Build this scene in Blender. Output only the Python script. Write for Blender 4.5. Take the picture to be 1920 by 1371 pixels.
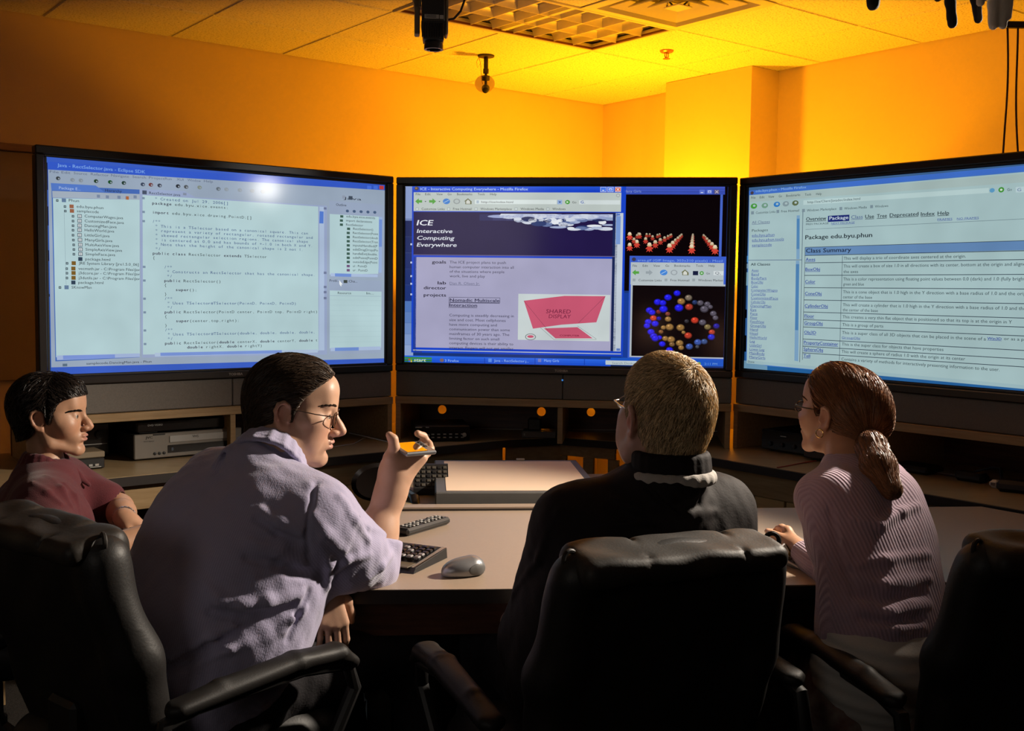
import bpy, bmesh, math, random
import numpy as np
from mathutils import Vector, Matrix

# ------------------------------------------------------------------ scene, camera, lights
for o in list(bpy.data.objects):
    bpy.data.objects.remove(o, do_unlink=True)
SC = bpy.context.scene
COL = SC.collection
random.seed(7)
RNG = np.random.default_rng(7)

F_PX, PITCH, ROLL, CAM_H = 1995.1, 0.0698, 0.0126, 1.40
_cp, _sp = math.cos(PITCH), math.sin(PITCH)
FW = np.array([0, _cp, -_sp]); _rt = np.array([1.0, 0, 0]); _up = np.array([0, _sp, _cp])
RT = math.cos(ROLL) * _rt + math.sin(ROLL) * _up
UP = -math.sin(ROLL) * _rt + math.cos(ROLL) * _up
EYE = np.array([0, 0, CAM_H])

cam_data = bpy.data.cameras.new('camera')
cam = bpy.data.objects.new('camera', cam_data); COL.objects.link(cam)
cam_data.sensor_fit = 'HORIZONTAL'; cam_data.sensor_width = 36.0
cam_data.lens = F_PX / 1920.0 * 36.0
cam_data.clip_start = 0.05
cam.matrix_world = Matrix(((RT[0], UP[0], -FW[0], 0), (RT[1], UP[1], -FW[1], 0), (RT[2], UP[2], -FW[2], CAM_H), (0, 0, 0, 1)))
SC.camera = cam

SC.view_settings.view_transform = 'Standard'
SC.view_settings.look = 'None'
SC.view_settings.exposure = 0.0
SC.view_settings.gamma = 1.0
SC.view_settings.use_curve_mapping = False

world = bpy.data.worlds.new('world'); SC.world = world
world.use_nodes = True
world.node_tree.nodes['Background'].inputs[0].default_value = (0.05, 0.035, 0.02, 1)
world.node_tree.nodes['Background'].inputs[1].default_value = 0.0

def lamp(name, kind, loc, energy, color, radius=0.05, target=None, size=None, blend=1.0):
    d = bpy.data.lights.new(name, kind); d.energy = energy; d.color = color
    d.shadow_soft_size = radius
    o = bpy.data.objects.new(name, d); COL.objects.link(o); o.location = loc
    if kind == 'SPOT':
        d.spot_size = size; d.spot_blend = blend
    if target is not None:
        o.rotation_euler = (Vector(target) - Vector(loc)).to_track_quat('-Z', 'Y').to_euler()
    return o

# amber gelled work lights behind the middle and the right television, tilted up into the corner
lamp('amber_uplight', 'SPOT', (0.57, 5.99, 1.50), 150, (1.0, 0.370, 0.004), 0.06, (0.61, 6.60, 2.29), math.radians(179.5), 0.12)
lamp('amber_uplight', 'SPOT', (1.16, 5.03, 1.50), 62, (1.0, 0.370, 0.004), 0.06, (1.66, 5.42, 2.29), math.radians(176), 0.15)
# photographer's strobe on a stand, out of frame beside the third television, aimed across the table
STROBE = (1.70, 2.955, 2.068)
lamp('strobe', 'SPOT', STROBE, 480, (1.0, 0.87, 0.72), 0.06, (-0.75, 2.45, 0.90), math.radians(72), 0.75)
lamp('added_reflection_spot', 'SPOT', STROBE, 15, (1.0, 0.95, 0.88), 0.035, (-0.98, 4.28, 1.8), math.radians(10), 1.0)  # extra spot added only to make the bright reflection on the left screen
# weak fill added behind the camera in place of bounced strobe light
_f = lamp('added_fill', 'AREA', (-1.9, -1.6, 2.2), 1.6, (1.0, 0.90, 0.80), 0.05, (-0.3, 2.4, 1.0))
_f.data.size = 1.3; _f.data.spread = math.radians(75)

# ------------------------------------------------------------------ helpers
def ray(px, py):
    return FW * F_PX + (px - 960) * RT - (py - 685.5) * UP
def atz(px, py, z):
    d = ray(px, py); return EYE + d * ((z - CAM_H) / d[2])
def aty(px, py, y):
    d = ray(px, py); return EYE + d * (y / d[1])
def V(*a): return np.array(a, float)
def nrm(v):
    v = np.asarray(v, float); return v / max(np.linalg.norm(v), 1e-9)

def tag(o, label=None, cat=None, group=None, kind=None):
    if label: o['label'] = label
    if cat: o['category'] = cat
    if group: o['group'] = group
    if kind: o['kind'] = kind
    return o
def empty(name, loc=(0, 0, 0), rz=0.0, label=None, cat=None, group=None):
    o = bpy.data.objects.new(name, None); COL.objects.link(o)
    o.empty_display_size = 0.1
    o.location = loc; o.rotation_euler = (0, 0, rz)
    return tag(o, label, cat, group)
def link_mesh(name, me, mat, parent=None, smooth=True, angle=40):
    if smooth:
        me.polygons.foreach_set('use_smooth', np.ones(len(me.polygons), bool))
        if angle and angle < 180:
            me.set_sharp_from_angle(angle=math.radians(angle))
    mats = mat if isinstance(mat, (list, tuple)) else [mat]
    for m in mats: me.materials.append(m)
    o = bpy.data.objects.new(name, me); COL.objects.link(o)
    if parent is not None: o.parent = parent
    return o
def copy_tree(o, parent=None):
    c = o.copy(); COL.objects.link(c)
    c.parent = parent
    for ch in list(o.children): copy_tree(ch, c)
    return c

class MB:
    """collects shapes into one mesh"""
    def __init__(s): s.v = []; s.f = []; s.mi = []; s.m = 0; s.M = None
    def add(s, vs, fs, M=None):
        b = len(s.v)
        M = M if M is not None else s.M
        for p in vs:
            p = Vector(p)
            s.v.append(tuple(M @ p) if M is not None else tuple(p))
        for f in fs:
            s.f.append([b + i for i in f]); s.mi.append(s.m)
    def box(s, x0, x1, y0, y1, z0, z1, ch=0.002, M=None):
        hx, hy, hz = (x1 - x0) / 2, (y1 - y0) / 2, (z1 - z0) / 2
        c = ((x0 + x1) / 2, (y0 + y1) / 2, (z0 + z1) / 2)
        ch = min(ch, hx * .9, hy * .9, hz * .9)
        if ch <= 0:
            vs = [(c[0] + sx * hx, c[1] + sy * hy, c[2] + sz * hz) for sx in (-1, 1) for sy in (-1, 1) for sz in (-1, 1)]
            s.add(vs, [(0, 1, 3, 2), (4, 6, 7, 5), (0, 4, 5, 1), (2, 3, 7, 6), (0, 2, 6, 4), (1, 5, 7, 3)], M); return
        bm = bmesh.new(); bmesh.ops.create_cube(bm, size=1)
        for v in bm.verts: v.co = (c[0] + v.co.x * 2 * hx, c[1] + v.co.y * 2 * hy, c[2] + v.co.z * 2 * hz)
        bmesh.ops.bevel(bm, geom=bm.edges[:], offset=ch, segments=1, affect='EDGES')
        bm.verts.index_update()
        s.add([v.co.copy() for v in bm.verts], [[v.index for v in f.verts] for f in bm.faces], M); bm.free()
    def tube(s, pts, r, n=8, M=None, caps=True, flat=1.0):
        pts = [Vector(p) for p in pts]; k = len(pts)
        rs = r if isinstance(r, (list, tuple)) else [r] * k
        vs = []; fs = []; up = None
        for i, p in enumerate(pts):
            t = (pts[min(i + 1, k - 1)] - pts[max(i - 1, 0)]).normalized()
            if up is None:
                up = Vector((0, 0, 1)) if abs(t.z) < .9 else Vector((1, 0, 0))
            up = (up - t * up.dot(t)).normalized(); sd = t.cross(up)
            for j in range(n):
                a = 2 * math.pi * j / n
                vs.append(p + sd * (rs[i] * math.cos(a)) + up * (rs[i] * flat * math.sin(a)))
        for i in range(k - 1):
            for j in range(n):
                fs.append((i * n + j, i * n + (j + 1) % n, (i + 1) * n + (j + 1) % n, (i + 1) * n + j))
        if caps: fs.append(list(range(n))[::-1]); fs.append([(k - 1) * n + j for j in range(n)])
        s.add(vs, fs, M)
    def lathe(s, prof, n=16, M=None, caps=True):
        vs = []; fs = []; k = len(prof)
        for r, z in prof:
            for j in range(n):
                a = 2 * math.pi * j / n; vs.append((r * math.cos(a), r * math.sin(a), z))
        for i in range(k - 1):
            for j in range(n):
                fs.append((i * n + j, i * n + (j + 1) % n, (i + 1) * n + (j + 1) % n, (i + 1) * n + j))
        if caps: fs.append(list(range(n))[::-1]); fs.append([(k - 1) * n + j for j in range(n)])
        s.add(vs, fs, M)
    def prism(s, poly, z0, z1, M=None):
        n = len(poly)
        vs = [(x, y, z0) for x, y in poly] + [(x, y, z1) for x, y in poly]
        fs = [list(range(n))[::-1], list(range(n, 2 * n))] + [(i, (i + 1) % n, n + (i + 1) % n, n + i) for i in range(n)]
        s.add(vs, fs, M)
    def quad(s, a, b, c, d, M=None): s.add([a, b, c, d], [(0, 1, 2, 3)], M)
    def build(s, name, mat, parent=None, smooth=True, angle=35):
        me = bpy.data.meshes.new(name); me.from_pydata(s.v, [], s.f)
        if any(s.mi): me.polygons.foreach_set('material_index', s.mi)
        me.update()
        return link_mesh(name, me, mat, parent, smooth, angle)

def lin(c):
    """display colour 0-255 to linear"""
    out = []
    for x in c[:3]:
        x = x / 255.0
        out.append(x / 12.92 if x <= 0.04045 else ((x + 0.055) / 1.055) ** 2.4)
    return tuple(out)

# ------------------------------------------------------------------ materials
def mat(name, col, rough=0.5, metal=0.0, spec=0.5, var=0.0, vscale=8.0, bump=0.0, bscale=60.0, coat=0.0, attr=False, sss=0.0, sheen=0.0, stretch=None, col2=None):
    m = bpy.data.materials.new(name); m.use_nodes = True
    nt = m.node_tree; b = nt.nodes['Principled BSDF']
    b.inputs['Base Color'].default_value = (*col, 1); b.inputs['Roughness'].default_value = rough
    b.inputs['Metallic'].default_value = metal; b.inputs['Specular IOR Level'].default_value = spec
    b.inputs['Coat Weight'].default_value = coat; b.inputs['Coat Roughness'].default_value = 0.1
    b.inputs['Sheen Weight'].default_value = sheen
    if sss:
        b.inputs['Subsurface Weight'].default_value = sss
        b.inputs['Subsurface Radius'].default_value = (0.012, 0.005, 0.003)
        b.inputs['Subsurface Scale'].default_value = 0.5
    tc = nt.nodes.new('ShaderNodeTexCoord'); vec = tc.outputs['Object']
    if stretch:
        mp = nt.nodes.new('ShaderNodeMapping'); mp.inputs['Scale'].default_value = stretch
        nt.links.new(vec, mp.inputs[0]); vec = mp.outputs[0]
    src = None
    if attr:
        a = nt.nodes.new('ShaderNodeAttribute'); a.attribute_name = 'Col'; src = a.outputs['Color']
    if var or col2:
        n = nt.nodes.new('ShaderNodeTexNoise'); n.inputs['Scale'].default_value = vscale; n.inputs['Detail'].default_value = 5
        nt.links.new(vec, n.inputs['Vector'])
        rp = nt.nodes.new('ShaderNodeMapRange'); rp.inputs[1].default_value = .3; rp.inputs[2].default_value = .7
        nt.links.new(n.outputs['Fac'], rp.inputs[0])
        mx = nt.nodes.new('ShaderNodeMix'); mx.data_type = 'RGBA'
        nt.links.new(rp.outputs[0], mx.inputs['Factor'])
        if src is not None:
            mx.blend_type = 'MULTIPLY'
            nt.links.new(src, mx.inputs['A']); g = 1 - var
            mx.inputs['B'].default_value = (g, g * .97, g * .95, 1)
        else:
            c2 = col2 or tuple(max(0, x * (1 - var)) for x in col)
            mx.inputs['A'].default_value = (*col, 1); mx.inputs['B'].default_value = (*c2, 1)
        src = mx.outputs['Result']
    if src is not None: nt.links.new(src, b.inputs['Base Color'])
    if bump:
        n2 = nt.nodes.new('ShaderNodeTexNoise'); n2.inputs['Scale'].default_value = bscale; n2.inputs['Detail'].default_value = 4
        nt.links.new(vec, n2.inputs['Vector'])
        bp = nt.nodes.new('ShaderNodeBump'); bp.inputs['Strength'].default_value = bump; bp.inputs['Distance'].default_value = 0.004
        nt.links.new(n2.outputs['Fac'], bp.inputs['Height']); nt.links.new(bp.outputs[0], b.inputs['Normal'])
    return m
def emit_mat(name, col, strength=1.0):
    m = bpy.data.materials.new(name); m.use_nodes = True
    b = m.node_tree.nodes['Principled BSDF']
    b.inputs['Base Color'].default_value = (0, 0, 0, 1)
    b.inputs['Emission Color'].default_value = (*col, 1); b.inputs['Emission Strength'].default_value = strength
    return m
def ribbed_mat(name, col, dark, period, rough=0.85, bump=0.5, amount=0.5, sheen=0.3):
    """cloth with fine lines that follow the 'across' attribute of the garment"""
    m = mat(name, col, rough, spec=0.2, bump=0.25, bscale=220, sheen=sheen)
    nt = m.node_tree; b = nt.nodes['Principled BSDF']
    a = nt.nodes.new('ShaderNodeAttribute'); a.attribute_name = 'across'
    mu = nt.nodes.new('ShaderNodeMath'); mu.operation = 'MULTIPLY'; mu.inputs[1].default_value = 2 * math.pi / period
    sn = nt.nodes.new('ShaderNodeMath'); sn.operation = 'SINE'
    nt.links.new(a.outputs['Fac'], mu.inputs[0]); nt.links.new(mu.outputs[0], sn.inputs[0])
    mr = nt.nodes.new('ShaderNodeMapRange'); mr.inputs[1].default_value = -1; mr.inputs[2].default_value = 1
    nt.links.new(sn.outputs[0], mr.inputs[0])
    mx = nt.nodes.new('ShaderNodeMix'); mx.data_type = 'RGBA'
    mx.inputs['A'].default_value = (*dark, 1); mx.inputs['B'].default_value = (*col, 1)
    nt.links.new(mr.outputs[0], mx.inputs['Factor']); nt.links.new(mx.outputs['Result'], b.inputs['Base Color'])
    old = [n for n in nt.nodes if n.type == 'BUMP'][0]
    bp = nt.nodes.new('ShaderNodeBump'); bp.inputs['Strength'].default_value = bump; bp.inputs['Distance'].default_value = 0.003
    nt.links.new(mr.outputs[0], bp.inputs['Height']); nt.links.new(old.outputs[0], bp.inputs['Normal'])
    nt.links.new(bp.outputs[0], b.inputs['Normal'])
    return m
def ceiling_mat():
    m = mat('ceiling_board', (.72, .70, .64), .95, spec=0.1, bump=0.5, bscale=140)
    nt = m.node_tree; b = nt.nodes['Principled BSDF']
    tc = [n for n in nt.nodes if n.type == 'TEX_COORD'][0]
    v = nt.nodes.new('ShaderNodeTexNoise'); v.inputs['Scale'].default_value = 105; v.inputs['Detail'].default_value = 2
    nt.links.new(tc.outputs['Object'], v.inputs['Vector'])
    cr = nt.nodes.new('ShaderNodeValToRGB')
    cr.color_ramp.elements[0].position = .30; cr.color_ramp.elements[0].color = (.38, .36, .32, 1)
    cr.color_ramp.elements[1].position = .46; cr.color_ramp.elements[1].color = (.74, .72, .67, 1)
    nt.links.new(v.outputs['Fac'], cr.inputs[0]); nt.links.new(cr.outputs[0], b.inputs['Base Color'])
    return m

M = {}
M['wall'] = mat('painted_wall', (.64, .50, .33), .9, spec=.15, var=.04, vscale=3, bump=.08, bscale=300)
M['wall_dark'] = mat('dark_back_wall', (.10, .085, .07), .9, spec=.15, var=.04, vscale=3)
M['ceiling'] = ceiling_mat()
M['grid'] = mat('ceiling_grid_metal', (.62, .60, .55), .6, spec=.3, var=.05)
M['carpet'] = mat('carpet', (.05, .045, .04), .98, spec=.05, var=.5, vscale=120, bump=.8, bscale=400)
M['oak'] = mat('oak_veneer', (.36, .24, .12), .45, spec=.4, vscale=6, stretch=(1.2, 14, 14), col2=(.26, .165, .075), bump=.05, bscale=30)
M['oak_top'] = mat('oak_counter', (.33, .24, .13), .38, spec=.45, vscale=5, stretch=(1.5, 18, 18), col2=(.26, .185, .095))
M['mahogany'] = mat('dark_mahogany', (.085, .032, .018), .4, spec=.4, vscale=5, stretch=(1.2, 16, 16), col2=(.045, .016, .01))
M['laminate'] = mat('beige_laminate', (.345, .262, .195), .36, spec=.4, var=.05, vscale=140)
M['edge'] = mat('dark_edge_band', (.022, .016, .014), .5, spec=.4, var=.2)
M['black_plastic'] = mat('black_plastic', (.010, .009, .009), .5, spec=.5, var=.3, vscale=30)
M['gloss_black'] = mat('gloss_black', (.010, .007, .006), .22, spec=.5, var=.2)
M['bezel'] = mat('television_bezel', (.014, .010, .009), .3, spec=.5, var=.2)
M['speaker_cloth'] = mat('speaker_cloth', (.17, .152, .135), .9, spec=.15, var=.15, vscale=200, bump=.3, bscale=700)
M['grey_plastic'] = mat('grey_plastic', (.095, .092, .088), .5, spec=.4, var=.08, vscale=20, bump=.05, bscale=500)
M['silver'] = mat('silver_plastic', (.27, .27, .28), .32, metal=.55, spec=.5, var=.06, vscale=15)
M['chrome'] = mat('chrome', (.7, .7, .7), .14, metal=1.0, var=.05)
M['leather'] = mat('black_leather', (.013, .011, .010), .52, spec=.45, var=.3, vscale=25, bump=.10, bscale=200)
M['leather_brown'] = mat('brown_black_leather', (.030, .024, .019), .55, spec=.4, var=.4, vscale=18, bump=.10, bscale=200)  # browner leather for the head pad and seam loops
M['vinyl'] = mat('arm_pad_vinyl', (.011, .009, .008), .55, spec=.3, var=.3, vscale=20, bump=.08, bscale=300)
M['white'] = mat('white_plastic', (.68, .66, .62), .5, var=.05)
M['paper'] = mat('paper', (.72, .68, .60), .9, var=.04)
M['cable'] = mat('black_cable', (.012, .008, .008), .5, var=.2)
M['grey_cable'] = mat('grey_cable', (.35, .33, .31), .5, var=.1)
M['red_cable'] = mat('red_cable', (.30, .03, .02), .5, var=.1)
def paper_mat():
    m = mat('thin_paper', (.75, .70, .60), .9, var=.04); nt = m.node_tree; b = nt.nodes['Principled BSDF']; out = nt.nodes['Material Output']
    t = nt.nodes.new('ShaderNodeBsdfTranslucent'); t.inputs[0].default_value = (.75, .68, .55, 1)
    mx = nt.nodes.new('ShaderNodeMixShader'); mx.inputs[0].default_value = .6
    nt.links.new(b.outputs[0], mx.inputs[1]); nt.links.new(t.outputs[0], mx.inputs[2]); nt.links.new(mx.outputs[0], out.inputs[0])
    return m
M['thin_paper'] = paper_mat()
M['label'] = mat('grey_label', (.34, .33, .31), .6, var=.1)
M['brass'] = mat('sprinkler_brass', (.55, .25, .12), .3, metal=.8, var=.1)
M['louver'] = mat('louver_aluminium', (.80, .76, .68), .4, metal=.15, var=.05)
M['skin_a'] = mat('skin_fair', (.6, .4, .3), .45, spec=.4, attr=True, var=.10, vscale=35, bump=.05, bscale=420, sss=.12)
M['eye'] = mat('eyeball', (.8, .78, .74), .1, attr=True, coat=.5)
M['shirt'] = ribbed_mat('lavender_pinstripe_shirt', (.415, .385, .55), (.35, .325, .475), .0042, bump=.05)
M['sweater'] = ribbed_mat('lilac_ribbed_knit', (.37, .265, .335), (.31, .215, .28), .0088, bump=.42)
M['polo'] = mat('maroon_pique', (.10, .018, .024), .85, spec=.2, var=.18, vscale=300, bump=.35, bscale=420, sheen=.2)
M['jacket'] = mat('black_jacket', (.016, .012, .012), .75, spec=.15, var=.2, vscale=30, bump=.15, bscale=180)
M['tee'] = mat('white_cotton', (.46, .43, .40), .9, var=.06, bump=.2, bscale=300)
M['trousers'] = mat('dark_trousers', (.020, .018, .020), .85, spec=.2, var=.2, bump=.3, bscale=200)
M['khaki'] = mat('khaki_trousers', (.28, .22, .14), .85, spec=.2, var=.12, bump=.3, bscale=200)
M['skirt'] = mat('printed_skirt', (.24, .20, .17), .9, spec=.2, vscale=26, col2=(.12, .045, .04), bump=.3, bscale=200)
M['shoe'] = mat('black_shoe', (.012, .01, .01), .4, var=.2)
M['gold'] = mat('gold', (.75, .48, .18), .2, metal=1.0, var=.05)
M['steel'] = mat('steel', (.5, .5, .5), .25, metal=1.0, var=.1)
M['frame_dark'] = mat('glasses_frame', (.06, .035, .02), .3, metal=.7, var=.1)
M['glove_black'] = mat('black_glove', (.012, .011, .013), .8, var=.2, bump=.3, bscale=200)
M['glove_white'] = mat('white_glove', (.82, .78, .66), .85, var=.08, bump=.3, bscale=200)
def hair_mat(name, c1, c2, rough=.42):
    M[name + '_cap'] = mat(name + '_base', c2, .9, spec=.08, vscale=60, var=.2, bump=.5, bscale=300)
    return mat(name, c1, rough, spec=.4, attr=True, var=.25, vscale=60)
M['hair_dark'] = hair_mat('hair_near_black', (.014, .009, .007), (.007, .005, .004))
M['hair_brown'] = hair_mat('hair_dark_brown', (.04, .025, .015), (.026, .015, .009))
M['hair_blond'] = hair_mat('hair_blond', (.42, .29, .155), (.27, .175, .085), .5)
M['hair_auburn'] = hair_mat('hair_auburn', (.17, .075, .032), (.085, .035, .016), .36)
def glass_mat():
    m = bpy.data.materials.new('spectacle_lens'); m.use_nodes = True
    nt = m.node_tree; out = nt.nodes['Material Output']
    t = nt.nodes.new('ShaderNodeBsdfTransparent'); t.inputs[0].default_value = (.96, .95, .92, 1)
    g = nt.nodes.new('ShaderNodeBsdfGlossy'); g.inputs['Roughness'].default_value = .03
    mx = nt.nodes.new('ShaderNodeMixShader'); mx.inputs[0].default_value = .05
    nt.links.new(t.outputs[0], mx.inputs[1]); nt.links.new(g.outputs[0], mx.inputs[2]); nt.links.new(mx.outputs[0], out.inputs[0])
    return m
M['lens'] = glass_mat()
# ------------------------------------------------------------------ the room shell
CEIL = CAM_H + 1.264
RA = math.radians(37.6)
E1 = V(math.cos(RA), math.sin(RA)); E2 = V(math.sin(RA), -math.cos(RA))
CORNER = V(0.5948, 7.3054)
ROOM = Matrix(((-E1[0], E2[0], 0, CORNER[0]), (-E1[1], E2[1], 0, CORNER[1]), (0, 0, 1, 0), (0, 0, 0, 1)))
ROOM_RZ = math.atan2(-E1[1], -E1[0])
def room(o):
    o.location = (CORNER[0], CORNER[1], 0); o.rotation_euler = (0, 0, ROOM_RZ); return o
def struct(name, mb, m, **k): return tag(mb.build(name, m, **k), kind='structure')
def slab(name, m, *b):
    q = MB(); q.box(*b, ch=0); return room(struct(name, q, m, smooth=False))
SMAX, TMAX = 8.6, 9.0
slab('floor', M['carpet'], -.12, SMAX, -.12, TMAX, -.1, 0)
slab('wall_left', M['wall'], -.12, SMAX, -.12, 0, 0, CEIL + .12)
slab('wall_right', M['wall'], -.12, 0, 0, TMAX, 0, CEIL + .12)
slab('wall_near', M['wall_dark'], SMAX, SMAX + .12, -.12, TMAX, 0, CEIL + .12)
slab('wall_back', M['wall_dark'], -.12, SMAX + .12, TMAX, TMAX + .12, 0, CEIL + .12)
slab('wall_column', M['wall'], 0, .235, .816, 1.474, 0, CEIL - .002)
slab('baseboard_left', M['edge'], 0, SMAX, 0, .012, 0, .1)
slab('baseboard_right', M['edge'], 0, .012, 1.474, TMAX, 0, .1)

# suspended ceiling: a deck, the metal grid in its joints and every board as a piece of its own
q = MB(); q.box(-.12, SMAX, -.12, TMAX, CEIL + .045, CEIL + .12, ch=0)
ceiling = room(struct('ceiling', q, M['ceiling'], smooth=False))
def line_s(k): return .53 + .61 * k
def line_t(k): return .56 + .603 * k
NS, NT = 9, 9
sl = [0.0] + [line_s(k) for k in range(NS)]; tl = [0.0] + [line_t(k) for k in range(NT)]
q = MB()
for s in sl[1:]: q.box(s - .012, s + .012, 0, tl[-1], CEIL + .004, CEIL + .03, ch=0)
for t in tl[1:]: q.box(0, sl[-1], t - .012, t + .012, CEIL + .0045, CEIL + .03, ch=0)
q.build('grid_rail', M['grid'], ceiling, smooth=False)
tile_cache = {}
for i in range(len(sl) - 1):
    for j in range(len(tl) - 1):
        if (i, j) in ((2, 2), (3, 2), (2, 3)): continue      # light fitting and air diffuser
        w, d = round(sl[i + 1] - sl[i], 3), round(tl[j + 1] - tl[j], 3)
        if (w, d) not in tile_cache:
            q = MB(); q.box(-w / 2 + .005, w / 2 - .005, -d / 2 + .005, d / 2 - .005, 0, .02, ch=.006)
            o = q.build('tile', M['ceiling'], ceiling, smooth=False); tile_cache[(w, d)] = o.data
        else:
            o = bpy.data.objects.new('tile', tile_cache[(w, d)]); COL.objects.link(o); o.parent = ceiling
        o.location = ((sl[i] + sl[i + 1]) / 2, (tl[j] + tl[j + 1]) / 2, CEIL - .001 + ((i * 7 + j * 3) % 5) * .0006)
q = MB(); q.box(0, SMAX, tl[-1] + .005, TMAX, CEIL, CEIL + .03, ch=0); q.box(sl[-1] + .005, SMAX, 0, tl[-1], CEIL, CEIL + .03, ch=0)
q.build('outer_boards', M['ceiling'], ceiling, smooth=False)

# recessed light fitting (switched off) with its louver cells
def rloc(s, t, z): return tuple(ROOM @ Vector((s, t, z)))
sa, sb, ta, tb = line_s(1), line_s(3), line_t(1), line_t(2)
tro = empty('ceiling_light', rloc((sa + sb) / 2, (ta + tb) / 2, CEIL), ROOM_RZ, 'unlit recessed ceiling light with a grid of curved louver cells', 'light')
w, d = sb - sa, tb - ta
q = MB()
for x0, x1, y0, y1 in ((-w/2, w/2, -d/2, -d/2 + .022), (-w/2, w/2, d/2 - .022, d/2), (-w/2, -w/2 + .022, -d/2 + .022, d/2 - .022), (w/2 - .022, w/2, -d/2 + .022, d/2 - .022)):
    q.box(x0, x1, y0, y1, -.006, .02, ch=.003)
q.build('frame', M['grid'], tro)
q = MB(); q.box(-w/2 + .012, w/2 - .012, -d/2 + .012, d/2 - .012, .038, .043, ch=0)
q.build('housing', M['louver'], tro)
q = MB()
for x0, x1, y0, y1 in ((-w/2 + .022, w/2 - .022, -d/2 + .022, -d/2 + .030), (-w/2 + .022, w/2 - .022, d/2 - .030, d/2 - .022), (-w/2 + .022, -w/2 + .030, -d/2 + .03, d/2 - .03), (w/2 - .030, w/2 - .022, -d/2 + .03, d/2 - .03)):
    q.box(x0, x1, y0, y1, -.001, .008, ch=0)
q.build('gasket', mat('red_brown_gasket', (.10, .02, .012), .6, var=.1), tro)
def blade(L, name):
    """wedge shaped louver: thick at the top, thin at the lit edge, slightly hollow sides"""
    q = MB(); prof = [(.0015, 0), (.004, .012), (.010, .026), (.019, .036)]
    poly = [(x, z) for x, z in prof] + [(-x, z) for x, z in prof[::-1]]
    n = len(poly)
    vs = [(-L/2, x, z) for x, z in poly] + [(L/2, x, z) for x, z in poly]
    q.add(vs, [list(range(n)), list(range(n, 2*n))[::-1]] + [(i, n + i, n + (i+1) % n, (i+1) % n) for i in range(n)])
    return q.build(name, M['louver'], tro, angle=50)
nb, nl = 9, 3
b0 = None
for k in range(1, nb):
    o = blade(d - .06, 'louver_blade') if b0 is None else bpy.data.objects.new('louver_blade', b0.data)
    if b0 is None: b0 = o
    else: COL.objects.link(o); o.parent = tro
    o.rotation_euler = (0, 0, math.pi / 2); o.location = (-w/2 + .03 + (w - .06) * k / nb, 0, 0.001)
b1 = None
for k in range(1, nl):
    o = blade(w - .06, 'louver_spine') if b1 is None else bpy.data.objects.new('louver_spine', b1.data)
    if b1 is None: b1 = o
    else: COL.objects.link(o); o.parent = tro
    o.location = (0, -d/2 + .03 + (d - .06) * k / nl, 0)

# square air diffuser with nested cones
da, db, dc, dd = line_s(1), line_s(2), line_t(2), line_t(3)
dif = empty('air_diffuser', rloc((da + db) / 2, (dc + dd) / 2, CEIL), ROOM_RZ, 'square ceiling air diffuser with nested rings beside the unlit light', 'vent')
q = MB(); hw = (db - da) / 2
def ring(q, r0, z0, r1, z1, th=.004):
    for k in range(4):
        a = k * math.pi / 2; R = Matrix.Rotation(a, 4, 'Z')
        q.add([(r0, -r0, z0), (r0, r0, z0), (r1, r1, z1), (r1, -r1, z1), (r0, -r0, z0 + th), (r0, r0, z0 + th), (r1, r1, z1 + th), (r1, -r1, z1 + th)],
              [(0, 3, 2, 1), (4, 5, 6, 7), (0, 1, 5, 4), (2, 3, 7, 6), (0, 4, 7, 3), (1, 2, 6, 5)], R)
q = MB(); ring(q, hw, -.004, hw - .05, -.006); ring(q, hw - .05, -.006, hw - .07, .03); q.build('face_frame', M['grid'], dif, angle=20)
for k, (r, z) in enumerate(((.215, .0), (.155, -.004), (.095, -.008))):
    q = MB(); ring(q, r, z, r - .045, z + .034); q.build('cone_ring', M['grid'], dif, angle=20)
q = MB(); q.box(-.045, .045, -.045, .045, -.012, -.006, ch=.002); q.build('centre_plate', M['grid'], dif)
q = MB()
for k in range(4):
    a = k * math.pi / 2
    q.tube([(.03 * math.cos(a), .03 * math.sin(a), -.006), (.13 * math.cos(a), .13 * math.sin(a), .038)], .004, 6)
q.build('strut', M['edge'], dif)
q = MB(); q.box(-hw + .02, hw - .02, -hw + .02, hw - .02, .039, .044, ch=0); q.build('duct_face', M['edge'], dif)

# sprinkler head
s0 = empty('sprinkler', rloc(.85, 1.42, CEIL), ROOM_RZ, 'small brass fire sprinkler head under a ceiling tile', 'sprinkler')
q = MB(); q.lathe([(.036, -.001), (.036, -.004), (.03, -.010), (.014, -.013)], 20); q.build('escutcheon', M['brass'], s0)
q = MB(); q.tube([(.012, 0, -.012), (.014, 0, -.028), (.004, 0, -.042)], .003, 6); q.tube([(-.012, 0, -.012), (-.014, 0, -.028), (-.004, 0, -.042)], .003, 6); q.tube([(0, 0, -.012), (0, 0, -.040)], .003, 8)
q.build('yoke', M['brass'], s0)
q = MB()
for k in range(10):
    a = k * math.pi / 5; q.add([(.005, -.0035, -.042), (.019, -.004, -.041), (.019, .004, -.041), (.005, .0035, -.042), (.005, -.0035, -.044), (.019, -.004, -.043), (.019, .004, -.043), (.005, .0035, -.044)], [(0,1,2,3),(4,7,6,5),(0,4,5,1),(1,5,6,2),(2,6,7,3),(3,7,4,0)], Matrix.Rotation(a, 4, 'Z'))
q.build('deflector', M['brass'], s0)

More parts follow.
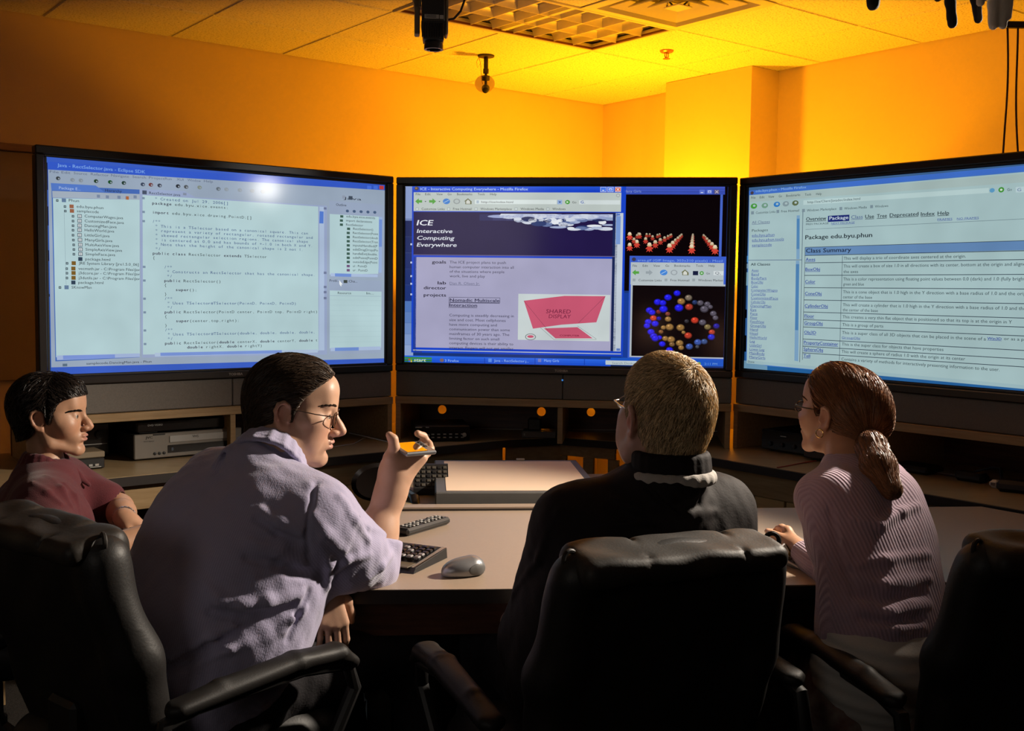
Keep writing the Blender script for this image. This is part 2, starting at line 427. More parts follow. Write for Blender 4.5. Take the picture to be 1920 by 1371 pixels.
# little ceiling camera on a post with a paper disc behind it
cm = empty('ceiling_camera', rloc(1.50, .71, CEIL), 0, 'small camera on a short ceiling post with a round paper disc behind it', 'camera')
q = MB(); q.lathe([(.075, -.001), (.075, -.012), (.068, -.016), (.0, -.016)], 28, caps=False); q.build('base_plate', M['edge'], cm)
q = MB(); q.lathe([(.020, -.016), (.020, -.115), (.025, -.120), (.025, -.160), (.0, -.160)], 16, caps=False); q.build('post', M['edge'], cm)
q = MB(); Rm = Matrix.Translation((-.01, .03, -.245)) @ Matrix.Rotation(math.radians(78), 4, 'X') @ Matrix.Scale(.95, 4, (0, 1, 0))
q.lathe([(.0, -.0004), (.090, -.0004), (.090, .0004), (.0, .0004)], 32, M=Rm, caps=False); q.build('paper_disc', M['thin_paper'], cm)
q = MB(); q.tube([(0, 0, -.155), (0, -.005, -.30)], .012, 8); q.lathe([(.0, -.02), (.034, -.02), (.036, .02), (.0, .02)], 18, M=Matrix.Translation((0, -.02, -.205)) @ Matrix.Rotation(math.radians(20), 4, 'X')); q.build('bracket', M['edge'], cm)
q = MB(); q.lathe([(0, -.05), (.022, -.05), (.028, -.046), (.034, -.02), (.036, .012), (.030, .03), (0, .03)], 20, M=Matrix.Translation((0, -.03, -.30)) @ Matrix.Rotation(math.radians(-62), 4, 'X') , caps=False); q.build('camera_head', M['black_plastic'], cm)
q = MB(); q.tube([(-.06, 0, -.008), (-.085, 0, -.06), (-.075, .0, -.11), (-.05, .01, -.07), (-.062, 0, -.012), (-.045, .0, -.1), (-.04, .02, -.20), (-.03, .02, -.25)], .002, 6); q.build('wire', M['red_cable'], cm)
cm.scale = (.60, .60, .60)

# board with a wooden rail on the left wall
pb = empty('wall_board', rloc(3.9, 0, 0), ROOM_RZ, 'plain tan board with a wooden top rail on the wall behind the young man', 'board')
q = MB(); q.box(-1.0, 1.6, .002, .022, .95, 2.02, ch=.002); q.build('panel', mat('tan_board', (.30, .225, .14), .7, spec=.25, var=.06), pb)
q = MB(); q.box(-1.0, 1.6, .002, .040, 2.022, 2.056, ch=.004); q.build('rail', mat('rail_wood', (.28, .17, .10), .45, var=.2, stretch=(2, 20, 20)), pb)
# ------------------------------------------------------------------ three televisions
TVW, TVH, TVZ = 1.4598, 0.845, 1.0435
TVS = [(-1.0925, 4.1906, 0.6682), (0.2112, 4.5852, -0.1169), (1.4027, 3.9663, -0.9023)]
class Frame:
    """the local frame of a television and the shelf below it: x along, y away from the viewer, z up"""
    def __init__(s, x, y, a):
        s.o = V(x, y); s.a = a; s.ux = V(math.cos(a), math.sin(a)); s.uy = V(-math.sin(a), math.cos(a))
    def on_plane(s, px, py, y=0.0):
        d = ray(px, py); n = V(s.uy[0], s.uy[1], 0)
        p0 = V(s.o[0] + s.uy[0] * y, s.o[1] + s.uy[1] * y, 0)
        t = ((p0 - EYE) @ n) / (d @ n); P = EYE + d * t
        return (P[:2] - s.o) @ s.ux, P[2]
    def world(s, x, y, z=0): 
        p = s.o + s.ux * x + s.uy * y; return (p[0], p[1], z)
    def local(s, P):
        d = V(P[0], P[1]) - s.o; return d @ s.ux, d @ s.uy
FR = [Frame(*t) for t in TVS]
SCREEN_Y = 0.014

# lettering: strings are turned into flat meshes once and reused glyph by glyph
_glyph = {}
def _text_mesh(body, bold):
    c = bpy.data.curves.new('t', 'FONT'); c.body = body; c.size = 1.0; c.resolution_u = 2
    o = bpy.data.objects.new('t', c)
    me = o.to_mesh()
    me.calc_loop_triangles()
    v = np.array([x.co[:2] for x in me.vertices]) if len(me.vertices) else np.zeros((0, 2))
    t = [tuple(x.vertices) for x in me.loop_triangles]
    if bold and len(v):                      # heavier strokes: the glyphs drawn three times, slightly shifted
        n = len(v); sh = ((.034, 0), (.017, .016))
        v = np.concatenate([v] + [v + np.array(q) for q in sh]); t = t + [tuple(i + n * k for i in f) for k in (1, 2) for f in t]
    o.to_mesh_clear(); bpy.data.objects.remove(o); bpy.data.curves.remove(c)
    return v, t
def text_geo(body, bold=False):
    k = (body, bold)
    if k not in _glyph: _glyph[k] = _text_mesh(body, bold)
    return _glyph[k]
CAP = max(1e-3, text_geo('H')[0][:, 1].max())

class Display:
    """flat picture on a screen: layered coloured shapes and lettering, positions on the plane of the glass"""
    def __init__(s, fr, y=SCREEN_Y): s.fr = fr; s.y = y; s.v = []; s.f = []; s.c = []; s.cx = None; s.lay = 0
    def crop(s, ox, oy, k): s.cx = (ox, oy, k)
    def pt(s, x, y):
        if s.cx: x, y = s.cx[0] + x / s.cx[2], s.cx[1] + y / s.cx[2]
        return s.fr.on_plane(x, y, s.y)
    def poly(s, pts, col, lay):
        b = len(s.v)
        for u, w in pts: s.v.append((u, s.y - .0004 * lay, w))
        s.f.append(list(range(b, b + len(pts)))); s.c.append(lin(col))
    def rect(s, x0, y0, x1, y1, col, lay=1):
        a = s.pt(x0, y0); b = s.pt(x1, y1)
        s.poly([(a[0], b[1]), (b[0], b[1]), (b[0], a[1]), (a[0], a[1])], col, lay)
    def quad(s, pts, col, lay=1):
        s.poly([s.pt(*p) for p in pts], col, lay)
    def grad(s, x0, y0, x1, y1, c0, c1, lay=1, n=6, vert=True):
        for k in range(n):
            t0, t1 = k / n, (k + 1) / n; c = [c0[i] + (c1[i] - c0[i]) * (t0 + t1) / 2 for i in range(3)]
            if vert: s.rect(x0, y0 + (y1 - y0) * t0, x1, y0 + (y1 - y0) * t1, c, lay)
            else: s.rect(x0 + (x1 - x0) * t0, y0, x0 + (x1 - x0) * t1, y1, c, lay)
    def oval(s, x, y, rx, ry, col, lay=2, n=12, clip=None):
        c = s.pt(x, y); e = s.pt(x + rx, y); f = s.pt(x, y + ry)
        a, b = abs(e[0] - c[0]), abs(f[1] - c[1])
        pts = [(c[0] + a * math.cos(2 * math.pi * k / n), c[1] + b * math.sin(2 * math.pi * k / n)) for k in range(n)]
        if clip is not None: pts = [(min(max(p[0], clip[0]), clip[1]), min(max(p[1], clip[2]), clip[3])) for p in pts]
        s.poly(pts, col, lay)
    def line(s, x0, y0, x1, y1, wpx, col, lay=2):
        a = V(*s.pt(x0, y0)); b = V(*s.pt(x1, y1)); d = nrm(b - a); n = V(-d[1], d[0])
        h = abs(s.pt(x0 + wpx, y0)[0] - s.pt(x0, y0)[0]) / 2
        s.poly([tuple(a - n * h), tuple(b - n * h), tuple(b + n * h), tuple(a + n * h)], col, lay)
    def text(s, x, y, body, cap, col, x1=None, lay=3, bold=False, mono=None, shear=0.0, under=False):
        """baseline starts at (x, y); cap = capital height; x1 = where the line ends"""
        p = s.pt(x, y); q = s.pt(x, y - cap); h = abs(q[1] - p[1]); k = h / CAP
        if mono is not None:                       # mono = advance in metres
            for i, ch in enumerate(body):
                if ch == ' ': continue
                v, t = text_geo(ch, bold)
                if not len(v): continue
                w = v[:, 0].max() - v[:, 0].min(); c = (v[:, 0].max() + v[:, 0].min()) / 2
                kx = min(k * 1.25, mono * .92 / max(w, .01)) if w > .2 else k
                s._put((v[:, 0] - c) * kx + (i + .5) * mono, v[:, 1] * k, t, p, col, lay)
            return
        v, t = text_geo(body, bold)
        if not len(v): return
        kx = k
        if x1 is not None:
            W = abs(s.pt(x1, y)[0] - p[0]); kx = W / max(v[:, 0].max() - v[:, 0].min(), .01)
        X = (v[:, 0] - v[:, 0].min()) * kx + v[:, 1] * k * shear
        s._put(X, v[:, 1] * k, t, p, col, lay)
        if under:
            s.poly([(p[0], p[1] - h * .28), (p[0] + X.max(), p[1] - h * .28), (p[0] + X.max(), p[1] - h * .14), (p[0], p[1] - h * .14)], col, lay)
    def _put(s, X, Z, tris, p, col, lay):
        b = len(s.v); y = s.y - .0004 * lay
        for a, c in zip(X, Z): s.v.append((p[0] + a, y, p[1] + c))
        L = lin(col)
        for t in tris: s.f.append([b + i for i in t]); s.c.append(L)
    def build(s, name, parent, m, z_off=0.0):
        s.v = [(a, b, c - z_off) for a, b, c in s.v]
        me = bpy.data.meshes.new(name); me.from_pydata(s.v, [], s.f)
        at = me.attributes.new('Col', 'FLOAT_COLOR', 'FACE')
        at.data.foreach_set('color', np.array([(*c, 1) for c in s.c], np.float32).ravel())
        me.update()
        return link_mesh(name, me, m, parent, smooth=False)
def screen_mat():
    m = bpy.data.materials.new('lit_screen'); m.use_nodes = True
    nt = m.node_tree; b = nt.nodes['Principled BSDF']
    b.inputs['Base Color'].default_value = (0, 0, 0, 1); b.inputs['Roughness'].default_value = .12
    b.inputs['Specular IOR Level'].default_value = .35
    a = nt.nodes.new('ShaderNodeAttribute'); a.attribute_name = 'Col'
    n = nt.nodes.new('ShaderNodeTexNoise'); n.inputs['Scale'].default_value = 5.0; n.inputs['Detail'].default_value = 2
    tc = nt.nodes.new('ShaderNodeTexCoord'); nt.links.new(tc.outputs['Object'], n.inputs['Vector'])
    mr = nt.nodes.new('ShaderNodeMapRange'); mr.inputs[1].default_value = .3; mr.inputs[2].default_value = .7; mr.inputs[3].default_value = .92; mr.inputs[4].default_value = 1.06
    nt.links.new(n.outputs['Fac'], mr.inputs[0]); nt.links.new(mr.outputs[0], b.inputs['Emission Strength'])
    nt.links.new(a.outputs['Color'], b.inputs['Emission Color'])
    return m
M['screen'] = screen_mat()
M['screen_glass'] = mat('dark_screen_glass', (.006, .006, .008), .16, var=.1)
M['tv_mark'] = mat('silver_lettering', (.55, .53, .5), .4, metal=.3)
TV_LABEL = ['wide black television showing a code editor with blue title bar', 'wide black television showing a browser page with a pink sketch and red figures', 'wide black television showing a class summary table in a browser']
tvs = []
def television(i):
    fr = FR[i]
    r = empty('television', (fr.o[0], fr.o[1], .9325), fr.a, TV_LABEL[i], 'television', 'televisions side by side on the media shelves')
    z0 = TVZ - .9325; z1 = z0 + TVH; W = TVW / 2; bw = .030
    q = MB()
    for x0, x1, a, b in ((-W, W, z1 - bw, z1), (-W, W, z0, z0 + bw), (-W, -W + bw, z0 + bw, z1 - bw), (W - bw, W, z0 + bw, z1 - bw)):
        q.box(x0, x1, 0, .05, a, b, ch=.004)
    q.build('bezel', M['bezel'], r)
    q = MB(); e = bw; f = .009
    for x0, x1, a, b in ((-W + e, W - e, z1 - e - f, z1 - e), (-W + e, W - e, z0 + e, z0 + e + f), (-W + e, -W + e + f, z0 + e + f, z1 - e - f), (W - e - f, W - e, z0 + e + f, z1 - e - f)):
        q.box(x0, x1, .006, .03, a, b, ch=.002)
    q.build('inner_bezel', M['black_plastic'], r)
    q = MB()   # deep rear housing, tapering to the back
    A = [(-W + .01, .05, .0), (W - .01, .05, .0), (W - .01, .05, z1 - .004), (-W + .01, .05, z1 - .004)]
    B = [(-W + .30, .40, .0), (W - .30, .40, .0), (W - .30, .40, z1 - .30), (-W + .30, .40, z1 - .30)]
    q.add(A + B, [(0, 1, 2, 3), (4, 7, 6, 5), (0, 4, 5, 1), (1, 5, 6, 2), (2, 6, 7, 3), (3, 7, 4, 0)])
    q.build('rear_housing', M['black_plastic'], r, smooth=False)
    q = MB(); q.box(-W + bw, W - bw, SCREEN_Y + .0008, .045, z0 + bw, z1 - bw, ch=0)
    sc = q.build('screen', M['screen_glass'], r, smooth=False)
    seam = fr.on_plane((436, 1055, 1661)[i], (735, 730, 760)[i], .012)[0]
    for x0, x1 in ((-W + .001, seam - .0015), (seam + .0015, W - .001)):
        q = MB(); q.box(x0, x1, .012, .049, .001, z0 - .002, ch=.003); q.build('speaker_panel', M['speaker_cloth'], r)
    lx, lz = fr.on_plane((429, 1040, 1644)[i], (706, 697.5, 726)[i], 0)
    lx1, _ = fr.on_plane((455, 1065, 1667)[i], (705, 697.5, 729)[i], 0)
    v, t = text_geo('TOSHIBA', True); k = (lx1 - lx) / (v[:, 0].max()); zb = z0 + .011
    q = MB(); q.add([((a * k) + lx, -.0006, zb + b * k) for a, b in v], t); q.build('maker_lettering', M['tv_mark'], r, smooth=False)
    px, pz = fr.on_plane((436, 1054.5, 1661)[i], (722, 713, 745)[i], .012)
    if i == 1:
        q = MB(); q.lathe([(0, 0), (.004, 0), (.003, .003), (0, .004)], 10, M=Matrix.Translation((px, .012, pz - .9325)) @ Matrix.Rotation(math.pi / 2, 4, 'X'), caps=False)
        q.build('power_light', emit_mat('blue_indicator', (.05, .25, .7), .8), r)
    tvs.append(r)
    return r, sc
# ---- left: code editor
r, sc = television(0)
d = Display(FR[0])
BG = (176, 203, 207); GREY = (160, 172, 186); INK = (34, 38, 46); CODE = (52, 74, 128); KEY = (44, 24, 56)
d.grad(84, 289, 724, 690, (62, 96, 176), (40, 84, 158), 1, 6)
# in the crops below: (crop x, crop y) / scale + origin = picture position on the photographed screen
d.crop(60, 260, 2.98)
lx0, lx1 = 92, 1975
d.rect(85, 100, 1985, 1285, (58, 92, 190), 2)
TL = d.pt(88, 132); 
d.crop(0, 0, 1)
d.quad([(90, 303), (722, 347), (722, 356), (90.5, 318)], (52, 88, 196), 3)
d.quad([(90, 318), (722, 357), (722, 672), (96, 689)], (150, 165, 184), 3)
d.text(107, 312.5, 'Java - RectSelector.java - Eclipse SDK', 6, (120, 160, 226), 272, 5, True)
for k, (c, x) in enumerate((((70, 110, 220), 692), ((70, 110, 220), 704), ((190, 60, 60), 715))):
    d.rect(x - 4, 348, x + 4, 355.5, c, 5)
x = 93
for wd, px in (('File', 93), ('Edit', 115), ('Source', 138), ('Refactor', 170), ('Navigate', 208), ('Search', 248), ('Project', 279), ('Run', 309), ('XUI', 331), ('Window', 351), ('Help', 382)):
    d.text(px, 324 + (px - 93) * .061, wd, 4.5, (95, 105, 128), px + len(wd) * 4.2, 5)
d.crop(60, 260, 2.98)
# toolbar icons
for cx, cy, c in ((145, 222, (60, 66, 70)), (225, 231, (130, 140, 150)), (272, 234, (130, 140, 150)), (357, 238, (38, 62, 40)), (436, 243, (30, 78, 40)), (512, 248, (36, 60, 50)), (618, 256, (60, 70, 90)), (663, 258, (110, 60, 60)), (712, 262, (60, 66, 80)), (815, 266, (40, 44, 50)), (860, 270, (80, 84, 88)), (935, 273, (130, 140, 130)), (1040, 281, (100, 110, 120)), (1085, 284, (140, 150, 160)), (1160, 288, (140, 150, 160)), (1230, 292, (150, 158, 166)), (1290, 296, (150, 158, 166))):
    d.oval(cx, cy, 13, 11, c, 5, 8); d.oval(cx + 4, cy + 2, 5, 5, (150, 160, 172), 6, 6)
# package explorer
d.quad([(108, 262), (600, 285), (600, 1222), (130, 1245)], (70, 105, 178), 4)
d.quad([(104, 248), (355, 262), (405, 300), (108, 288)], (84, 120, 196), 5)
d.text(150, 282, 'Package E...', 15, (170, 190, 226), 270, 6)
d.text(408, 296, 'Hierarchy', 15, INK, 500, 6)
d.quad([(112, 292), (600, 310), (600, 342), (114, 330)], GREY, 5)
d.quad([(116, 332), (600, 342), (602, 1205), (134, 1222)], BG, 5)
for cx, cy in ((370, 322), (420, 326), (485, 328), (530, 332), (575, 326)): d.rect(cx - 9, cy - 9, cx + 9, cy + 9, (120, 135, 160), 6)
d.rect(524, 322, 540, 342, (170, 100, 60), 7)
rows = [(205, 352, 'Phun', 262), (248, 386, 'edu.byu.phun', 398), (250, 411, 'samplecode', 372), (293, 440, 'ComputerWages.java', 508), (293, 467, 'CustomizedFace.java', 512), (293, 493, 'DancingMan.java', 472), (293, 518, 'HelloWorld.java', 458), (293, 546, 'LittleGirl.java', 432), (295, 573, 'ManyGirls.java', 448), (297, 600, 'MultiAxisView.java', 485), (298, 626, 'SimpleAxisView.java', 502), (298, 652, 'SimpleFace.java', 464), (297, 680, 'package.html', 436), (260, 703, 'JRE System Library [jre1.5.0_06]', 594), (258, 733, 'vecmath.jar - C:\\Program Files\\Jav', 600), (259, 758, 'j3dcore.jar - C:\\Program Files\\Jav', 600), (259, 785, 'j3dutils.jar - C:\\Program Files\\Jav', 600), (258, 811, 'package.html', 398), (220, 838, 'SKnowMan', 332)]
for i, (x, y, s, x1) in enumerate(rows):
    d.text(x, y, s, 15, INK, x1, 6)
    ic = x - 28
    col = ((96, 120, 150) if i in (0, 18) else (150, 96, 70) if i in (1, 2) else (120, 90, 40) if 13 <= i <= 16 else (50, 66, 84))
    d.rect(ic - 12, y - 18, ic + 12, y + 4, col, 6); 
    if 3 <= i <= 11: d.rect(ic - 9, y - 15, ic + 9, y + 1, (200, 208, 208), 7); d.text(ic - 4, y, 'J', 13, (60, 50, 110), lay=8)
    if i not in (12, 17): d.rect(x - 72, y - 13, x - 58, y + 1, (70, 84, 92), 6); d.rect(x - 68, y - 8, x - 62, y - 4, (176, 203, 207), 7)
d.line(178, 400, 190, 830, 1.5, (130, 150, 160), 6)
d.quad([(137, 1212), (600, 1200), (602, 1220), (138, 1238)], (160, 178, 214), 6); d.quad([(172, 1212), (462, 1206), (462, 1226), (173, 1234)], (122, 146, 210), 7)
d.text(303, 1263, 'samplecode.DancingMan.java - Phun', 13, INK, 667, 6)
d.rect(170, 1258, 196, 1272, (90, 110, 130), 6)
# editor
d.crop(260, 280, 3.117)
d.quad([(5, 232), (265, 244), (330, 280), (1100, 330), (1100, 1200), (18, 1218)], (150, 164, 196), 4)
d.quad([(22, 268), (290, 284), (1048, 335), (1050, 1178), (24, 1200)], BG, 5)
d.text(60, 262, 'RectSelector.java', 15, INK, 242, 6); d.rect(20, 240, 46, 264, (70, 80, 100), 6); d.rect(258, 254, 278, 270, (130, 140, 160), 6)
p0 = d.pt(76, 322); p1 = d.pt(524, 346); ADV = (p1[0] - p0[0]) / 28
pa = d.pt(80, 618); pb_ = d.pt(150, 1143)
PITCH_Z = (p0[1] - d.pt(152, 1142)[1]) / 31.0
class _Lit: pass
def code_line(row, s, col, bold=False):
    b = (p0[0], p0[1] - (row - 1) * PITCH_Z)
    h = PITCH_Z * .60; k = h / CAP
    for i, ch in enumerate(s):
        if ch == ' ': continue
        v, t = text_geo(ch, bold); w = v[:, 0].max() - v[:, 0].min(); c = (v[:, 0].max() + v[:, 0].min()) / 2
        kx = min(k * 1.3, ADV * .95 / max(w, .01)) if w > .22 else k
        d._put((v[:, 0] - c) * kx + (i + .5) * ADV, v[:, 1] * k, t, b, col, 6)
CODE_LINES = [(0, ' * Created on Jul 29, 2006[]', 0), (1, 'package', 2), (1, '        edu.byu.xice.events;', 3), (3, 'import', 2), (3, '       edu.byu.xice.drawing.PointD;[]', 3), (5, '/**', 0),
 (6, ' * This is a TSelector based on a canonical square. This can', 0), (7, ' * represent a variety of rectangular, rotated rectangular and', 0), (8, ' * skewed rectangular selection regions. The canonical shape', 0),
 (9, ' * is centered at 0,0 and has bounds of +-1.0 in both X and Y.', 0), (10, ' * Note that the height of the canonical shape is 2 not 1.', 0), (11, ' */', 0), (12, 'public class              extends', 2), (12, '             RectSelector         TSelector', 3), (13, '{', 3),
 (15, '    /**', 0), (16, '     * Constructs an RectSelector that has the canonical shape.', 0), (17, '     */', 0), (18, '    public', 2), (18, '           RectSelector()', 3), (19, '    {', 3), (20, '        super', 2), (20, '             ();', 3), (21, '    }', 3),
 (22, '    /**', 0), (23, '     * Uses TSelector#TSelector(PointD, PointD, PointD)', 0), (24, '     */', 0), (25, '    public', 2), (25, '           RectSelector(PointD center, PointD top, PointD right)', 3), (26, '    {', 3), (27, '        super', 2), (27, '             (center,top,right);', 3), (28, '    }', 3),
 (29, '    /**', 0), (30, '     * Uses TSelector#TSelector(double, double, double, double,', 0), (31, '     */', 0), (32, '    public              double          double          double', 2), (32, '           RectSelector(       centerX,        centerY,        t', 3), (33, '            double         double', 2), (33, '                   rightX,        rightY)', 3)]
for row, s, st in CODE_LINES: code_line(row, s, CODE if st == 0 else KEY if st == 2 else INK, st == 2)
for row in (0, 3, 5, 15, 18, 22, 25, 29, 32):
    b = (p0[0] - ADV * 3.4, p0[1] - (row - 1) * PITCH_Z); d.poly([(b[0], b[1]), (b[0] + .010, b[1]), (b[0] + .010, b[1] + .008), (b[0], b[1] + .008)], (120, 140, 160), 6)
d.quad([(1055, 335), (1082, 337), (1084, 1175), (1052, 1176)], (170, 188, 214), 6); d.quad([(1056, 362), (1079, 364), (1078, 434), (1054, 433)], (84, 122, 204), 7)
d.quad([(92, 1190), (1045, 1170), (1045, 1188), (94, 1212)], (172, 190, 214), 6); d.quad([(125, 1189), (835, 1174), (835, 1192), (126, 1208)], (120, 146, 210), 7)
for y in (346, 722, 805, 835, 870): d.rect(1080, y - 7, 1096, y + 7, (110, 120, 150), 7)
# outline panel
d.quad([(1112, 300), (1430, 325), (1425, 745), (1112, 748)], (150, 164, 188), 5)
d.quad([(1115, 378), (1420, 396), (1398, 728), (1115, 732)], BG, 6)
d.text(1195, 292, 'Java', 14, INK, 1300, 6); d.rect(1225, 273, 1248, 296, (66, 76, 90), 7); d.rect(1188, 270, 1206, 290, (140, 150, 168), 7)
d.text(1152, 330, 'Outline', 14, INK, 1212, 6)
for k in range(5): d.oval(1218 + 40 * k, 361 + 2 * k, 10, 9, (70, 90, 120), 7, 6)
for k, (x, s, x1) in enumerate(((1212, 'edu.byu.xice.events', 1380), (1210, 'import declarations', 1362), (1210, 'RectSelector', 1310), (1252, 'RectSelector()', 1368), (1250, 'RectSelector(Point', 1398), (1250, 'RectSelector(doub', 1396), (1250, 'RectSelector(Tran', 1396), (1250, 'inputsHandled(P', 1393), (1250, 'editDragDrop(Po', 1396), (1250, 'handleEvt(double,', 1393), (1250, 'editPoint(PointD', 1395), (1250, 'outsideEdge(Point', 1393), (1250, 'ul : PointD', 1332), (1250, 'ur : PointD', 1336))):
    y = 398 + k * 24.2; d.text(x, y, s, 13, INK, x1, 7); d.rect(x - 36, y - 13, x - 18, y + 2, (60, 90, 80) if k < 12 else (110, 80, 120), 7)
d.quad([(1402, 395), (1422, 396), (1418, 722), (1400, 722)], (150, 172, 212), 7); d.quad([(1403, 410), (1421, 411), (1419, 570), (1402, 570)], (110, 140, 206), 8)
d.quad([(1120, 724), (1395, 732), (1395, 748), (1120, 742)], (166, 184, 214), 7); d.quad([(1145, 725), (1240, 728), (1240, 746), (1145, 743)], (110, 140, 206), 8)
d.quad([(1112, 760), (1422, 768), (1418, 1190), (1112, 1198)], (150, 164, 188), 5)
d.quad([(1115, 825), (1418, 832), (1415, 1160), (1115, 1164)], BG, 6)
d.text(1114, 774, 'Probl...', 14, INK, 1172, 7); d.text(1226, 778, 'Cha...', 14, INK, 1276, 7); d.rect(1196, 764, 1218, 782, (60, 66, 60), 7)
d.text(1162, 846, 'Resource', 13, INK, 1240, 7); d.text(1330, 848, 'In...', 13, INK, 1372, 7)
d.line(1115, 855, 1416, 860, 1.2, (130, 145, 170), 7)
for k in range(9): d.line(1116, 880 + k * 31, 1414, 884 + k * 30, .8, (158, 184, 190), 7)
d.quad([(1120, 1160), (1412, 1152), (1412, 1172), (1120, 1180)], (166, 184, 214), 7); d.quad([(1145, 1160), (1284, 1157), (1284, 1176), (1145, 1179)], (110, 140, 206), 8)
d.quad([(1170, 765), (1190, 790), (1181, 791), (1184, 800), (1178, 800), (1171, 788)], (230, 234, 236), 9)
d.build('display_image', sc, M['screen'], .9325)

# ---- middle: browser, figures and coloured balls
r, sc = television(1)
d = Display(FR[1]); d.crop(740, 320, 3.516)
d.rect(62, 88, 2170, 1302, (26, 52, 116), 1)
d.grad(62, 90, 122, 1222, (150, 168, 214), (24, 40, 96), 2, 5); d.grad(62, 330, 122, 860, (24, 34, 84), (30, 52, 120), 3, 5); d.grad(62, 860, 122, 1222, (70, 110, 180), (150, 170, 208), 3, 5)
for y in (480, 600, 690, 740, 810): d.rect(104, y, 116, y + 12, (190, 200, 226), 4)
d.rect(116, 96, 1504, 1226, (24, 66, 196), 4)                       # window frame
d.grad(118, 98, 1502, 140, (46, 96, 222), (22, 62, 196), 5, 4)
d.text(170, 130, 'ICE - Interactive Computing Everywhere - Mozilla Firefox', 17, (170, 196, 240), 880, 7, True)
d.oval(146, 118, 15, 13, (70, 62, 80), 6, 10); d.oval(143, 116, 8, 7, (150, 110, 60), 7, 8)
for x, c in ((1376, (70, 120, 235)), (1423, (70, 120, 235)), (1472, (214, 96, 70))): d.rect(x - 20, 108, x + 20, 141, (200, 210, 240), 6); d.rect(x - 17, 111, x + 17, 138, c, 7)
d.rect(1368, 128, 1382, 133, (230, 236, 250), 8); d.rect(1413, 118, 1433, 131, (230, 236, 250), 8); d.rect(1416, 122, 1430, 129, (70, 120, 235), 9)
d.line(1462, 115, 1482, 135, 4, (240, 226, 220), 8); d.line(1482, 115, 1462, 135, 4, (240, 226, 220), 8)
d.rect(126, 143, 1492, 272, (186, 196, 192), 5)
for x, s, x1 in ((140, 'File', 170), (202, 'Edit', 238), (276, 'View', 318), (350, 'Go', 376), (412, 'Bookmarks', 512), (548, 'Tools', 594), (630, 'Help', 672)): d.text(x, 163, s, 15, (50, 52, 54), x1, 7)
d.oval(1473, 164, 13, 12, (150, 156, 158), 7, 12); d.oval(1473, 164, 9, 8, (190, 198, 196), 8, 12)
def toolbar(y, xs, green2=True, s=1.0):
    a, b, c, e, f = xs
    for k, (x, sg) in enumerate(((a, -1), (b, 1))):
        cc = (86, 160, 66) if (k == 0 or green2) else (140, 156, 150)
        d.quad([(x - 24 * sg * -1 * s, y), (x, y - 20 * s), (x, y - 8 * s), (x - 22 * sg * s, y - 8 * s), (x - 22 * sg * s, y + 8 * s), (x, y + 8 * s), (x, y + 20 * s)], cc, 7)
    d.oval(c, y, 24 * s, 19 * s, (66, 128, 206), 7, 12); d.line(c - 16 * s, y + 8 * s, c + 16 * s, y - 8 * s, 3.0 * s, (190, 214, 230), 8)
    d.oval(e, y, 23 * s, 18 * s, (150, 158, 158), 7, 12); d.oval(e, y, 15 * s, 12 * s, (182, 192, 190), 8, 12)
    d.quad([(f - 26 * s, y), (f, y - 20 * s), (f + 24 * s, y), (f + 24 * s, y + 19 * s), (f - 18 * s, y + 19 * s), (f - 18 * s, y)], (110, 112, 80), 7); d.quad([(f - 12 * s, y), (f, y - 12 * s), (f + 14 * s, y), (f + 14 * s, y + 16 * s), (f - 12 * s, y + 16 * s)], (206, 208, 200), 8)
toolbar(203, (160, 250, 342, 410, 484))
for x in (204, 296): d.quad([(x - 6, 201), (x + 6, 201), (x, 208)], (60, 62, 60), 7)
d.rect(530, 192, 1068, 222, (214, 224, 222), 7); d.text(572, 214, 'http://ice/index.html', 14, (50, 52, 54), 782, 8); d.rect(540, 197, 556, 216, (168, 184, 196), 8)
d.rect(1074, 194, 1104, 222, (146, 172, 214), 7); d.quad([(1080, 204), (1098, 204), (1089, 214)], (40, 60, 120), 8)
d.oval(1140, 208, 16, 14, (70, 150, 56), 7, 12); d.quad([(1134, 201), (1148, 208), (1134, 215)], (220, 236, 214), 8); d.text(1170, 216, 'Go', 14, (50, 52, 54), 1198, 7)
d.rect(1216, 195, 1486, 224, (208, 218, 218), 7); d.text(1226, 217, 'G', 18, (60, 90, 170), 1246, 8, True); d.text(1252, 217, ',', 14, INK, lay=8)
for x, s, x1 in ((178, 'Customize Links', 330), (386, 'Free Hotmail', 508), (566, 'Windows Marketplace', 772), (830, 'Windows Media', 984), (1040, 'Windows', 1126)):
    d.text(x, 260, s, 15, (50, 52, 54), x1, 7); d.rect(x - 38, 244, x - 20, 263, (150, 160, 164), 7); d.rect(x - 35, 247, x - 23, 260, (206, 216, 214), 8)
d.rect(126, 272, 1452, 570, (34, 24, 70), 6)                        # page head
clip_a = d.pt(520, 400); clip_b = d.pt(1438, 288); clip = (clip_a[0], clip_b[0], clip_a[1], clip_b[1])
d.grad(560, 288, 1438, 330, (36, 34, 84), (150, 166, 200), 7, 10, vert=False)
rg = random.Random(3)
for k in range(26):
    x = 640 + rg.random() ** .8 * 800; d.oval(x, 290 + rg.random() * 16, 60 + 40 * rg.random(), 8 + 10 * rg.random(), rg.choice(((190, 198, 220), (214, 220, 232), (150, 160, 200))), 8, 14, clip)
for k in range(60):
    x = 800 + rg.random() * 640; y = 318 + rg.random() * 74 * min(1, (x - 760) / 400)
    d.oval(x, y, 14 + 46 * rg.random(), 5 + 12 * rg.random(), rg.choice(((206, 212, 226), (226, 230, 236), (100, 116, 160), (44, 60, 110), (40, 46, 90), (160, 172, 204), (210, 216, 228))), 9 + k % 2, 12, clip)
d.rect(126, 558, 1452, 564, (96, 92, 140), 8)
d.text(145, 361, 'ICE', 34, (226, 228, 236), 250, 8, True, shear=.25)
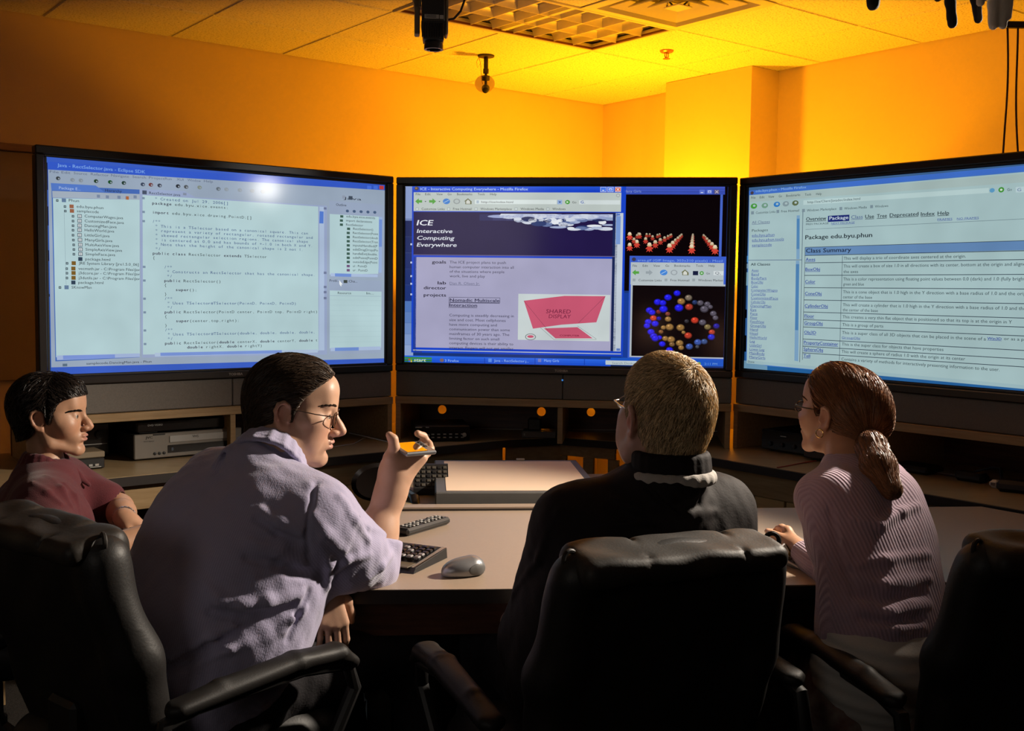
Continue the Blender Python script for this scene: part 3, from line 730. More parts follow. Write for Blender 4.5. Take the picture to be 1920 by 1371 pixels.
for y, s, x1 in ((411, 'Interactive', 380), (456, 'Computing', 392), (501, 'Everywhere', 408)): d.text(146, y, s, 25, (216, 220, 230), x1, 8, True, shear=.25)
d.rect(140, 570, 1440, 1190, (164, 162, 192), 6); d.rect(126, 570, 141, 1190, (34, 60, 150), 6); d.rect(1440, 280, 1454, 1190, (26, 38, 84), 7)
d.rect(1458, 280, 1490, 1192, (190, 200, 212), 7); d.rect(1461, 300, 1487, 486, (118, 150, 208), 8); d.rect(1462, 284, 1486, 297, (90, 120, 190), 8); d.rect(1462, 1172, 1486, 1188, (90, 120, 190), 8)
PG = (54, 52, 74)
for x, y, s, x1 in ((246, 612, 'goals', 340), (284, 750, 'lab', 340), (192, 782, 'director', 340), (192, 829, 'projects', 340)): d.text(x, y, s, 20, (30, 26, 44), x1, 7, True)
for y, s, x1 in ((612, 'The ICE project plans to push', 734), (643, 'human computer interaction into all', 786), (673, 'of the situations where people', 724), (703, 'work, live and play', 596)): d.text(363, y, s, 17, PG, x1, 7)
d.text(363, 751, 'Dan R. Olsen Jr.', 17, (104, 106, 132), 562, 7, under=True)
d.text(364, 863, 'Nomadic Multiscale', 20, (42, 40, 70), 692, 7, True, under=True); d.text(362, 896, 'Interaction', 20, (42, 40, 70), 544, 7, True, under=True)
for x0, y0, x1, y1 in ((358, 836, 694, 838), (358, 872, 694, 874), (358, 905, 545, 907), (358, 838, 360, 905), (693, 838, 695, 872)): d.rect(x0, y0, x1, y1, (60, 58, 86), 7)
for k, (s, x1) in enumerate((('Computing is steadily decreasing in', 786), ('size and cost. Most cellphones', 732), ('have more computing and', 674), ('communication power than some', 760), ('mainframes of 30 years ago. The', 756), ('limiting factor on such small', 690), ('computing devices is their ability to', 782), ('interact. Fingers will not get smaller', 784))): d.text(361, 961 + k * 30.6, s, 17, PG, x1, 7)
d.rect(816, 812, 1416, 1126, (196, 206, 206), 7)                    # pink sketch
PINK = (196, 86, 112)
d.quad([(852, 858), (1120, 826), (1390, 828), (1330, 1000), (1100, 1016), (912, 1042)], PINK, 8)
d.line(852, 858, 1010, 1052, 1.4, (70, 40, 60), 9); d.line(1390, 828, 1212, 1004, 1.4, (70, 40, 60), 9)
d.quad([(985, 1040), (1205, 1032), (1305, 1106), (1060, 1106)], PINK, 8); d.line(955, 1030, 1050, 1114, 1.6, (90, 100, 100), 8); d.line(1050, 1114, 1330, 1114, 1.6, (90, 100, 100), 8); d.line(1205, 1024, 1330, 1110, 1.6, (90, 100, 100), 8)
d.text(998, 940, 'SHARED', 26, (110, 30, 60), 1160, 10, shear=.1); d.text(1016, 972, 'DISPLAY', 24, (110, 30, 60), 1160, 10, shear=.1); d.text(1088, 1092, 'COMPUTER', 11, (130, 36, 60), 1218, 10, True)
d.oval(896, 1096, 36, 22, (110, 116, 120), 8, 14); d.oval(896, 1096, 31, 18, (196, 206, 206), 9, 14); d.oval(896, 1094, 22, 9, PINK, 10, 10)
d.rect(122, 1180, 1492, 1212, (182, 192, 196), 7); d.text(134, 1198, 'Done', 14, (50, 52, 54), 180, 8)
d.grad(62, 1232, 1424, 1286, (46, 104, 226), (20, 66, 188), 5, 4); d.rect(1424, 1232, 2168, 1290, (28, 84, 190), 5)
d.grad(62, 1228, 246, 1274, (66, 146, 60), (30, 96, 34), 7, 3); d.text(126, 1258, 'start', 21, (200, 220, 190), 206, 8, True, shear=.2)
d.rect(92, 1240, 104, 1250, (200, 70, 40), 8); d.rect(106, 1240, 116, 1250, (90, 170, 60), 8); d.rect(92, 1252, 104, 1262, (60, 110, 210), 8); d.rect(106, 1252, 116, 1262, (220, 190, 60), 8)
for x, s, x1 in ((332, '3 Firefox', 424), (656, 'Java - RectSelector.j...', 884), (986, 'Many Girls', 1084)): d.text(x, 1260, s, 16, (150, 186, 240), x1, 8)
d.oval(312, 1250, 14, 12, (120, 96, 90), 8, 8); d.rect(618, 1238, 640, 1262, (90, 140, 230), 8); d.rect(945, 1240, 966, 1262, (110, 120, 190), 8)
for x in (592, 924, 1250): d.rect(x, 1236, x + 3, 1282, (16, 50, 160), 8)
d.text(1388, 1266, '/', 18, (150, 190, 240), lay=8)
d.crop(1130, 320, 3.515)
d.rect(130, 100, 806, 800, (10, 4, 6), 2)
d.grad(132, 102, 806, 158, (72, 92, 196), (54, 76, 176), 3, 3); d.text(140, 144, 'Many Girls', 16, (130, 150, 220), 254, 4)
for x in (655, 704, 752): d.rect(x - 17, 126, x + 17, 154, (90, 112, 206) if x < 740 else (96, 90, 130), 4)
d.rect(646, 143, 662, 147, (230, 236, 250), 5); d.rect(694, 132, 714, 146, (220, 226, 246), 5); d.rect(697, 136, 711, 144, (90, 112, 206), 6)
d.line(742, 131, 762, 149, 3.4, (220, 206, 206), 5); d.line(762, 131, 742, 149, 3.4, (220, 206, 206), 5)
d.rect(776, 158, 782, 566, (70, 100, 196), 4)
d.rect(130, 806, 182, 1240, (24, 60, 150), 3)
def figure(x, y, s, dim):
    c = [int(v * dim) for v in (206, 66, 52)]
    d.quad([(x - 10 * s, y - 16 * s), (x + 10 * s, y - 16 * s), (x + 27 * s, y + 2 * s), (x + 13 * s, y + 6 * s), (x + 22 * s, y + 24 * s), (x + 6 * s, y + 14 * s), (x, y + 26 * s), (x - 6 * s, y + 14 * s), (x - 22 * s, y + 24 * s), (x - 13 * s, y + 6 * s), (x - 27 * s, y + 2 * s)], c, 5 + d.k % 12)
    d.oval(x, y - 22 * s, 17 * s, 9 * s, [int(v * dim) for v in (206, 176, 130)], 6 + d.k % 12, 10); d.oval(x, y - 31 * s, 13 * s, 10 * s, [int(v * dim) for v in (226, 208, 180)], 7 + d.k % 12, 10)
    d.k += 1
d.k = 0
for (xa, ya, xb, yb, n) in ((235, 425, 178, 510, 4), (310, 430, 178, 440, 4), (375, 430, 225, 490, 5), (452, 432, 308, 514, 7), (520, 432, 440, 520, 7), (594, 432, 586, 526, 7), (664, 436, 740, 530, 7)):
    for k in range(n):
        t = (k / (n - 1)) ** 1.7; figure(xa + (xb - xa) * t, ya + (yb - ya) * t, .42 + .56 * t * (.75 if n < 6 else 1), .72 + .28 * t)
d.rect(178, 562, 796, 1246, (58, 92, 200), 18); d.rect(186, 604, 795, 758, (178, 188, 192), 19); d.text(230, 598, 'area.gif (GIF Image, 303x310 pixels) - Mozil', 15, (130, 166, 236), 790, 20); d.oval(206, 585, 14, 13, (60, 56, 80), 20, 8)
for x, s, x1 in ((198, 'File', 226), (264, 'Edit', 298), (334, 'View', 378), (414, 'Go', 438), (472, 'Bookmarks', 576), (614, 'Tools', 660), (698, 'Help', 738)): d.text(x, 634, s, 14, (50, 52, 54), x1, 21)
def toolbar2():
    y = 672
    for x, sg, cc in ((218, -1, (86, 160, 66)), (306, 1, (150, 160, 166))):
        d.quad([(x + 24 * sg, y), (x, y - 19), (x, y - 8), (x - 22 * sg, y - 8), (x - 22 * sg, y + 8), (x, y + 8), (x, y + 19)], cc, 21)
    d.oval(402, y, 25, 19, (66, 128, 206), 21, 12); d.line(386, 680, 418, 664, 3, (190, 214, 230), 22); d.oval(470, y, 23, 18, (150, 158, 164), 21, 12); d.oval(470, y, 15, 12, (178, 188, 192), 22, 12)
    d.quad([(516, y), (542, y - 20), (566, y), (566, y + 18), (524, y + 18), (524, y)], (110, 112, 80), 21); d.quad([(530, y), (542, y - 12), (556, y), (556, y + 15), (530, y + 15)], (206, 208, 200), 22)
    d.rect(594, 662, 628, 690, (24, 30, 60), 21); d.oval(652, 676, 14, 13, (70, 150, 56), 21, 10); d.oval(652, 676, 7, 6, (190, 210, 190), 22, 8); d.text(682, 684, 'Go', 13, (60, 62, 64), 706, 21)
    d.rect(730, 662, 795, 690, (206, 214, 216), 21); d.text(740, 684, 'Q,', 17, (90, 96, 110), 776, 22)
toolbar2()
for x, s, x1 in ((236, 'Customize Links', 388), (446, 'Free Hotmail', 570), (628, 'Windows Market', 792)):
    d.text(x, 729, s, 14, (50, 52, 54), x1, 21); d.rect(x - 38, 712, x - 20, 730, (150, 160, 164), 21)
d.rect(186, 744, 795, 1240, (176, 184, 190), 19); d.rect(198, 756, 796, 1232, (14, 7, 9), 20)
BLUE = (34, 30, 226); TAN = (150, 112, 62); REDB = (168, 58, 42); GR = (86, 80, 92); STL = (60, 84, 160)
balls = [(490, 808, 24, BLUE), (430, 836, 26, BLUE), (362, 866, 26, BLUE), (396, 872, 24, BLUE), (308, 920, 25, BLUE), (325, 934, 24, BLUE), (400, 912, 29, BLUE), (300, 996, 24, BLUE), (292, 1022, 23, BLUE), (345, 1008, 25, BLUE), (370, 974, 17, (26, 22, 150)), (318, 1062, 25, BLUE), (336, 1090, 26, BLUE), (346, 1104, 26, BLUE), (374, 1100, 18, BLUE), (392, 1142, 23, BLUE), (440, 1182, 25, BLUE), (368, 930, 18, (110, 36, 40)), (334, 972, 24, (190, 60, 40)),
 (517, 862, 27, TAN), (565, 838, 25, (120, 106, 90)), (502, 904, 30, BLUE), (568, 898, 27, REDB), (606, 868, 19, (40, 54, 96)), (642, 872, 23, GR), (688, 880, 22, GR), (708, 898, 17, GR), (668, 912, 29, GR), (728, 942, 23, GR), (742, 970, 20, GR), (606, 986, 26, (190, 56, 38)), (657, 1000, 25, GR), (690, 1030, 23, (120, 104, 66)), (748, 1024, 22, (34, 30, 140)), (718, 1064, 22, (170, 60, 44)), (714, 1096, 25, (34, 40, 190)), (668, 1126, 23, (60, 80, 130)), (626, 1130, 26, STL), (570, 1158, 25, STL), (430, 978, 22, TAN), (428, 944, 18, (120, 60, 50)), (440, 1030, 28, TAN), (400, 1034, 18, TAN), (384, 1062, 17, (130, 84, 50)), (512, 1034, 28, TAN), (532, 1066, 14, TAN), (412, 1106, 21, TAN), (450, 1112, 27, TAN), (456, 1144, 20, (120, 90, 56)), (506, 1136, 26, TAN), (516, 1166, 20, TAN), (562, 1086, 26, (180, 60, 42)), (552, 992, 16, (54, 50, 56)), (622, 1160, 14, (70, 70, 80))]
for k, (x, y, rr, c) in enumerate(balls):
    L = 21 + (k % 14) * 2
    d.oval(x, y, rr, rr * .82, [int(v * .62) for v in c], L, 14); d.oval(x - 1, y - 2, rr * .8, rr * .62, c, L + .6, 12)
    d.oval(x - rr * .25, y - rr * .3, rr * .26, rr * .2, [min(255, int(v * 1.25) + 22) for v in c], L + 1.2, 8)
d.rect(120, 1244, 790, 1290, (28, 84, 190), 19)
d.rect(20, 1250, 246, 1283, (186, 198, 204), 20); d.text(62, 1274, 'Search Desktop', 14, (120, 132, 140), 234, 21); d.rect(278, 1250, 326, 1284, (96, 150, 40), 20); d.quad([(296, 1258), (312, 1258), (304, 1275)], (180, 214, 90), 21)
d.rect(374, 1246, 376, 1292, (120, 170, 230), 20)
for x, c in ((412, (196, 80, 70)), (442, (60, 80, 120)), (488, (150, 190, 220)), (522, (190, 140, 150)), (566, (40, 60, 120)), (598, (150, 140, 190)), (632, (110, 160, 70))): d.oval(x, 1271, 15, 11, c, 20, 8); d.oval(x - 3, 1268, 5, 4, (220, 226, 230), 21, 6)
d.text(670, 1280, '2:11 PM', 14, (110, 156, 210), 754, 20)
d.build('display_image', sc, M['screen'], .9325)

# ---- right: class documentation page
r, sc = television(2)
d = Display(FR[2]); d.crop(1370, 270, 2.742)
PB = (160, 186, 188); PL = (142, 172, 180); LINK = (44, 66, 150); TX = (42, 56, 64)
d.grad(64, 205, 1712, 1240, (56, 84, 116), (34, 82, 138), 1, 6)
d.quad([(66, 205), (1700, 20), (1700, 90), (70, 240)], (60, 96, 140), 2)
d.quad([(95, 240), (1508, 110), (1750, 85), (1750, 1290), (80, 1132)], (64, 110, 186), 3)
d.quad([(97, 240), (1750, 92), (1750, 118), (98, 262)], (62, 108, 196), 4)
d.text(130, 249, 'edu.byu.phun - Mozilla Firefox', 12, (126, 166, 214), 390, 6, True); d.oval(112, 252, 9, 9, (70, 60, 70), 6, 8)
d.quad([(98, 264), (1750, 124), (1750, 1275), (84, 1122)], PB, 5)
d.quad([(98, 268), (1750, 134), (1750, 180), (98, 300)], (160, 180, 178), 6)
for x, s, x1 in ((108, 'File', 130), (152, 'Edit', 176), (196, 'View', 226), (250, 'Go', 266), (288, 'Bookmarks', 360), (384, 'Tools', 416), (442, 'Help', 470)): d.text(x, 283 - (x - 108) * .058, s, 12, TX, x1, 8)
for x, y, c in ((122, 320, (70, 150, 60)), (178, 317, (110, 150, 130)), (240, 311, (50, 120, 190)), (286, 308, (130, 150, 156)), (335, 304, (90, 104, 70))): d.oval(x, y, 17, 14, c, 8, 10); d.oval(x + 2, y - 2, 7, 6, (166, 188, 190), 9, 8)
d.quad([(376, 290), (1330, 226), (1330, 252), (376, 314)], (178, 202, 202), 8); d.text(398, 306, 'http://ice/Client/Javadoc/index.html', 12, TX, 668, 9)
d.oval(1347, 239, 14, 12, (90, 150, 190), 9, 8); d.oval(1394, 236, 15, 14, (60, 140, 50), 9, 12); d.oval(1394, 236, 7, 6, (200, 220, 200), 10, 8); d.text(1424, 242, 'Go', 13, TX, 1448, 9); d.quad([(1468, 222), (1600, 214), (1600, 246), (1468, 250)], (178, 200, 204), 8); d.text(1476, 244, 'G', 16, (90, 110, 150), 1496, 9)
for x, y, s, x1 in ((132, 360, 'Customize Links', 232), (262, 353, 'Free Hotmail', 354), (394, 348, 'Windows Marketplace', 546), (586, 338, 'Windows Media', 702), (744, 328, 'Windows', 812)): d.text(x, y, s, 12, TX, x1, 8); d.rect(x - 24, y - 13, x - 10, y + 2, (120, 140, 150), 8)
d.quad([(98, 366), (370, 352), (368, 588), (94, 596)], PB, 7); d.text(112, 411, 'All Classes', 14, (84, 96, 130), 204, 9, under=True)
d.text(112, 452, 'Packages', 13, TX, 194, 9)
for y, s, x1 in ((477, 'edu.byu.phun', 228), (501, 'edu.byu.phun.tools', 276), (527, 'samplecode', 214)): d.text(112, y, s, 13, LINK, x1, 9, under=True)
d.quad([(342, 368), (358, 367), (357, 592), (340, 593)], (120, 158, 190), 8); d.quad([(343, 385), (357, 384), (356, 540), (341, 541)], (76, 128, 176), 9)
d.line(94, 598, 368, 596, 2, (60, 80, 120), 9); d.line(374, 350, 358, 1122, 2.4, (50, 66, 90), 9)
d.text(106, 626, 'All Classes', 13, TX, 206, 9, True)
names = ['Axes', 'Band', 'BodyPart', 'BoxObj', 'Color', 'ComputerWages', 'ConeObj', 'CustomizedFace', 'CylinderObj', 'DancingMan', 'Eye', 'Face', 'Floor', 'FixedView', 'GroupObj', 'Hand', 'Head', 'HelloWorld', 'Leg', 'LittleGirl', 'Lower Leg', 'MainBody', 'ManyGirls']
ws = [36, 38, 78, 60, 36, 136, 74, 140, 74, 106, 30, 36, 36, 72, 80, 40, 40, 86, 26, 60, 76, 78, 82]
for k, (s, wd) in enumerate(zip(names, ws)): d.text(110 - k * .5, 656 + k * 20.2, s, 12, LINK, 110 + wd - k * .5, 9, under=True)
d.quad([(338, 600), (356, 600), (350, 1118), (330, 1114)], (120, 158, 190), 8); d.quad([(338, 618), (355, 618), (350, 958), (334, 957)], (70, 122, 172), 9)
def rowtxt(x, y, s, cap, col, x1, slope, **k): d.text(x, y, s, cap, col, x1, 9, **k)
d.rect(503, 370, 612, 396, (28, 40, 110), 8); d.text(510, 391, 'Package', 17, (190, 206, 220), 608, 10, True)
for x, y, s, x1, c in ((390, 396, 'Overview', 494, TX), (622, 386, 'Class', 682, (96, 116, 150)), (694, 383, 'Use', 740, TX), (754, 380, 'Tree', 806, TX), (820, 376, 'Deprecated', 968, TX), (980, 370, 'Index', 1052, TX), (1066, 366, 'Help', 1126, TX)): d.text(x, y, s, 18, c, x1, 9, True, under=True)
d.text(390, 418, 'PREV PACKAGE', 9, TX, 506, 9); d.text(520, 414, 'NEXT PACKAGE', 9, LINK, 640, 9, under=True); d.text(1066, 394, 'FRAMES', 10, LINK, 1142, 9, under=True); d.text(1166, 390, 'NO FRAMES', 10, LINK, 1278, 9, under=True)
d.line(388, 440, 1750, 374, 1.4, (90, 110, 120), 9)
d.text(386, 491, 'Package edu.byu.phun', 21, (30, 40, 48), 730, 9, True)
d.quad([(386, 532), (1750, 490), (1750, 540), (386, 574)], (96, 132, 176), 8); d.text(390, 560, 'Class Summary', 21, (26, 36, 60), 622, 10, True)
d.line(386, 532, 1750, 490, 2, (40, 54, 70), 10)
for i, yl in enumerate((574, 612, 676, 739, 802, 864, 903, 941, 1003, 1040, 1074)):
    u, z = d.pt(385 - i * 1.2, yl); d.poly([(u, z - .0012), (u + 1.2, z - .0012), (u + 1.2, z + .0012), (u, z + .0012)], (40, 54, 70), 10)
d.line(386, 532, 372, 1110, 2, (40, 54, 70), 10); d.line(578, 575, 562, 1112, 2, (40, 54, 70), 10)
rowsR = [(602, 'Axes', 438, [(596, 'This will display a trio of coordinate axes centered at the origin.', 1212)]), (653, 'BoxObj', 462, [(636, 'This will create a box of size 1.0 in all directions with its center, bottom at the origin and aligned with', 1590), (664, 'the axes', 658)]),
 (716, 'Color', 438, [(702, 'This is a color representation using floating point values between 0.0 (dark) and 1.0 (fully bright) for red,', 1620), (728, 'green and blue', 688)]), (777, 'ConeObj', 470, [(768, 'This is a cone object that is 1.0 high in the Y direction with a base radius of 1.0 and the origin at the', 1620), (794, 'center of the base', 730)]),
 (840, 'CylinderObj', 502, [(834, 'This will create a cylinder that is 1.0 high in the Y direction with a base radius of 1.0 and the origin at', 1630), (860, 'the center of the base', 760)]), (892, 'Floor', 432, [(896, 'This creates a very thin flat object that is positioned so that its top is at the origin in Y', 1450)]),
 (928, 'GroupObj', 476, [(936, 'This is a group of parts', 788)]), (976, 'Obj3D', 442, [(977, 'This is a super class of all 3D objects that can be placed in the scene of a', 1316)]), (1028, 'PropertyContainer', 556, [(1036, 'This is the super class for objects that have properties', 1098)]), (1062, 'SphereObj', 478, [(1074, 'This will create a sphere of radius 1.0 with the origin at its center', 1210)]), (1096, 'Tell', 412, [(1113, 'Contains a variety of methods for interactively presenting information to the user.', 1388)])]
for i, (y, s, x1, ls) in enumerate(rowsR):
    d.text(388 - i * 1.1, y, s, 16, LINK, x1, 10, True, under=True)
    for yy, t, xe in ls: d.text(584 - i * 1.2, yy, t, 15, TX, xe, 10)
d.text(1322, 1006, 'Win3D', 13, LINK, 1396, 10, True, under=True); d.text(1408, 1008, 'or as a part of a', 15, TX, 1600, 10); d.text(574, 1000, 'GroupObj', 11, LINK, 668, 10, under=True)
d.quad([(84, 1112), (1750, 1262), (1750, 1282), (84, 1128)], (150, 178, 184), 8); d.text(92, 1124, 'Done', 10, TX, 124, 9)
d.quad([(52, 1112), (78, 1114), (190, 1142), (190, 1168), (52, 1155)], (104, 144, 170), 4); d.quad([(190, 1142), (1750, 1276), (1750, 1310), (190, 1168)], (34, 92, 150), 6)
d.rect(64, 576, 92, 608, (70, 130, 190), 4); d.rect(64, 616, 90, 640, (120, 150, 170), 4); d.rect(62, 660, 88, 728, (120, 160, 176), 4)
# keep the picture inside the glass of this set
_h = TVW / 2 - .042
d.v = [(min(max(a, -_h), _h), b, min(max(c, TVZ + .042), TVZ + TVH - .042)) for a, b, c in d.v]
d.build('display_image', sc, M['screen'], .9325)
# ------------------------------------------------------------------ media furniture along the corner
WT = 0.74                                   # height of worktop and tables
def offset_line(pts, d):
    """parallel of an open polyline, d to the far side (to the left of its direction)"""
    out = []
    for i, p in enumerate(pts):
        a = nrm(V(*pts[i]) - V(*pts[i - 1])) if i else nrm(V(*pts[1]) - V(*pts[0]))
        b = nrm(V(*pts[i + 1]) - V(*pts[i])) if i < len(pts) - 1 else a
        n = nrm(V(-a[1], a[0]) + V(-b[1], b[0])); k = d / max(.3, n @ V(-a[1], a[0])); out.append(tuple(V(*p) + n * k))
    return out
dl = V(math.cos(FR[0].a), math.sin(FR[0].a)); dr = V(math.cos(FR[2].a), math.sin(FR[2].a))
L0 = V(-1.187, 3.78); R0 = V(.772, 4.315)
front = [tuple(L0 - dl * 1.75), tuple(L0 + dl * 1.50), (.225, 4.80), tuple(R0 - dr * .47), tuple(R0 + dr * 2.1)]
back = offset_line(front, .78)
wk = empty('worktop', (0, 4.8, 0), 0, 'long oak worktop running under the shelves along both walls', 'worktop')
def rel(o, x, y, z=0): return tuple(V(x, y, z) - V(*o.location))
def poly_at(o, pts): return [(x - o.location[0], y - o.location[1]) for x, y in pts]
q = MB()
for i in range(4): q.prism(poly_at(wk, [front[i], front[i + 1], back[i + 1], back[i]]), .712, WT)
q.build('board', M['oak_top'], wk, smooth=False)
eb = offset_line(front, -.006); ei = offset_line(front, -.0005)
q = MB()
for i in range(4): q.prism(poly_at(wk, [eb[i], eb[i + 1], ei[i + 1], ei[i]]), .706, WT - .002)
q.build('edge_band', M['edge'], wk, smooth=False)

# base cabinets below it: an apron rail, panels and an open knee space
M['oak_lit'] = mat('oak_front_lit', (.56, .38, .17), .45, spec=.3, vscale=5, stretch=(1.2, 14, 14), col2=(.46, .30, .13))  # oak in a lighter tone: amber light on the fronts put into the colour
def base_cabinet(p, dirv, L, label, panels, doors=()):
    a = math.atan2(dirv[1], dirv[0])
    r = empty('base_cabinet', (p[0], p[1], 0), a, label, 'cabinet')
    q = MB(); q.box(0, L, .03, .05, .612, .704, ch=.002); q.build('apron', M['oak'], r)
    for x0, x1 in panels:
        q = MB(); q.box(x0, x1, .034, .052, .02, .610, ch=.002); q.build('front_panel', M['oak_lit'], r)
    for x in doors:
        q = MB(); q.box(x, x + .02, .055, .60, .0, .700, ch=.001); q.build('side_panel', M['oak'], r)
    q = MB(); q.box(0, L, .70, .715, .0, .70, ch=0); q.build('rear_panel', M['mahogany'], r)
    return r
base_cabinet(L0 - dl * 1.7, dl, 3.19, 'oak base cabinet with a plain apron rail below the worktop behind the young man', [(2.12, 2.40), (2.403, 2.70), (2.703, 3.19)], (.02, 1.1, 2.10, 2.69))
p = R0 - dr * .20
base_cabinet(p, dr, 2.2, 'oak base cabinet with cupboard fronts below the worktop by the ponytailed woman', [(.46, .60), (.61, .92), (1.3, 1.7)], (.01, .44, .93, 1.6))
# the short middle front under the corner of the worktop, with openings that let the amber light through
cb = empty('corner_cabinet', (.225, 4.83, 0), 0, 'dark oak corner front with square openings glowing amber behind the flat display', 'cabinet')
c1 = V(-.02, 4.75); c2 = V(.225, 4.825); c3 = V(.46, 4.70)
for a, b, full in ((c1, c2, True), (c2, c3, False)):
    d = b - a; L = np.linalg.norm(d); R = Matrix.Translation(rel(cb, *a)) @ Matrix.Rotation(math.atan2(d[1], d[0]), 4, 'Z')
    q = MB(); q.box(.0, L + .004, .0, .018, .655 if not full else .62, .705, ch=.001, M=R); q.build('apron', M['oak'], cb)
    if full:
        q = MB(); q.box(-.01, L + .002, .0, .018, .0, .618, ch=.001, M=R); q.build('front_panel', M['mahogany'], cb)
    else:
        for x0, x1 in ((.0, .03), (.115, .165), (L - .03, L + .02)):
            q = MB(); q.box(x0, x1, .0, .018, .0, .653, ch=.001, M=R); q.build('post', M['oak'], cb)
        q = MB(); q.box(.031, L - .031, .019, .03, .0, .40, ch=.001, M=R); q.build('lower_panel', M['oak'], cb)

# shelf units standing on the worktop and carrying the televisions
def px_on(i, px, py, y=0.0): return FR[i].on_plane(px, py, y)[0]
SH_LABEL = ['oak media shelf carrying the television with the code editor', 'oak media shelf with three glowing cable holes under the middle television', 'oak media shelf carrying the television with the class summary']
def holes_panel(name, x0, x1, z0, z1, y, holes, m, parent, th=.012):
    cu = bpy.data.curves.new('panel', 'CURVE'); cu.dimensions = '2D'; cu.fill_mode = 'BOTH'; cu.extrude = th / 2
    def loop(pts):
        sp = cu.splines.new('POLY'); sp.points.add(len(pts) - 1); sp.use_cyclic_u = True
        for i, (a, b) in enumerate(pts): sp.points[i].co = (a, b, 0, 1)
    loop([(x0, z0), (x1, z0), (x1, z1), (x0, z1)])
    for hx, hz, hr in holes: loop([(hx + hr * math.cos(k * math.pi / 10), hz + hr * math.sin(k * math.pi / 10)) for k in range(20)])
    o = bpy.data.objects.new('panel', cu); me = bpy.data.meshes.new_from_object(o)
    me.name = name; bpy.data.objects.remove(o); bpy.data.curves.remove(cu)
    for v in me.vertices: v.co = (v.co.x, y + v.co.z, v.co.y)
    me.flip_normals()
    return link_mesh(name, me, m, parent, smooth=False)
def shelf(i, x0, x1, div, holes):
    fr = FR[i]
    r = empty('media_shelf', (fr.o[0], fr.o[1], WT), fr.a, SH_LABEL[i], 'shelf')
    q = MB(); q.box(x0, x1, -.004, .44, .160, .1915, ch=.0015); q.build('top_board', M['oak'], r)
    for x, w in div:
        q = MB(); q.box(x, x + w, .0, .42, .0005, .1595, ch=.001); q.build('divider', M['oak'], r)
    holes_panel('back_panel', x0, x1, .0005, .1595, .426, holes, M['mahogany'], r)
    return r
W2 = TVW / 2
hx = []
for px, py, rr in ((829, 768, .021), (1015, 772, .021), (1108, 773, .020)):
    u, z = FR[1].on_plane(px, py, .42); hx.append((u, z - WT, rr))
dv0 = px_on(0, 432, 800); dv1 = px_on(1, 1050, 790); dv2 = px_on(2, 1655, 800)
shelf(0, -W2, W2 - .002, [(-W2 + .002, .022), (dv0, .022), (W2 - .026, .022)], [(px_on(0, 296, 796, .42), .13, .02)])
shelf(1, -W2 + .002, W2 - .002, [(-W2 + .003, .022), (dv1 - .011, .022), (W2 - .026, .022)], hx)
shelf(2, -W2 + .002, W2, [(-W2 + .003, .022), (dv2 - .010, .022), (W2 - .03, .022)], [(px_on(2, 1840, 830, .42), .12, .02)])

# ------------------------------------------------------------------ equipment on the worktop
def gear(i, px, py, name, label, cat, group=None, dy=0.0):
    """an Empty on the worktop under the photographed base point, turned like shelf i"""
    P = atz(px, py, WT); P[:2] += FR[i].uy * dy
    return empty(name, (P[0], P[1], WT + .0005), FR[i].a, label, cat, group)
def feet(r, xs, ys, h=.008):
    for x in xs:
        for y in ys:
            q = MB(); q.lathe([(.011, 0), (.012, h)], 10, M=Matrix.Translation((x, y, 0))); q.build('foot', M['black_plastic'], r)
# silver video recorder
r = gear(0, 252, 866, 'video_recorder', 'silver video recorder with a black cassette window on the worktop', 'recorder')
q = MB(); q.box(0, .43, .012, .30, .008, .098, ch=.003); q.build('case', M['black_plastic'], r)
q = MB(); q.box(0, .43, .0, .0118, .006, .100, ch=.003); q.build('face', mat('champagne_face', (.20, .18, .155), .42, metal=.3, var=.05), r)
q = MB(); q.box(.128, .40, -.002, -.0002, .022, .052, ch=.001); q.build('display_window', M['gloss_black'], r)
q = MB(); q.box(.135, .40, -.003, -.0002, .062, .088, ch=.002); q.build('cassette_door', M['label'], r)
q = MB(); q.box(.072, .118, -.003, -.0002, .094, .099, ch=.001); q.build('power_button', M['black_plastic'], r)
for k in range(3):
    q = MB(); q.lathe([(.006, 0), (.006, .002), (0, .003)], 12, M=Matrix.Translation((.078 + .018 * k, -.0002, .024)) @ Matrix.Rotation(math.pi / 2, 4, 'X'), caps=False); q.build('jack', M['black_plastic'], r)
v, t = text_geo('JVC', True); q = MB(); q.add([(.044 + a * .017, -.0006, .083 + b * .013) for a, b in v], t); q.build('maker_lettering', M['black_plastic'], r, smooth=False)
for tx, x, z, k in (('Hi-Fi Stereo', .036, .070, .008), ('VHS', .225, .075, .014)):
    v, t = text_geo(tx); q = MB(); q.add([(x + a * k, -.0036 if x > .2 else -.0006, z + b * k) for a, b in v], t); q.build('lettering', M['black_plastic'], r, smooth=False)
v, t = text_geo('01', True); q = MB(); q.add([(.14 + b * .0, -.0026, .028) for a, b in v[:0]] + [(.142 + a * .009, -.0026, .030 + b * .018) for a, b in v], t); q.build('clock_digits', emit_mat('grey_digits', (.05, .055, .06), 1), r, smooth=False)
feet(r, (.04, .39), (.04, .26))
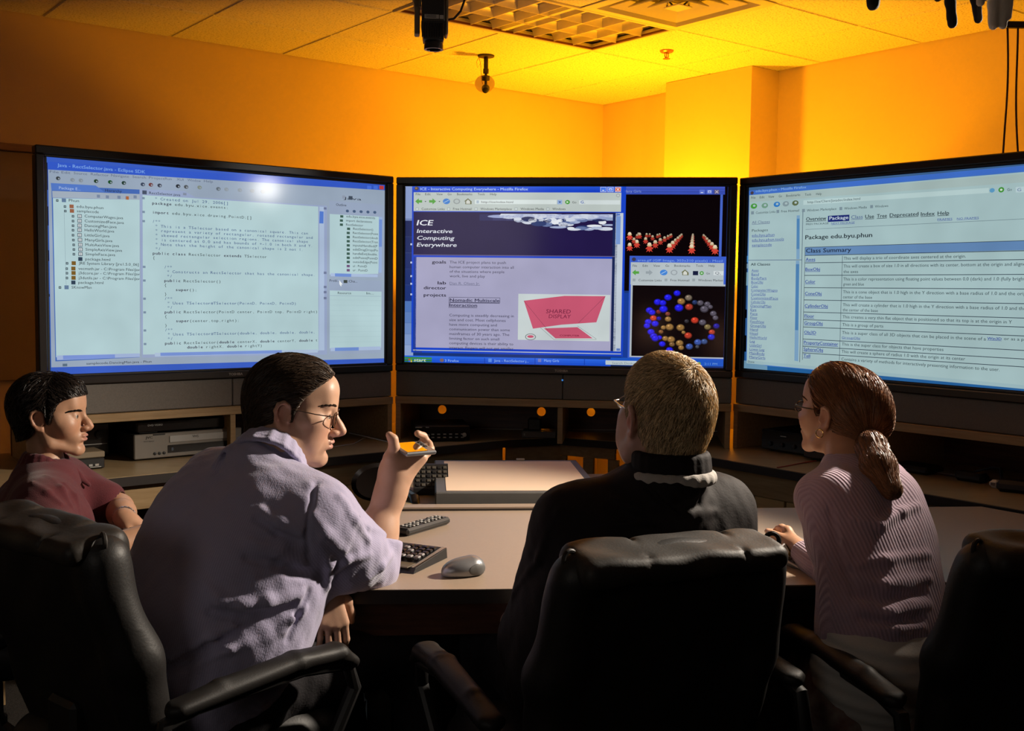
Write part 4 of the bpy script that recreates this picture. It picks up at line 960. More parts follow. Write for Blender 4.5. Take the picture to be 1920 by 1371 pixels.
# black box standing on the recorder
P = FR[0].world(*FR[0].local(r.location)); top = .1015
r2 = empty('disc_player', (r.location[0], r.location[1], WT + top), FR[0].a, 'flat black disc player lying on top of the silver recorder', 'player')
q = MB(); q.box(.02, .40, .03, .27, .004, .042, ch=.003); q.build('case', M['black_plastic'], r2)
q = MB(); q.box(.022, .398, .024, .0298, .004, .042, ch=.002); q.build('face', M['gloss_black'], r2)
v, t = text_geo('DVD VIDEO'); q = MB(); q.add([(.06 + a * .011, .0234, .026 + b * .010) for a, b in v], t); q.build('lettering', M['label'], r2, smooth=False)
for fx in (.03, .32):
    q = MB(); q.box(fx, fx + .07, .03, .25, 0, .004, ch=.001); q.build('foot', M['black_plastic'], r2)
# black receiver left of it
r = gear(0, 118, 872, 'stereo_receiver', 'tall black receiver with a thin silver line between recorder and small tuner', 'receiver', dy=.10)
q = MB(); q.box(.0, .20, .0, .28, .008, .135, ch=.003); q.build('case', M['black_plastic'], r)
q = MB(); q.box(.004, .196, -.004, -.0003, .012, .131, ch=.002); q.build('face', M['gloss_black'], r)
q = MB(); q.box(.01, .19, -.007, -.0043, .052, .055, ch=.0005); q.build('silver_strip', M['label'], r)
q = MB(); q.lathe([(.016, 0), (.015, .012), (0, .013)], 18, M=Matrix.Translation((.16, -.0043, .09)) @ Matrix.Rotation(math.pi / 2, 4, 'X'), caps=False); q.build('volume_knob', M['black_plastic'], r)
feet(r, (.03, .17), (.04, .24))
# small tuner with a beige box on it
r = gear(0, 140, 884, 'tuner_box', 'small black tuner with a row of square keys beside the young man', 'tuner')
q = MB(); q.box(-.03, .105, .0, .13, .003, .040, ch=.003); q.build('case', M['black_plastic'], r)
q = MB()
for k in range(5): q.box(-.018 + .022 * k, -.004 + .022 * k, -.003, -.0002, .012, .020, ch=.0008)
q.build('key', M['label'], r)
q = MB(); q.box(.052, .092, -.003, -.0002, .007, .0105, ch=.0008); q.build('slot_trim', M['label'], r)
q = MB(); q.box(-.025, .1, .01, .12, 0, .003, ch=.001); q.build('foot', M['black_plastic'], r)
r2 = empty('switch_box', (r.location[0], r.location[1], WT + .0415), FR[0].a, 'slim beige switch box lying on the small black tuner', 'box')
q = MB(); q.box(-.025, .108, .006, .125, .0, .022, ch=.003); q.build('case', mat('beige_case', (.22, .17, .11), .5, var=.1), r2)
q = MB(); q.box(.105, .112, .03, .045, .006, .016, ch=.001); q.build('plug', M['label'], r2)
# black receiver under the left end of the middle set
r = gear(1, 780, 828, 'audio_receiver', 'black audio receiver with many small buttons under the middle television', 'receiver', dy=-.02)
r.rotation_euler.z = FR[0].a * .25
q = MB(); q.box(0, .24, .0, .24, .006, .070, ch=.003); q.build('case', M['black_plastic'], r)
q = MB(); q.box(.002, .238, -.004, -.0003, .008, .068, ch=.002); q.build('face', M['gloss_black'], r)
rg = random.Random(5)
for k in range(12):
    x = .07 + (k % 6) * .026; z = .017 + (k // 6) * .014
    q = MB(); q.box(x, x + .013, -.007, -.0043, z, z + .005, ch=.0008); q.build('button', M['label'], r)
q = MB(); q.box(.028, .062, -.007, -.0043, .026, .034, ch=.001); q.build('label_plate', M['label'], r)
q = MB(); q.lathe([(.009, 0), (.008, .01), (0, .011)], 16, M=Matrix.Translation((.215, -.0043, .03)) @ Matrix.Rotation(math.pi / 2, 4, 'X'), caps=False); q.build('volume_knob', M['label'], r)
q = MB(); q.box(.0, .03, -.006, -.0043, .062, .066, ch=.001); q.box(.045, .06, -.006, -.0043, .062, .066, ch=.001); q.build('trim', M['label'], r)
feet(r, (.03, .21), (.04, .2), .006)
# small box with black cube
r = gear(1, 977, 822, 'network_box', 'small grey network box under the second glowing hole', 'box', dy=.02)
q = MB(); q.box(0, .155, 0, .11, .0, .030, ch=.003); q.build('case', M['grey_plastic'], r)
q = MB(); q.box(.01, .016, -.002, -.0002, .01, .02, ch=.0005); q.build('indicator', M['label'], r)
r2 = empty('power_adapter', (r.location[0], r.location[1], WT + .031), FR[1].a, 'black cube shaped power adapter standing on the grey network box', 'adapter')
q = MB(); q.box(.025, .085, .02, .08, 0, .055, ch=.006); q.build('body', M['black_plastic'], r2)
q = MB(); q.tube([(.055, .08, .02), (.06, .12, .02), (.09, .2, -.02)], .003, 6); q.build('lead', M['cable'], r2)
# thin rail along the back of the middle shelf
for k, (xa, xb) in enumerate(((890, 1046), (1056, 1360))):
    u0, z0 = FR[1].on_plane(xa, 804 + k, .40); u1, z1 = FR[1].on_plane(xb, 806 + k * 3, .40)
    q = MB(); q.tube([(u0, .40, z0), ((u0 + u1) / 2, .402, (z0 + z1) / 2 - .001), (u1, .40, z1)], .0022, 6)
    o = q.build('grey_cable', M['grey_cable']); o.location = (FR[1].o[0], FR[1].o[1], 0); o.rotation_euler = (0, 0, FR[1].a)
    tag(o, ('thin grey cable along the back of the wide middle compartment', 'thin grey cable in the compartment behind the blond man')[k], 'cable')
# white cable on the worktop by the man's face
P = [atz(655, 812, WT + .03), atz(690, 820, WT + .028), atz(728, 829, WT + .02)]
o = MB(); o.tube(P, .0026, 6); o = o.build('white_cable', M['grey_cable']); tag(o, 'stiff pale cable leaning over the worktop at the nose of the man in lavender', 'cable')
P = [atz(x, y, WT + .003) for x, y in ((625, 838), (645, 835), (664, 832), (678, 824), (690, 818))]
o = MB(); o.tube(P, .0022, 6); o = o.build('white_cable', M['grey_cable']); tag(o, 'loose pale cable lying on the worktop below the stiff one', 'cable')
# right hand side: receivers and loose things
r = gear(2, 1416, 846, 'amplifier', 'black amplifier left of the ponytailed woman on the worktop', 'amplifier', dy=.04)
q = MB(); q.box(0, .24, 0, .26, .008, .092, ch=.003); q.build('case', M['black_plastic'], r)
q = MB(); q.box(.003, .237, -.004, -.0003, .012, .088, ch=.002); q.build('face', M['gloss_black'], r)
q = MB(); q.box(.10, .13, -.006, -.0043, .07, .074, ch=.001); q.build('label_plate', M['label'], r)
for k in range(3):
    q = MB(); q.lathe([(.010, 0), (.009, .008), (0, .009)], 14, M=Matrix.Translation((.05 + .06 * k, -.0043, .035)) @ Matrix.Rotation(math.pi / 2, 4, 'X'), caps=False); q.build('knob', M['black_plastic'], r)
feet(r, (.03, .21), (.04, .22))
r = gear(2, 1484, 862, 'amplifier', 'second black amplifier half hidden by the head of the woman', 'amplifier', dy=.05)
q = MB(); q.box(.02, .22, 0, .26, .008, .105, ch=.003); q.build('case', M['black_plastic'], r)
q = MB(); q.box(.024, .216, -.004, -.0003, .012, .1, ch=.002); q.build('face', mat('brown_face', (.03, .014, .01), .4, var=.2), r)
q = MB(); q.box(.04, .12, -.006, -.0043, .08, .084, ch=.001); q.build('trim', M['label'], r)
feet(r, (.05, .19), (.04, .22))
def puck(px, py, name, label, cat, sx, sy, sz, m, group=None, dy=0.0, rot=0.0):
    r = gear(2, px, py, name, label, cat, group, dy); r.rotation_euler.z += rot
    q = MB(); q.box(-sx / 2, sx / 2, -sy / 2, sy / 2, 0, sz, ch=min(sz * .35, .012)); q.build('body', m, r); return r
r = puck(1716, 884, 'modem', 'low black modem with a pale edge on the worktop behind the woman', 'modem', .17, .12, .028, M['black_plastic'])
q = MB(); q.box(-.05, .0, -.062, -.0605, .012, .016, ch=.0005); q.build('label_plate', M['label'], r)
r = puck(1780, 888, 'booklet', 'reddish brown booklet lying flat on the worktop', 'booklet', .16, .12, .006, mat('booklet_cover', (.085, .04, .035), .6, var=.3))
q = MB(); q.box(-.075, .078, -.057, .057, .0062, .0072, ch=0); q.build('page', M['label'], r)
r = puck(1822, 903, 'power_brick', 'black power brick left of the white adapter', 'adapter', .11, .06, .034, M['black_plastic'])
q = MB(); q.tube([(.05, 0, .015), (.09, .03, .005), (.14, .10, .004), (.1, .2, .02)], .004, 6); q.build('lead', M['cable'], r)
r = puck(1866, 915, 'plug_adapter', 'small white plug adapter between two black power bricks', 'adapter', .035, .035, .028, M['white'])
q = MB(); q.box(-.008, .008, -.0185, -.0176, .01, .02, ch=0); q.build('socket', M['grey_plastic'], r)
r = puck(1900, 922, 'power_brick', 'black power brick right of the white adapter', 'adapter', .10, .075, .040, M['black_plastic'], rot=.3)
q = MB(); q.tube([(-.04, .02, .03), (-.06, .10, .06), (-.10, .16, .05), (-.2, .2, .01)], .005, 6); q.build('lead', M['cable'], r)
P = [atz(x, y, WT + .003) for x, y in ((1457, 877), (1475, 874), (1500, 869), (1530, 864))]
o = MB(); o.tube(P, .0022, 6); o = o.build('red_cable', M['red_cable']); tag(o, 'thin red cable lying across the worktop beside the woman', 'cable')

# ------------------------------------------------------------------ tables in front
tb = empty('meeting_table', (.5, 2.8, 0), 0, 'big beige meeting table with a dark edge in front of the four people', 'table')
TOP = [(-.42, 2.295), (-.065, 2.318), (.738, 2.393), (1.80, 2.52), (2.0, 2.62), (1.487, 3.322), (-.352, 3.150)]
q = MB(); q.prism(poly_at(tb, TOP), .716, WT); q.build('table_top', M['laminate'], tb, smooth=False)
def band(o, pts, w, z0, z1, name, m, closed=True):
    pts = list(pts); n = len(pts); cx = V(*np.mean(np.array(pts), 0)); q = MB()
    outp = [tuple(V(*p) + nrm(V(*p) - cx) * w) for p in pts]
    for i in range(n if closed else n - 1):
        j = (i + 1) % n; q.prism(poly_at(o, [outp[i], outp[j], pts[j], pts[i]]), z0, z1)
    return q.build(name, m, o, smooth=False)
band(tb, TOP, .004, .708, WT - .0015, 'edge_band', M['edge'])
def wall_piece(o, a, b, z0, z1, th, name, m):
    a = V(*a); b = V(*b); d = nrm(b - a); n = V(-d[1], d[0]) * th; q = MB()
    q.prism(poly_at(o, [tuple(a), tuple(b), tuple(b + n), tuple(a + n)]), z0, z1); return q.build(name, m, o, smooth=False)
wall_piece(tb, (-.37, 2.345), (1.75, 2.56), .62, .7155, .02, 'apron', M['mahogany'])
wall_piece(tb, (-.35, 2.66), (1.75, 2.88), .10, .7155, .02, 'modesty_panel', M['mahogany'])
for x, y in ((-.30, 2.46), (-.12, 2.72), (1.72, 2.64), (1.42, 3.22), (-.28, 3.08)):
    q = MB(); q.box(x - .03 - .5, x + .03 - .5, y - .03 - 2.8, y + .03 - 2.8, 0, .7155, ch=.004); q.build('leg', M['edge'], tb)
# raised strip along the far edge
a, b = V(-.352, 3.150), V(1.487, 3.322); d = nrm(b - a); n = V(-d[1], d[0])
q = MB(); q.prism(poly_at(tb, [tuple(a - n * .012), tuple(a + d * 1.07 - n * .012), tuple(a + d * 1.07 + n * .035), tuple(a + n * .035)]), WT + .0003, WT + .011); q.build('cable_strip', M['laminate'], tb, smooth=False)
q = MB(); q.prism(poly_at(tb, [tuple(a - n * .014), tuple(a + d * 1.07 - n * .014), tuple(a + d * 1.07 - n * .0122), tuple(a - n * .0122)]), WT + .0003, WT + .006); q.build('strip_dark_front', M['edge'], tb, smooth=False)  # dark front face of the raised strip
q = MB(); q.tube([(-.28, -.43, .60), (-.25, -.44, .585), (-.2, -.44, .582), (-.14, -.44, .59), (-.11, -.43, .60)], .0022, 6); q.build('loose_cord', M['grey_cable'], tb)

# wing desk on the left
WG = [(-.955, 2.385), (-.50, 2.83), (-.72, 3.22), (-1.13, 2.86)]
wg = empty('wing_desk', (-.8, 2.8, 0), 0, 'small wing desk with dark wooden edge under the hands of the young man', 'desk')
q = MB(); q.prism(poly_at(wg, WG), .700, .722); q.build('desk_top', M['laminate'], wg, smooth=False)
band(wg, WG, .004, .690, .7205, 'edge_band', M['mahogany'])
q = MB(); q.box(-.06, .04, -.02, .08, .0, .699, ch=.004); q.build('leg', M['edge'], wg)

# rear desk with flat display on it
ang = math.radians(4.4)
rd = empty('display_desk', (-.345, 3.205, 0), ang, 'oak desk behind the meeting table carrying the flat grey display', 'desk')
q = MB(); q.box(0, 1.12, 0, .66, .700, .726, ch=.002); q.build('desk_top', M['oak_top'], rd)
for x in (.05, 1.03):
    q = MB(); q.box(x, x + .04, .06, .60, 0, .6995, ch=.003); q.build('side_panel', M['oak'], rd)
q = MB(); q.box(.092, 1.028, .30, .318, .15, .6995, ch=.002); q.build('modesty_panel', M['oak'], rd)
td = empty('tabletop_display', (-.232, 3.245, .7265), ang, 'flat grey framed display lying on the desk behind the table', 'display')
w, dp = .525, .625
q = MB(); q.box(0, w, 0, dp, .010, .052, ch=.004); q.build('case', M['grey_plastic'], td)
q = MB(); q.box(.034, w - .028, .020, dp - .035, .0522, .0536, ch=.0005); q.build('screen', mat('pale_matte_screen', (.80, .60, .43), .5, spec=.3, var=.03), td)
for x in (.02, .26, .47):
    for y in (.02, .56):
        q = MB(); q.box(x, x + .03, y, y + .04, 0, .0098, ch=.001); q.build('foot', M['black_plastic'], td)
q = MB(); q.box(.30, .33, dp - .02, dp - .012, .0522, .060, ch=.001); q.build('latch', M['white'], td)
# keypad panel standing behind the hand
M['dull_key'] = mat('dull_key', (.07, .06, .045), .6, var=.4, vscale=40)
kp = empty('control_keypad', (-.385, 3.46, .7265), math.radians(6), 'black sloping control keypad with rows of small keys beside the flat display', 'keypad')
kp.location = (-.318, 3.46, .7265)
q = MB(); q.add([(0, 0, 0), (.115, 0, 0), (.115, .09, 0), (0, .09, 0), (0, .0, .022), (.115, .0, .022), (.115, .075, .090), (0, .075, .090), (.115, .09, .090), (0, .09, .090)],
   [(3, 2, 1, 0), (0, 1, 5, 4), (4, 5, 6, 7), (7, 6, 8, 9), (2, 3, 9, 8), (1, 2, 8, 6, 5), (0, 4, 7, 9, 3)]); q.build('case', M['black_plastic'], kp, smooth=False)
Rk = Matrix.Translation((0, 0, .022)) @ Matrix.Rotation(math.atan2(.068, .075), 4, 'X')
for i in range(6):
    for j in range(5):
        q = MB(); q.box(.008 + .018 * i, .020 + .018 * i, .008 + .018 * j, .019 + .018 * j, .0005, .004, ch=.001, M=Rk); q.build('key', M['dull_key'] if (i * 5 + j * 3) % 4 else M['black_plastic'], kp)

# remote control
a = atz(755, 1004, WT); b = atz(826, 983, WT); d = b - a; ra = math.atan2(d[1], d[0]); L = float(np.linalg.norm(d)) + .015
rc = empty('remote_control', (a[0], a[1], WT + .0005), ra, 'dark grey remote control with pale keys lying on the table', 'remote')
q = MB(); q.box(-.01, L, -.026, .026, .002, .021, ch=.006); q.build('case', mat('charcoal_plastic', (.026, .024, .023), .45, var=.1), rc)
q = MB(); q.box(.0, L - .01, -.020, .020, .0, .0019, ch=.001); q.build('base', M['black_plastic'], rc)
for i in range(10):
    for j in range(3):
        if (i, j) in ((3, 0), (6, 2)): continue
        q = MB(); x = .008 + i * (L - .02) / 10; q.box(x, x + .0085, -.018 + j * .0125, -.0085 + j * .0125, .0212, .0245, ch=.0012); q.build('key', M['label'] if (i + j) % 3 else M['grey_plastic'], rc)

# keyboard
kb = empty('keyboard', (-.385, 2.60, WT + .0005), math.radians(-24), 'black and silver keyboard under the raised forearm on the table', 'keyboard')
KW, KD = .43, .17
q = MB(); n = 14
for k in range(n):
    x0 = -KW / 2 + KW * k / n; x1 = x0 + KW / n
    def bow(x): return -.014 * (1 - (2 * x / KW) ** 2)
    q.add([(x0, -KD/2 + bow(x0), 0), (x1, -KD/2 + bow(x1), 0), (x1, KD/2, 0), (x0, KD/2, 0), (x0, -KD/2 + bow(x0) + .01, .012), (x1, -KD/2 + bow(x1) + .01, .012), (x1, KD/2 - .004, .026), (x0, KD/2 - .004, .026)],
          [(3, 2, 1, 0), (0, 1, 5, 4), (4, 5, 6, 7), (2, 3, 7, 6)] + ([(0, 4, 7, 3)] if k == 0 else []) + ([(1, 2, 6, 5)] if k == n - 1 else []))
q.build('case', M['black_plastic'], kb, angle=25)
q = MB(); q.add([(KW/2 + .0005, -KD/2 + .01, .011), (KW/2 + .0005, KD/2 - .004, .0255), (KW/2 - .012, KD/2 - .004, .0275), (KW/2 - .012, -KD/2 + .01, .013)], [(0, 1, 2, 3)]); q.build('end_trim', M['silver'], kb, smooth=False)
q = MB(); q.box(-KW/2 + .01, KW/2 - .014, -KD/2 - .004, -KD/2 + .04, .0122, .0150, ch=.001); q.build('palm_rest', mat('amber_grey_palm_rest', (.10, .08, .05), .4, var=.1), kb)
Rk = Matrix.Translation((0, -KD/2 + .01, .0125)) @ Matrix.Rotation(math.atan2(.014, KD), 4, 'X')
kcache = None
for j in range(5):
    for i in range(20):
        if i in (15,): continue
        if kcache is None:
            q = MB(); q.box(-.0078, .0078, -.0078, .0078, .0008, .0085, ch=.0022); kcache = q.build('key', M['black_plastic'], kb); kcache.data.materials[0] = M['gloss_black']; o = kcache
        else: o = bpy.data.objects.new('key', kcache.data); COL.objects.link(o); o.parent = kb
        o.matrix_local = Rk @ Matrix.Translation((-KW/2 + .022 + i * .0203, .048 + j * .0196, .001))
kl = None
for i, j in ((17, 0), (18, 0), (19, 0), (17, 2), (19, 1), (16, 3)):
    if kl is None:
        q = MB(); q.box(-.0078, .0078, -.0078, .0078, .0, .0095, ch=.0025); kl = q.build('silver_key', M['silver'], kb); o = kl
    else: o = bpy.data.objects.new('silver_key', kl.data); COL.objects.link(o); o.parent = kb
    o.matrix_local = Rk @ Matrix.Translation((-KW/2 + .022 + i * .0203, .048 + j * .0196, .0015))
# young man's keyboard
k2 = empty('keyboard', (-1.0, 2.83, .7225), math.radians(44), 'black keyboard under the hands of the young man in maroon', 'keyboard')
q = MB(); q.box(-.10, .10, -.07, .07, 0, .016, ch=.004); q.build('case', M['black_plastic'], k2)
kc = None
for j in range(5):
    for i in range(9):
        if kc is None:
            q = MB(); q.box(-.0078, .0078, -.0078, .0078, .0, .007, ch=.002); kc = q.build('key', M['gloss_black'], k2); o = kc
        else: o = bpy.data.objects.new('key', kc.data); COL.objects.link(o); o.parent = k2
        o.location = (-.084 + i * .021, -.05 + j * .022, .0162)
# ------------------------------------------------------------------ smooth bodies: blended shapes turned into one skin
class Blob:
    def __init__(s): s.P = []; s.warp = []
    def rc(s, a, b, ra, rb=None, k=.02, op='+'):
        s.P.append(('c', np.asarray(a, float), np.asarray(b, float), ra, ra if rb is None else rb, k, op)); return s
    def chain(s, pts, rs, k=.02, op='+'):
        for i in range(len(pts) - 1): s.rc(pts[i], pts[i + 1], rs[i], rs[i + 1], k, op)
        return s
    def el(s, c, r, R=None, k=.02, op='+'):
        s.P.append(('e', np.asarray(c, float), np.asarray(r, float), np.eye(3) if R is None else np.asarray(R, float), 0, k, op)); return s
    def bx(s, c, h, R=None, rd=.01, k=.02, op='+'):
        s.P.append(('b', np.asarray(c, float), np.asarray(h, float), np.eye(3) if R is None else np.asarray(R, float), rd, k, op)); return s
    def cutfn(s, f, k=.006):
        """keep only where f < 0"""
        s.P.append(('f', f, None, None, 0, k, '&')); return s
    @staticmethod
    def dist(p, X):
        t = p[0]
        if t == 'c':
            a, b, ra, rb = p[1:5]; ba = b - a; l2 = max(ba @ ba, 1e-12)
            pa = X - a; h = np.clip((pa @ ba) / l2, 0, 1)
            return np.sqrt(((pa - h[:, None] * ba) ** 2).sum(1)) - (ra + (rb - ra) * h)
        if t == 'e':
            c, r, R = p[1:4]; q = (X - c) @ R
            k0 = np.sqrt(((q / r) ** 2).sum(1)); k1 = np.sqrt(((q / (r * r)) ** 2).sum(1))
            return np.where(k0 < 1e-6, -r.min(), k0 * (k0 - 1) / np.maximum(k1, 1e-9))
        if t == 'b':
            c, h, R, rd = p[1:5]; q = np.abs((X - c) @ R) - (h - rd)
            return np.sqrt((np.maximum(q, 0) ** 2).sum(1)) + np.minimum(q.max(1), 0) - rd
        return p[1](X)
    @staticmethod
    def bounds(p):
        if p[0] == 'c': lo = np.minimum(p[1] - p[3], p[2] - p[4]); hi = np.maximum(p[1] + p[3], p[2] + p[4])
        else: m = np.linalg.norm(p[2]) if p[0] == 'b' else p[2].max(); lo = p[1] - m; hi = p[1] + m
        return lo, hi
    def lower(s, p, X):
        if p[0] == 'e': return np.sqrt(((X - p[1]) ** 2).sum(1)) - p[2].max()
        return s.dist(p, X)
    def upper(s, p, X):
        if p[0] == 'e': return np.sqrt(((X - p[1]) ** 2).sum(1)) - p[2].min()
        return s.dist(p, X)
    def run(s, prims, X, warp=True):
        d = None
        for p in prims:
            k, op = p[5], p[6]
            e = s.dist(p, X)
            if op == '+':
                if d is None: d = e; continue
                h = np.clip(.5 + .5 * (d - e) / k, 0, 1); d = d + (e - d) * h - k * h * (1 - h)
            elif d is not None:
                e = -e if op == '-' else e
                h = np.clip(.5 - .5 * (d - e) / k, 0, 1); d = d + (e - d) * h + k * h * (1 - h)
        if d is None: d = np.full(len(X), 1.0)
        if warp:
            for f in s.warp: d = d + f(X)
        return d
    def __call__(s, X): return s.run(s.P, np.asarray(X, float))
    def normal(s, X, e=.002):
        g = np.stack([s(X + np.eye(3)[i] * e) - s(X - np.eye(3)[i] * e) for i in range(3)], 1)
        return g / np.maximum(np.linalg.norm(g, axis=1), 1e-9)[:, None]
    def mesh(s, cell=.004, N=12, clip=None):
        """surface nets over the blocks that hold the surface -> verts, quads"""
        add = [p for p in s.P if p[6] == '+']
        lo = np.min([s.bounds(p)[0] for p in add], 0) - .03; hi = np.max([s.bounds(p)[1] for p in add], 0) + .03
        B = cell * N; nb = np.ceil((hi - lo) / B).astype(int); n = nb * N + 2
        I = np.stack(np.meshgrid(*[np.arange(k) for k in nb], indexing='ij'), -1).reshape(-1, 3)
        Cn = lo + (I + .5) * B; R = B * math.sqrt(3) / 2
        LB = np.stack([s.lower(p, Cn) for p in add], 1); UB = np.min(np.stack([s.upper(p, Cn) for p in add], 1), 1)
        pad = .05
        act = (LB.min(1) < R + pad * .8)
        D = np.full(len(Cn), 9.0); D[act] = s(Cn[act])
        act = np.abs(D) < R * 1.3 + .012
        g = np.arange(N + 1); G = np.stack(np.meshgrid(g, g, g, indexing='ij'), -1)
        vid, vpos, quads = [], [], []
        corner = np.array([(a, b, c) for a in (0, 1) for b in (0, 1) for c in (0, 1)])
        edges = [(i, j) for i in range(8) for j in range(i + 1, 8) if np.abs(corner[i] - corner[j]).sum() == 1]
        for bi in np.nonzero(act)[0]:
            base = I[bi] * N; X = lo + (base + G.reshape(-1, 3)) * cell
            m = LB[bi] - R < UB[bi] + R + pad
            keep = []; ai = 0
            for p in s.P:
                if p[6] == '+':
                    if m[ai]: keep.append(p)
                    ai += 1
                elif p[6] == '&' or s.lower(p, Cn[bi:bi + 1])[0] < R + pad: keep.append(p)
            d = s.run(keep, X).reshape(N + 1, N + 1, N + 1)
            sg = d < 0
            if not sg.any() or sg.all(): continue
            c = np.stack([sg[a:a + N, b:b + N, e:e + N] for a, b, e in corner], -1); cnt = c.sum(-1)
            mx = (cnt > 0) & (cnt < 8); ci = np.argwhere(mx)
            if len(ci):
                vals = np.stack([d[ci[:, 0] + a, ci[:, 1] + b, ci[:, 2] + e] for a, b, e in corner], 1)
                acc = np.zeros((len(ci), 3)); num = np.zeros(len(ci))
                for i, j in edges:
                    a, b = vals[:, i], vals[:, j]; cr = (a < 0) != (b < 0)
                    t = np.where(cr, a / np.where(np.abs(a - b) < 1e-12, 1, a - b), 0)
                    acc += np.where(cr[:, None], corner[i] + t[:, None] * (corner[j] - corner[i]), 0); num += cr
                gi = base + ci
                vid.append((gi[:, 0] * n[1] + gi[:, 1]) * n[2] + gi[:, 2]); vpos.append(lo + (gi + acc / num[:, None]) * cell)
            st = np.array([n[1] * n[2], n[2], 1])
            for ax in range(3):
                s0 = sg[:N, :N, :N]; sl = [slice(0, N)] * 3; sl[ax] = slice(1, N + 1); s1 = sg[tuple(sl)]
                e = np.argwhere(s0 != s1)
                if not len(e): continue
                fl = s0[e[:, 0], e[:, 1], e[:, 2]]; ge = (base + e) @ st
                u, w = st[(ax + 1) % 3], st[(ax + 2) % 3]
                q = np.stack([ge - u - w, ge - w, ge, ge - u], 1)
                q[~fl] = q[~fl][:, ::-1]; quads.append(q)
        vid = np.concatenate(vid); vpos = np.concatenate(vpos); quads = np.concatenate(quads)
        o = np.argsort(vid); vid = vid[o]; vpos = vpos[o]
        idx = np.searchsorted(vid, quads); idx = np.minimum(idx, len(vid) - 1); ok = (vid[idx] == quads).all(1)
        return vpos, idx[ok]
    def build(s, name, m, parent=None, cell=.004, colour=None, across=None, relax=1, xf=None):
        v, f = s.mesh(cell)
        if relax:                                   # a light smoothing pass takes the grid steps out
            E = np.concatenate([f[:, [0, 1]], f[:, [1, 2]], f[:, [2, 3]], f[:, [3, 0]]])
            for _ in range(relax):
                acc = np.zeros_like(v); cn = np.zeros(len(v))
                np.add.at(acc, E[:, 0], v[E[:, 1]]); np.add.at(cn, E[:, 0], 1); np.add.at(acc, E[:, 1], v[E[:, 0]]); np.add.at(cn, E[:, 1], 1)
                v = v * .5 + .5 * acc / np.maximum(cn, 1)[:, None]
        org = np.array(parent.location) if parent is not None and xf is None else np.zeros(3)
        me = bpy.data.meshes.new(name)
        me.vertices.add(len(v)); me.vertices.foreach_set('co', (v - org).astype(np.float32).ravel())
        me.loops.add(len(f) * 4); me.loops.foreach_set('vertex_index', f.astype(np.int32).ravel())
        me.polygons.add(len(f)); me.polygons.foreach_set('loop_start', np.arange(0, len(f) * 4, 4, dtype=np.int32))
        try: me.polygons.foreach_set('loop_total', np.full(len(f), 4, dtype=np.int32))
        except Exception: pass
        me.update(calc_edges=True); me.validate()
        if colour is not None and len(me.vertices) == len(v):
            at = me.attributes.new('Col', 'FLOAT_COLOR', 'POINT'); c = np.ones((len(v), 4), np.float32); c[:, :3] = colour(v); at.data.foreach_set('color', c.ravel())
        if across is not None and len(me.vertices) == len(v):
            at = me.attributes.new('across', 'FLOAT', 'POINT'); at.data.foreach_set('value', np.asarray(across(v), np.float32))
        return link_mesh(name, me, m, parent, True, None)

def frame_from(fwd, up=(0, 0, 1), roll=0.0):
    """columns: forward, left, up"""
    f = nrm(fwd); l = nrm(np.cross(up, f)); u = np.cross(f, l)
    c, s_ = math.cos(roll), math.sin(roll)
    return np.stack([f, l * c + u * s_, u * c - l * s_], 1)

def head_frame(yaw, pitch, roll=0.0):
    """yaw: direction the face points, measured from +x; pitch up positive"""
    f = V(math.cos(yaw) * math.cos(pitch), math.sin(yaw) * math.cos(pitch), math.sin(pitch))
    return frame_from(f, (0, 0, 1), roll)

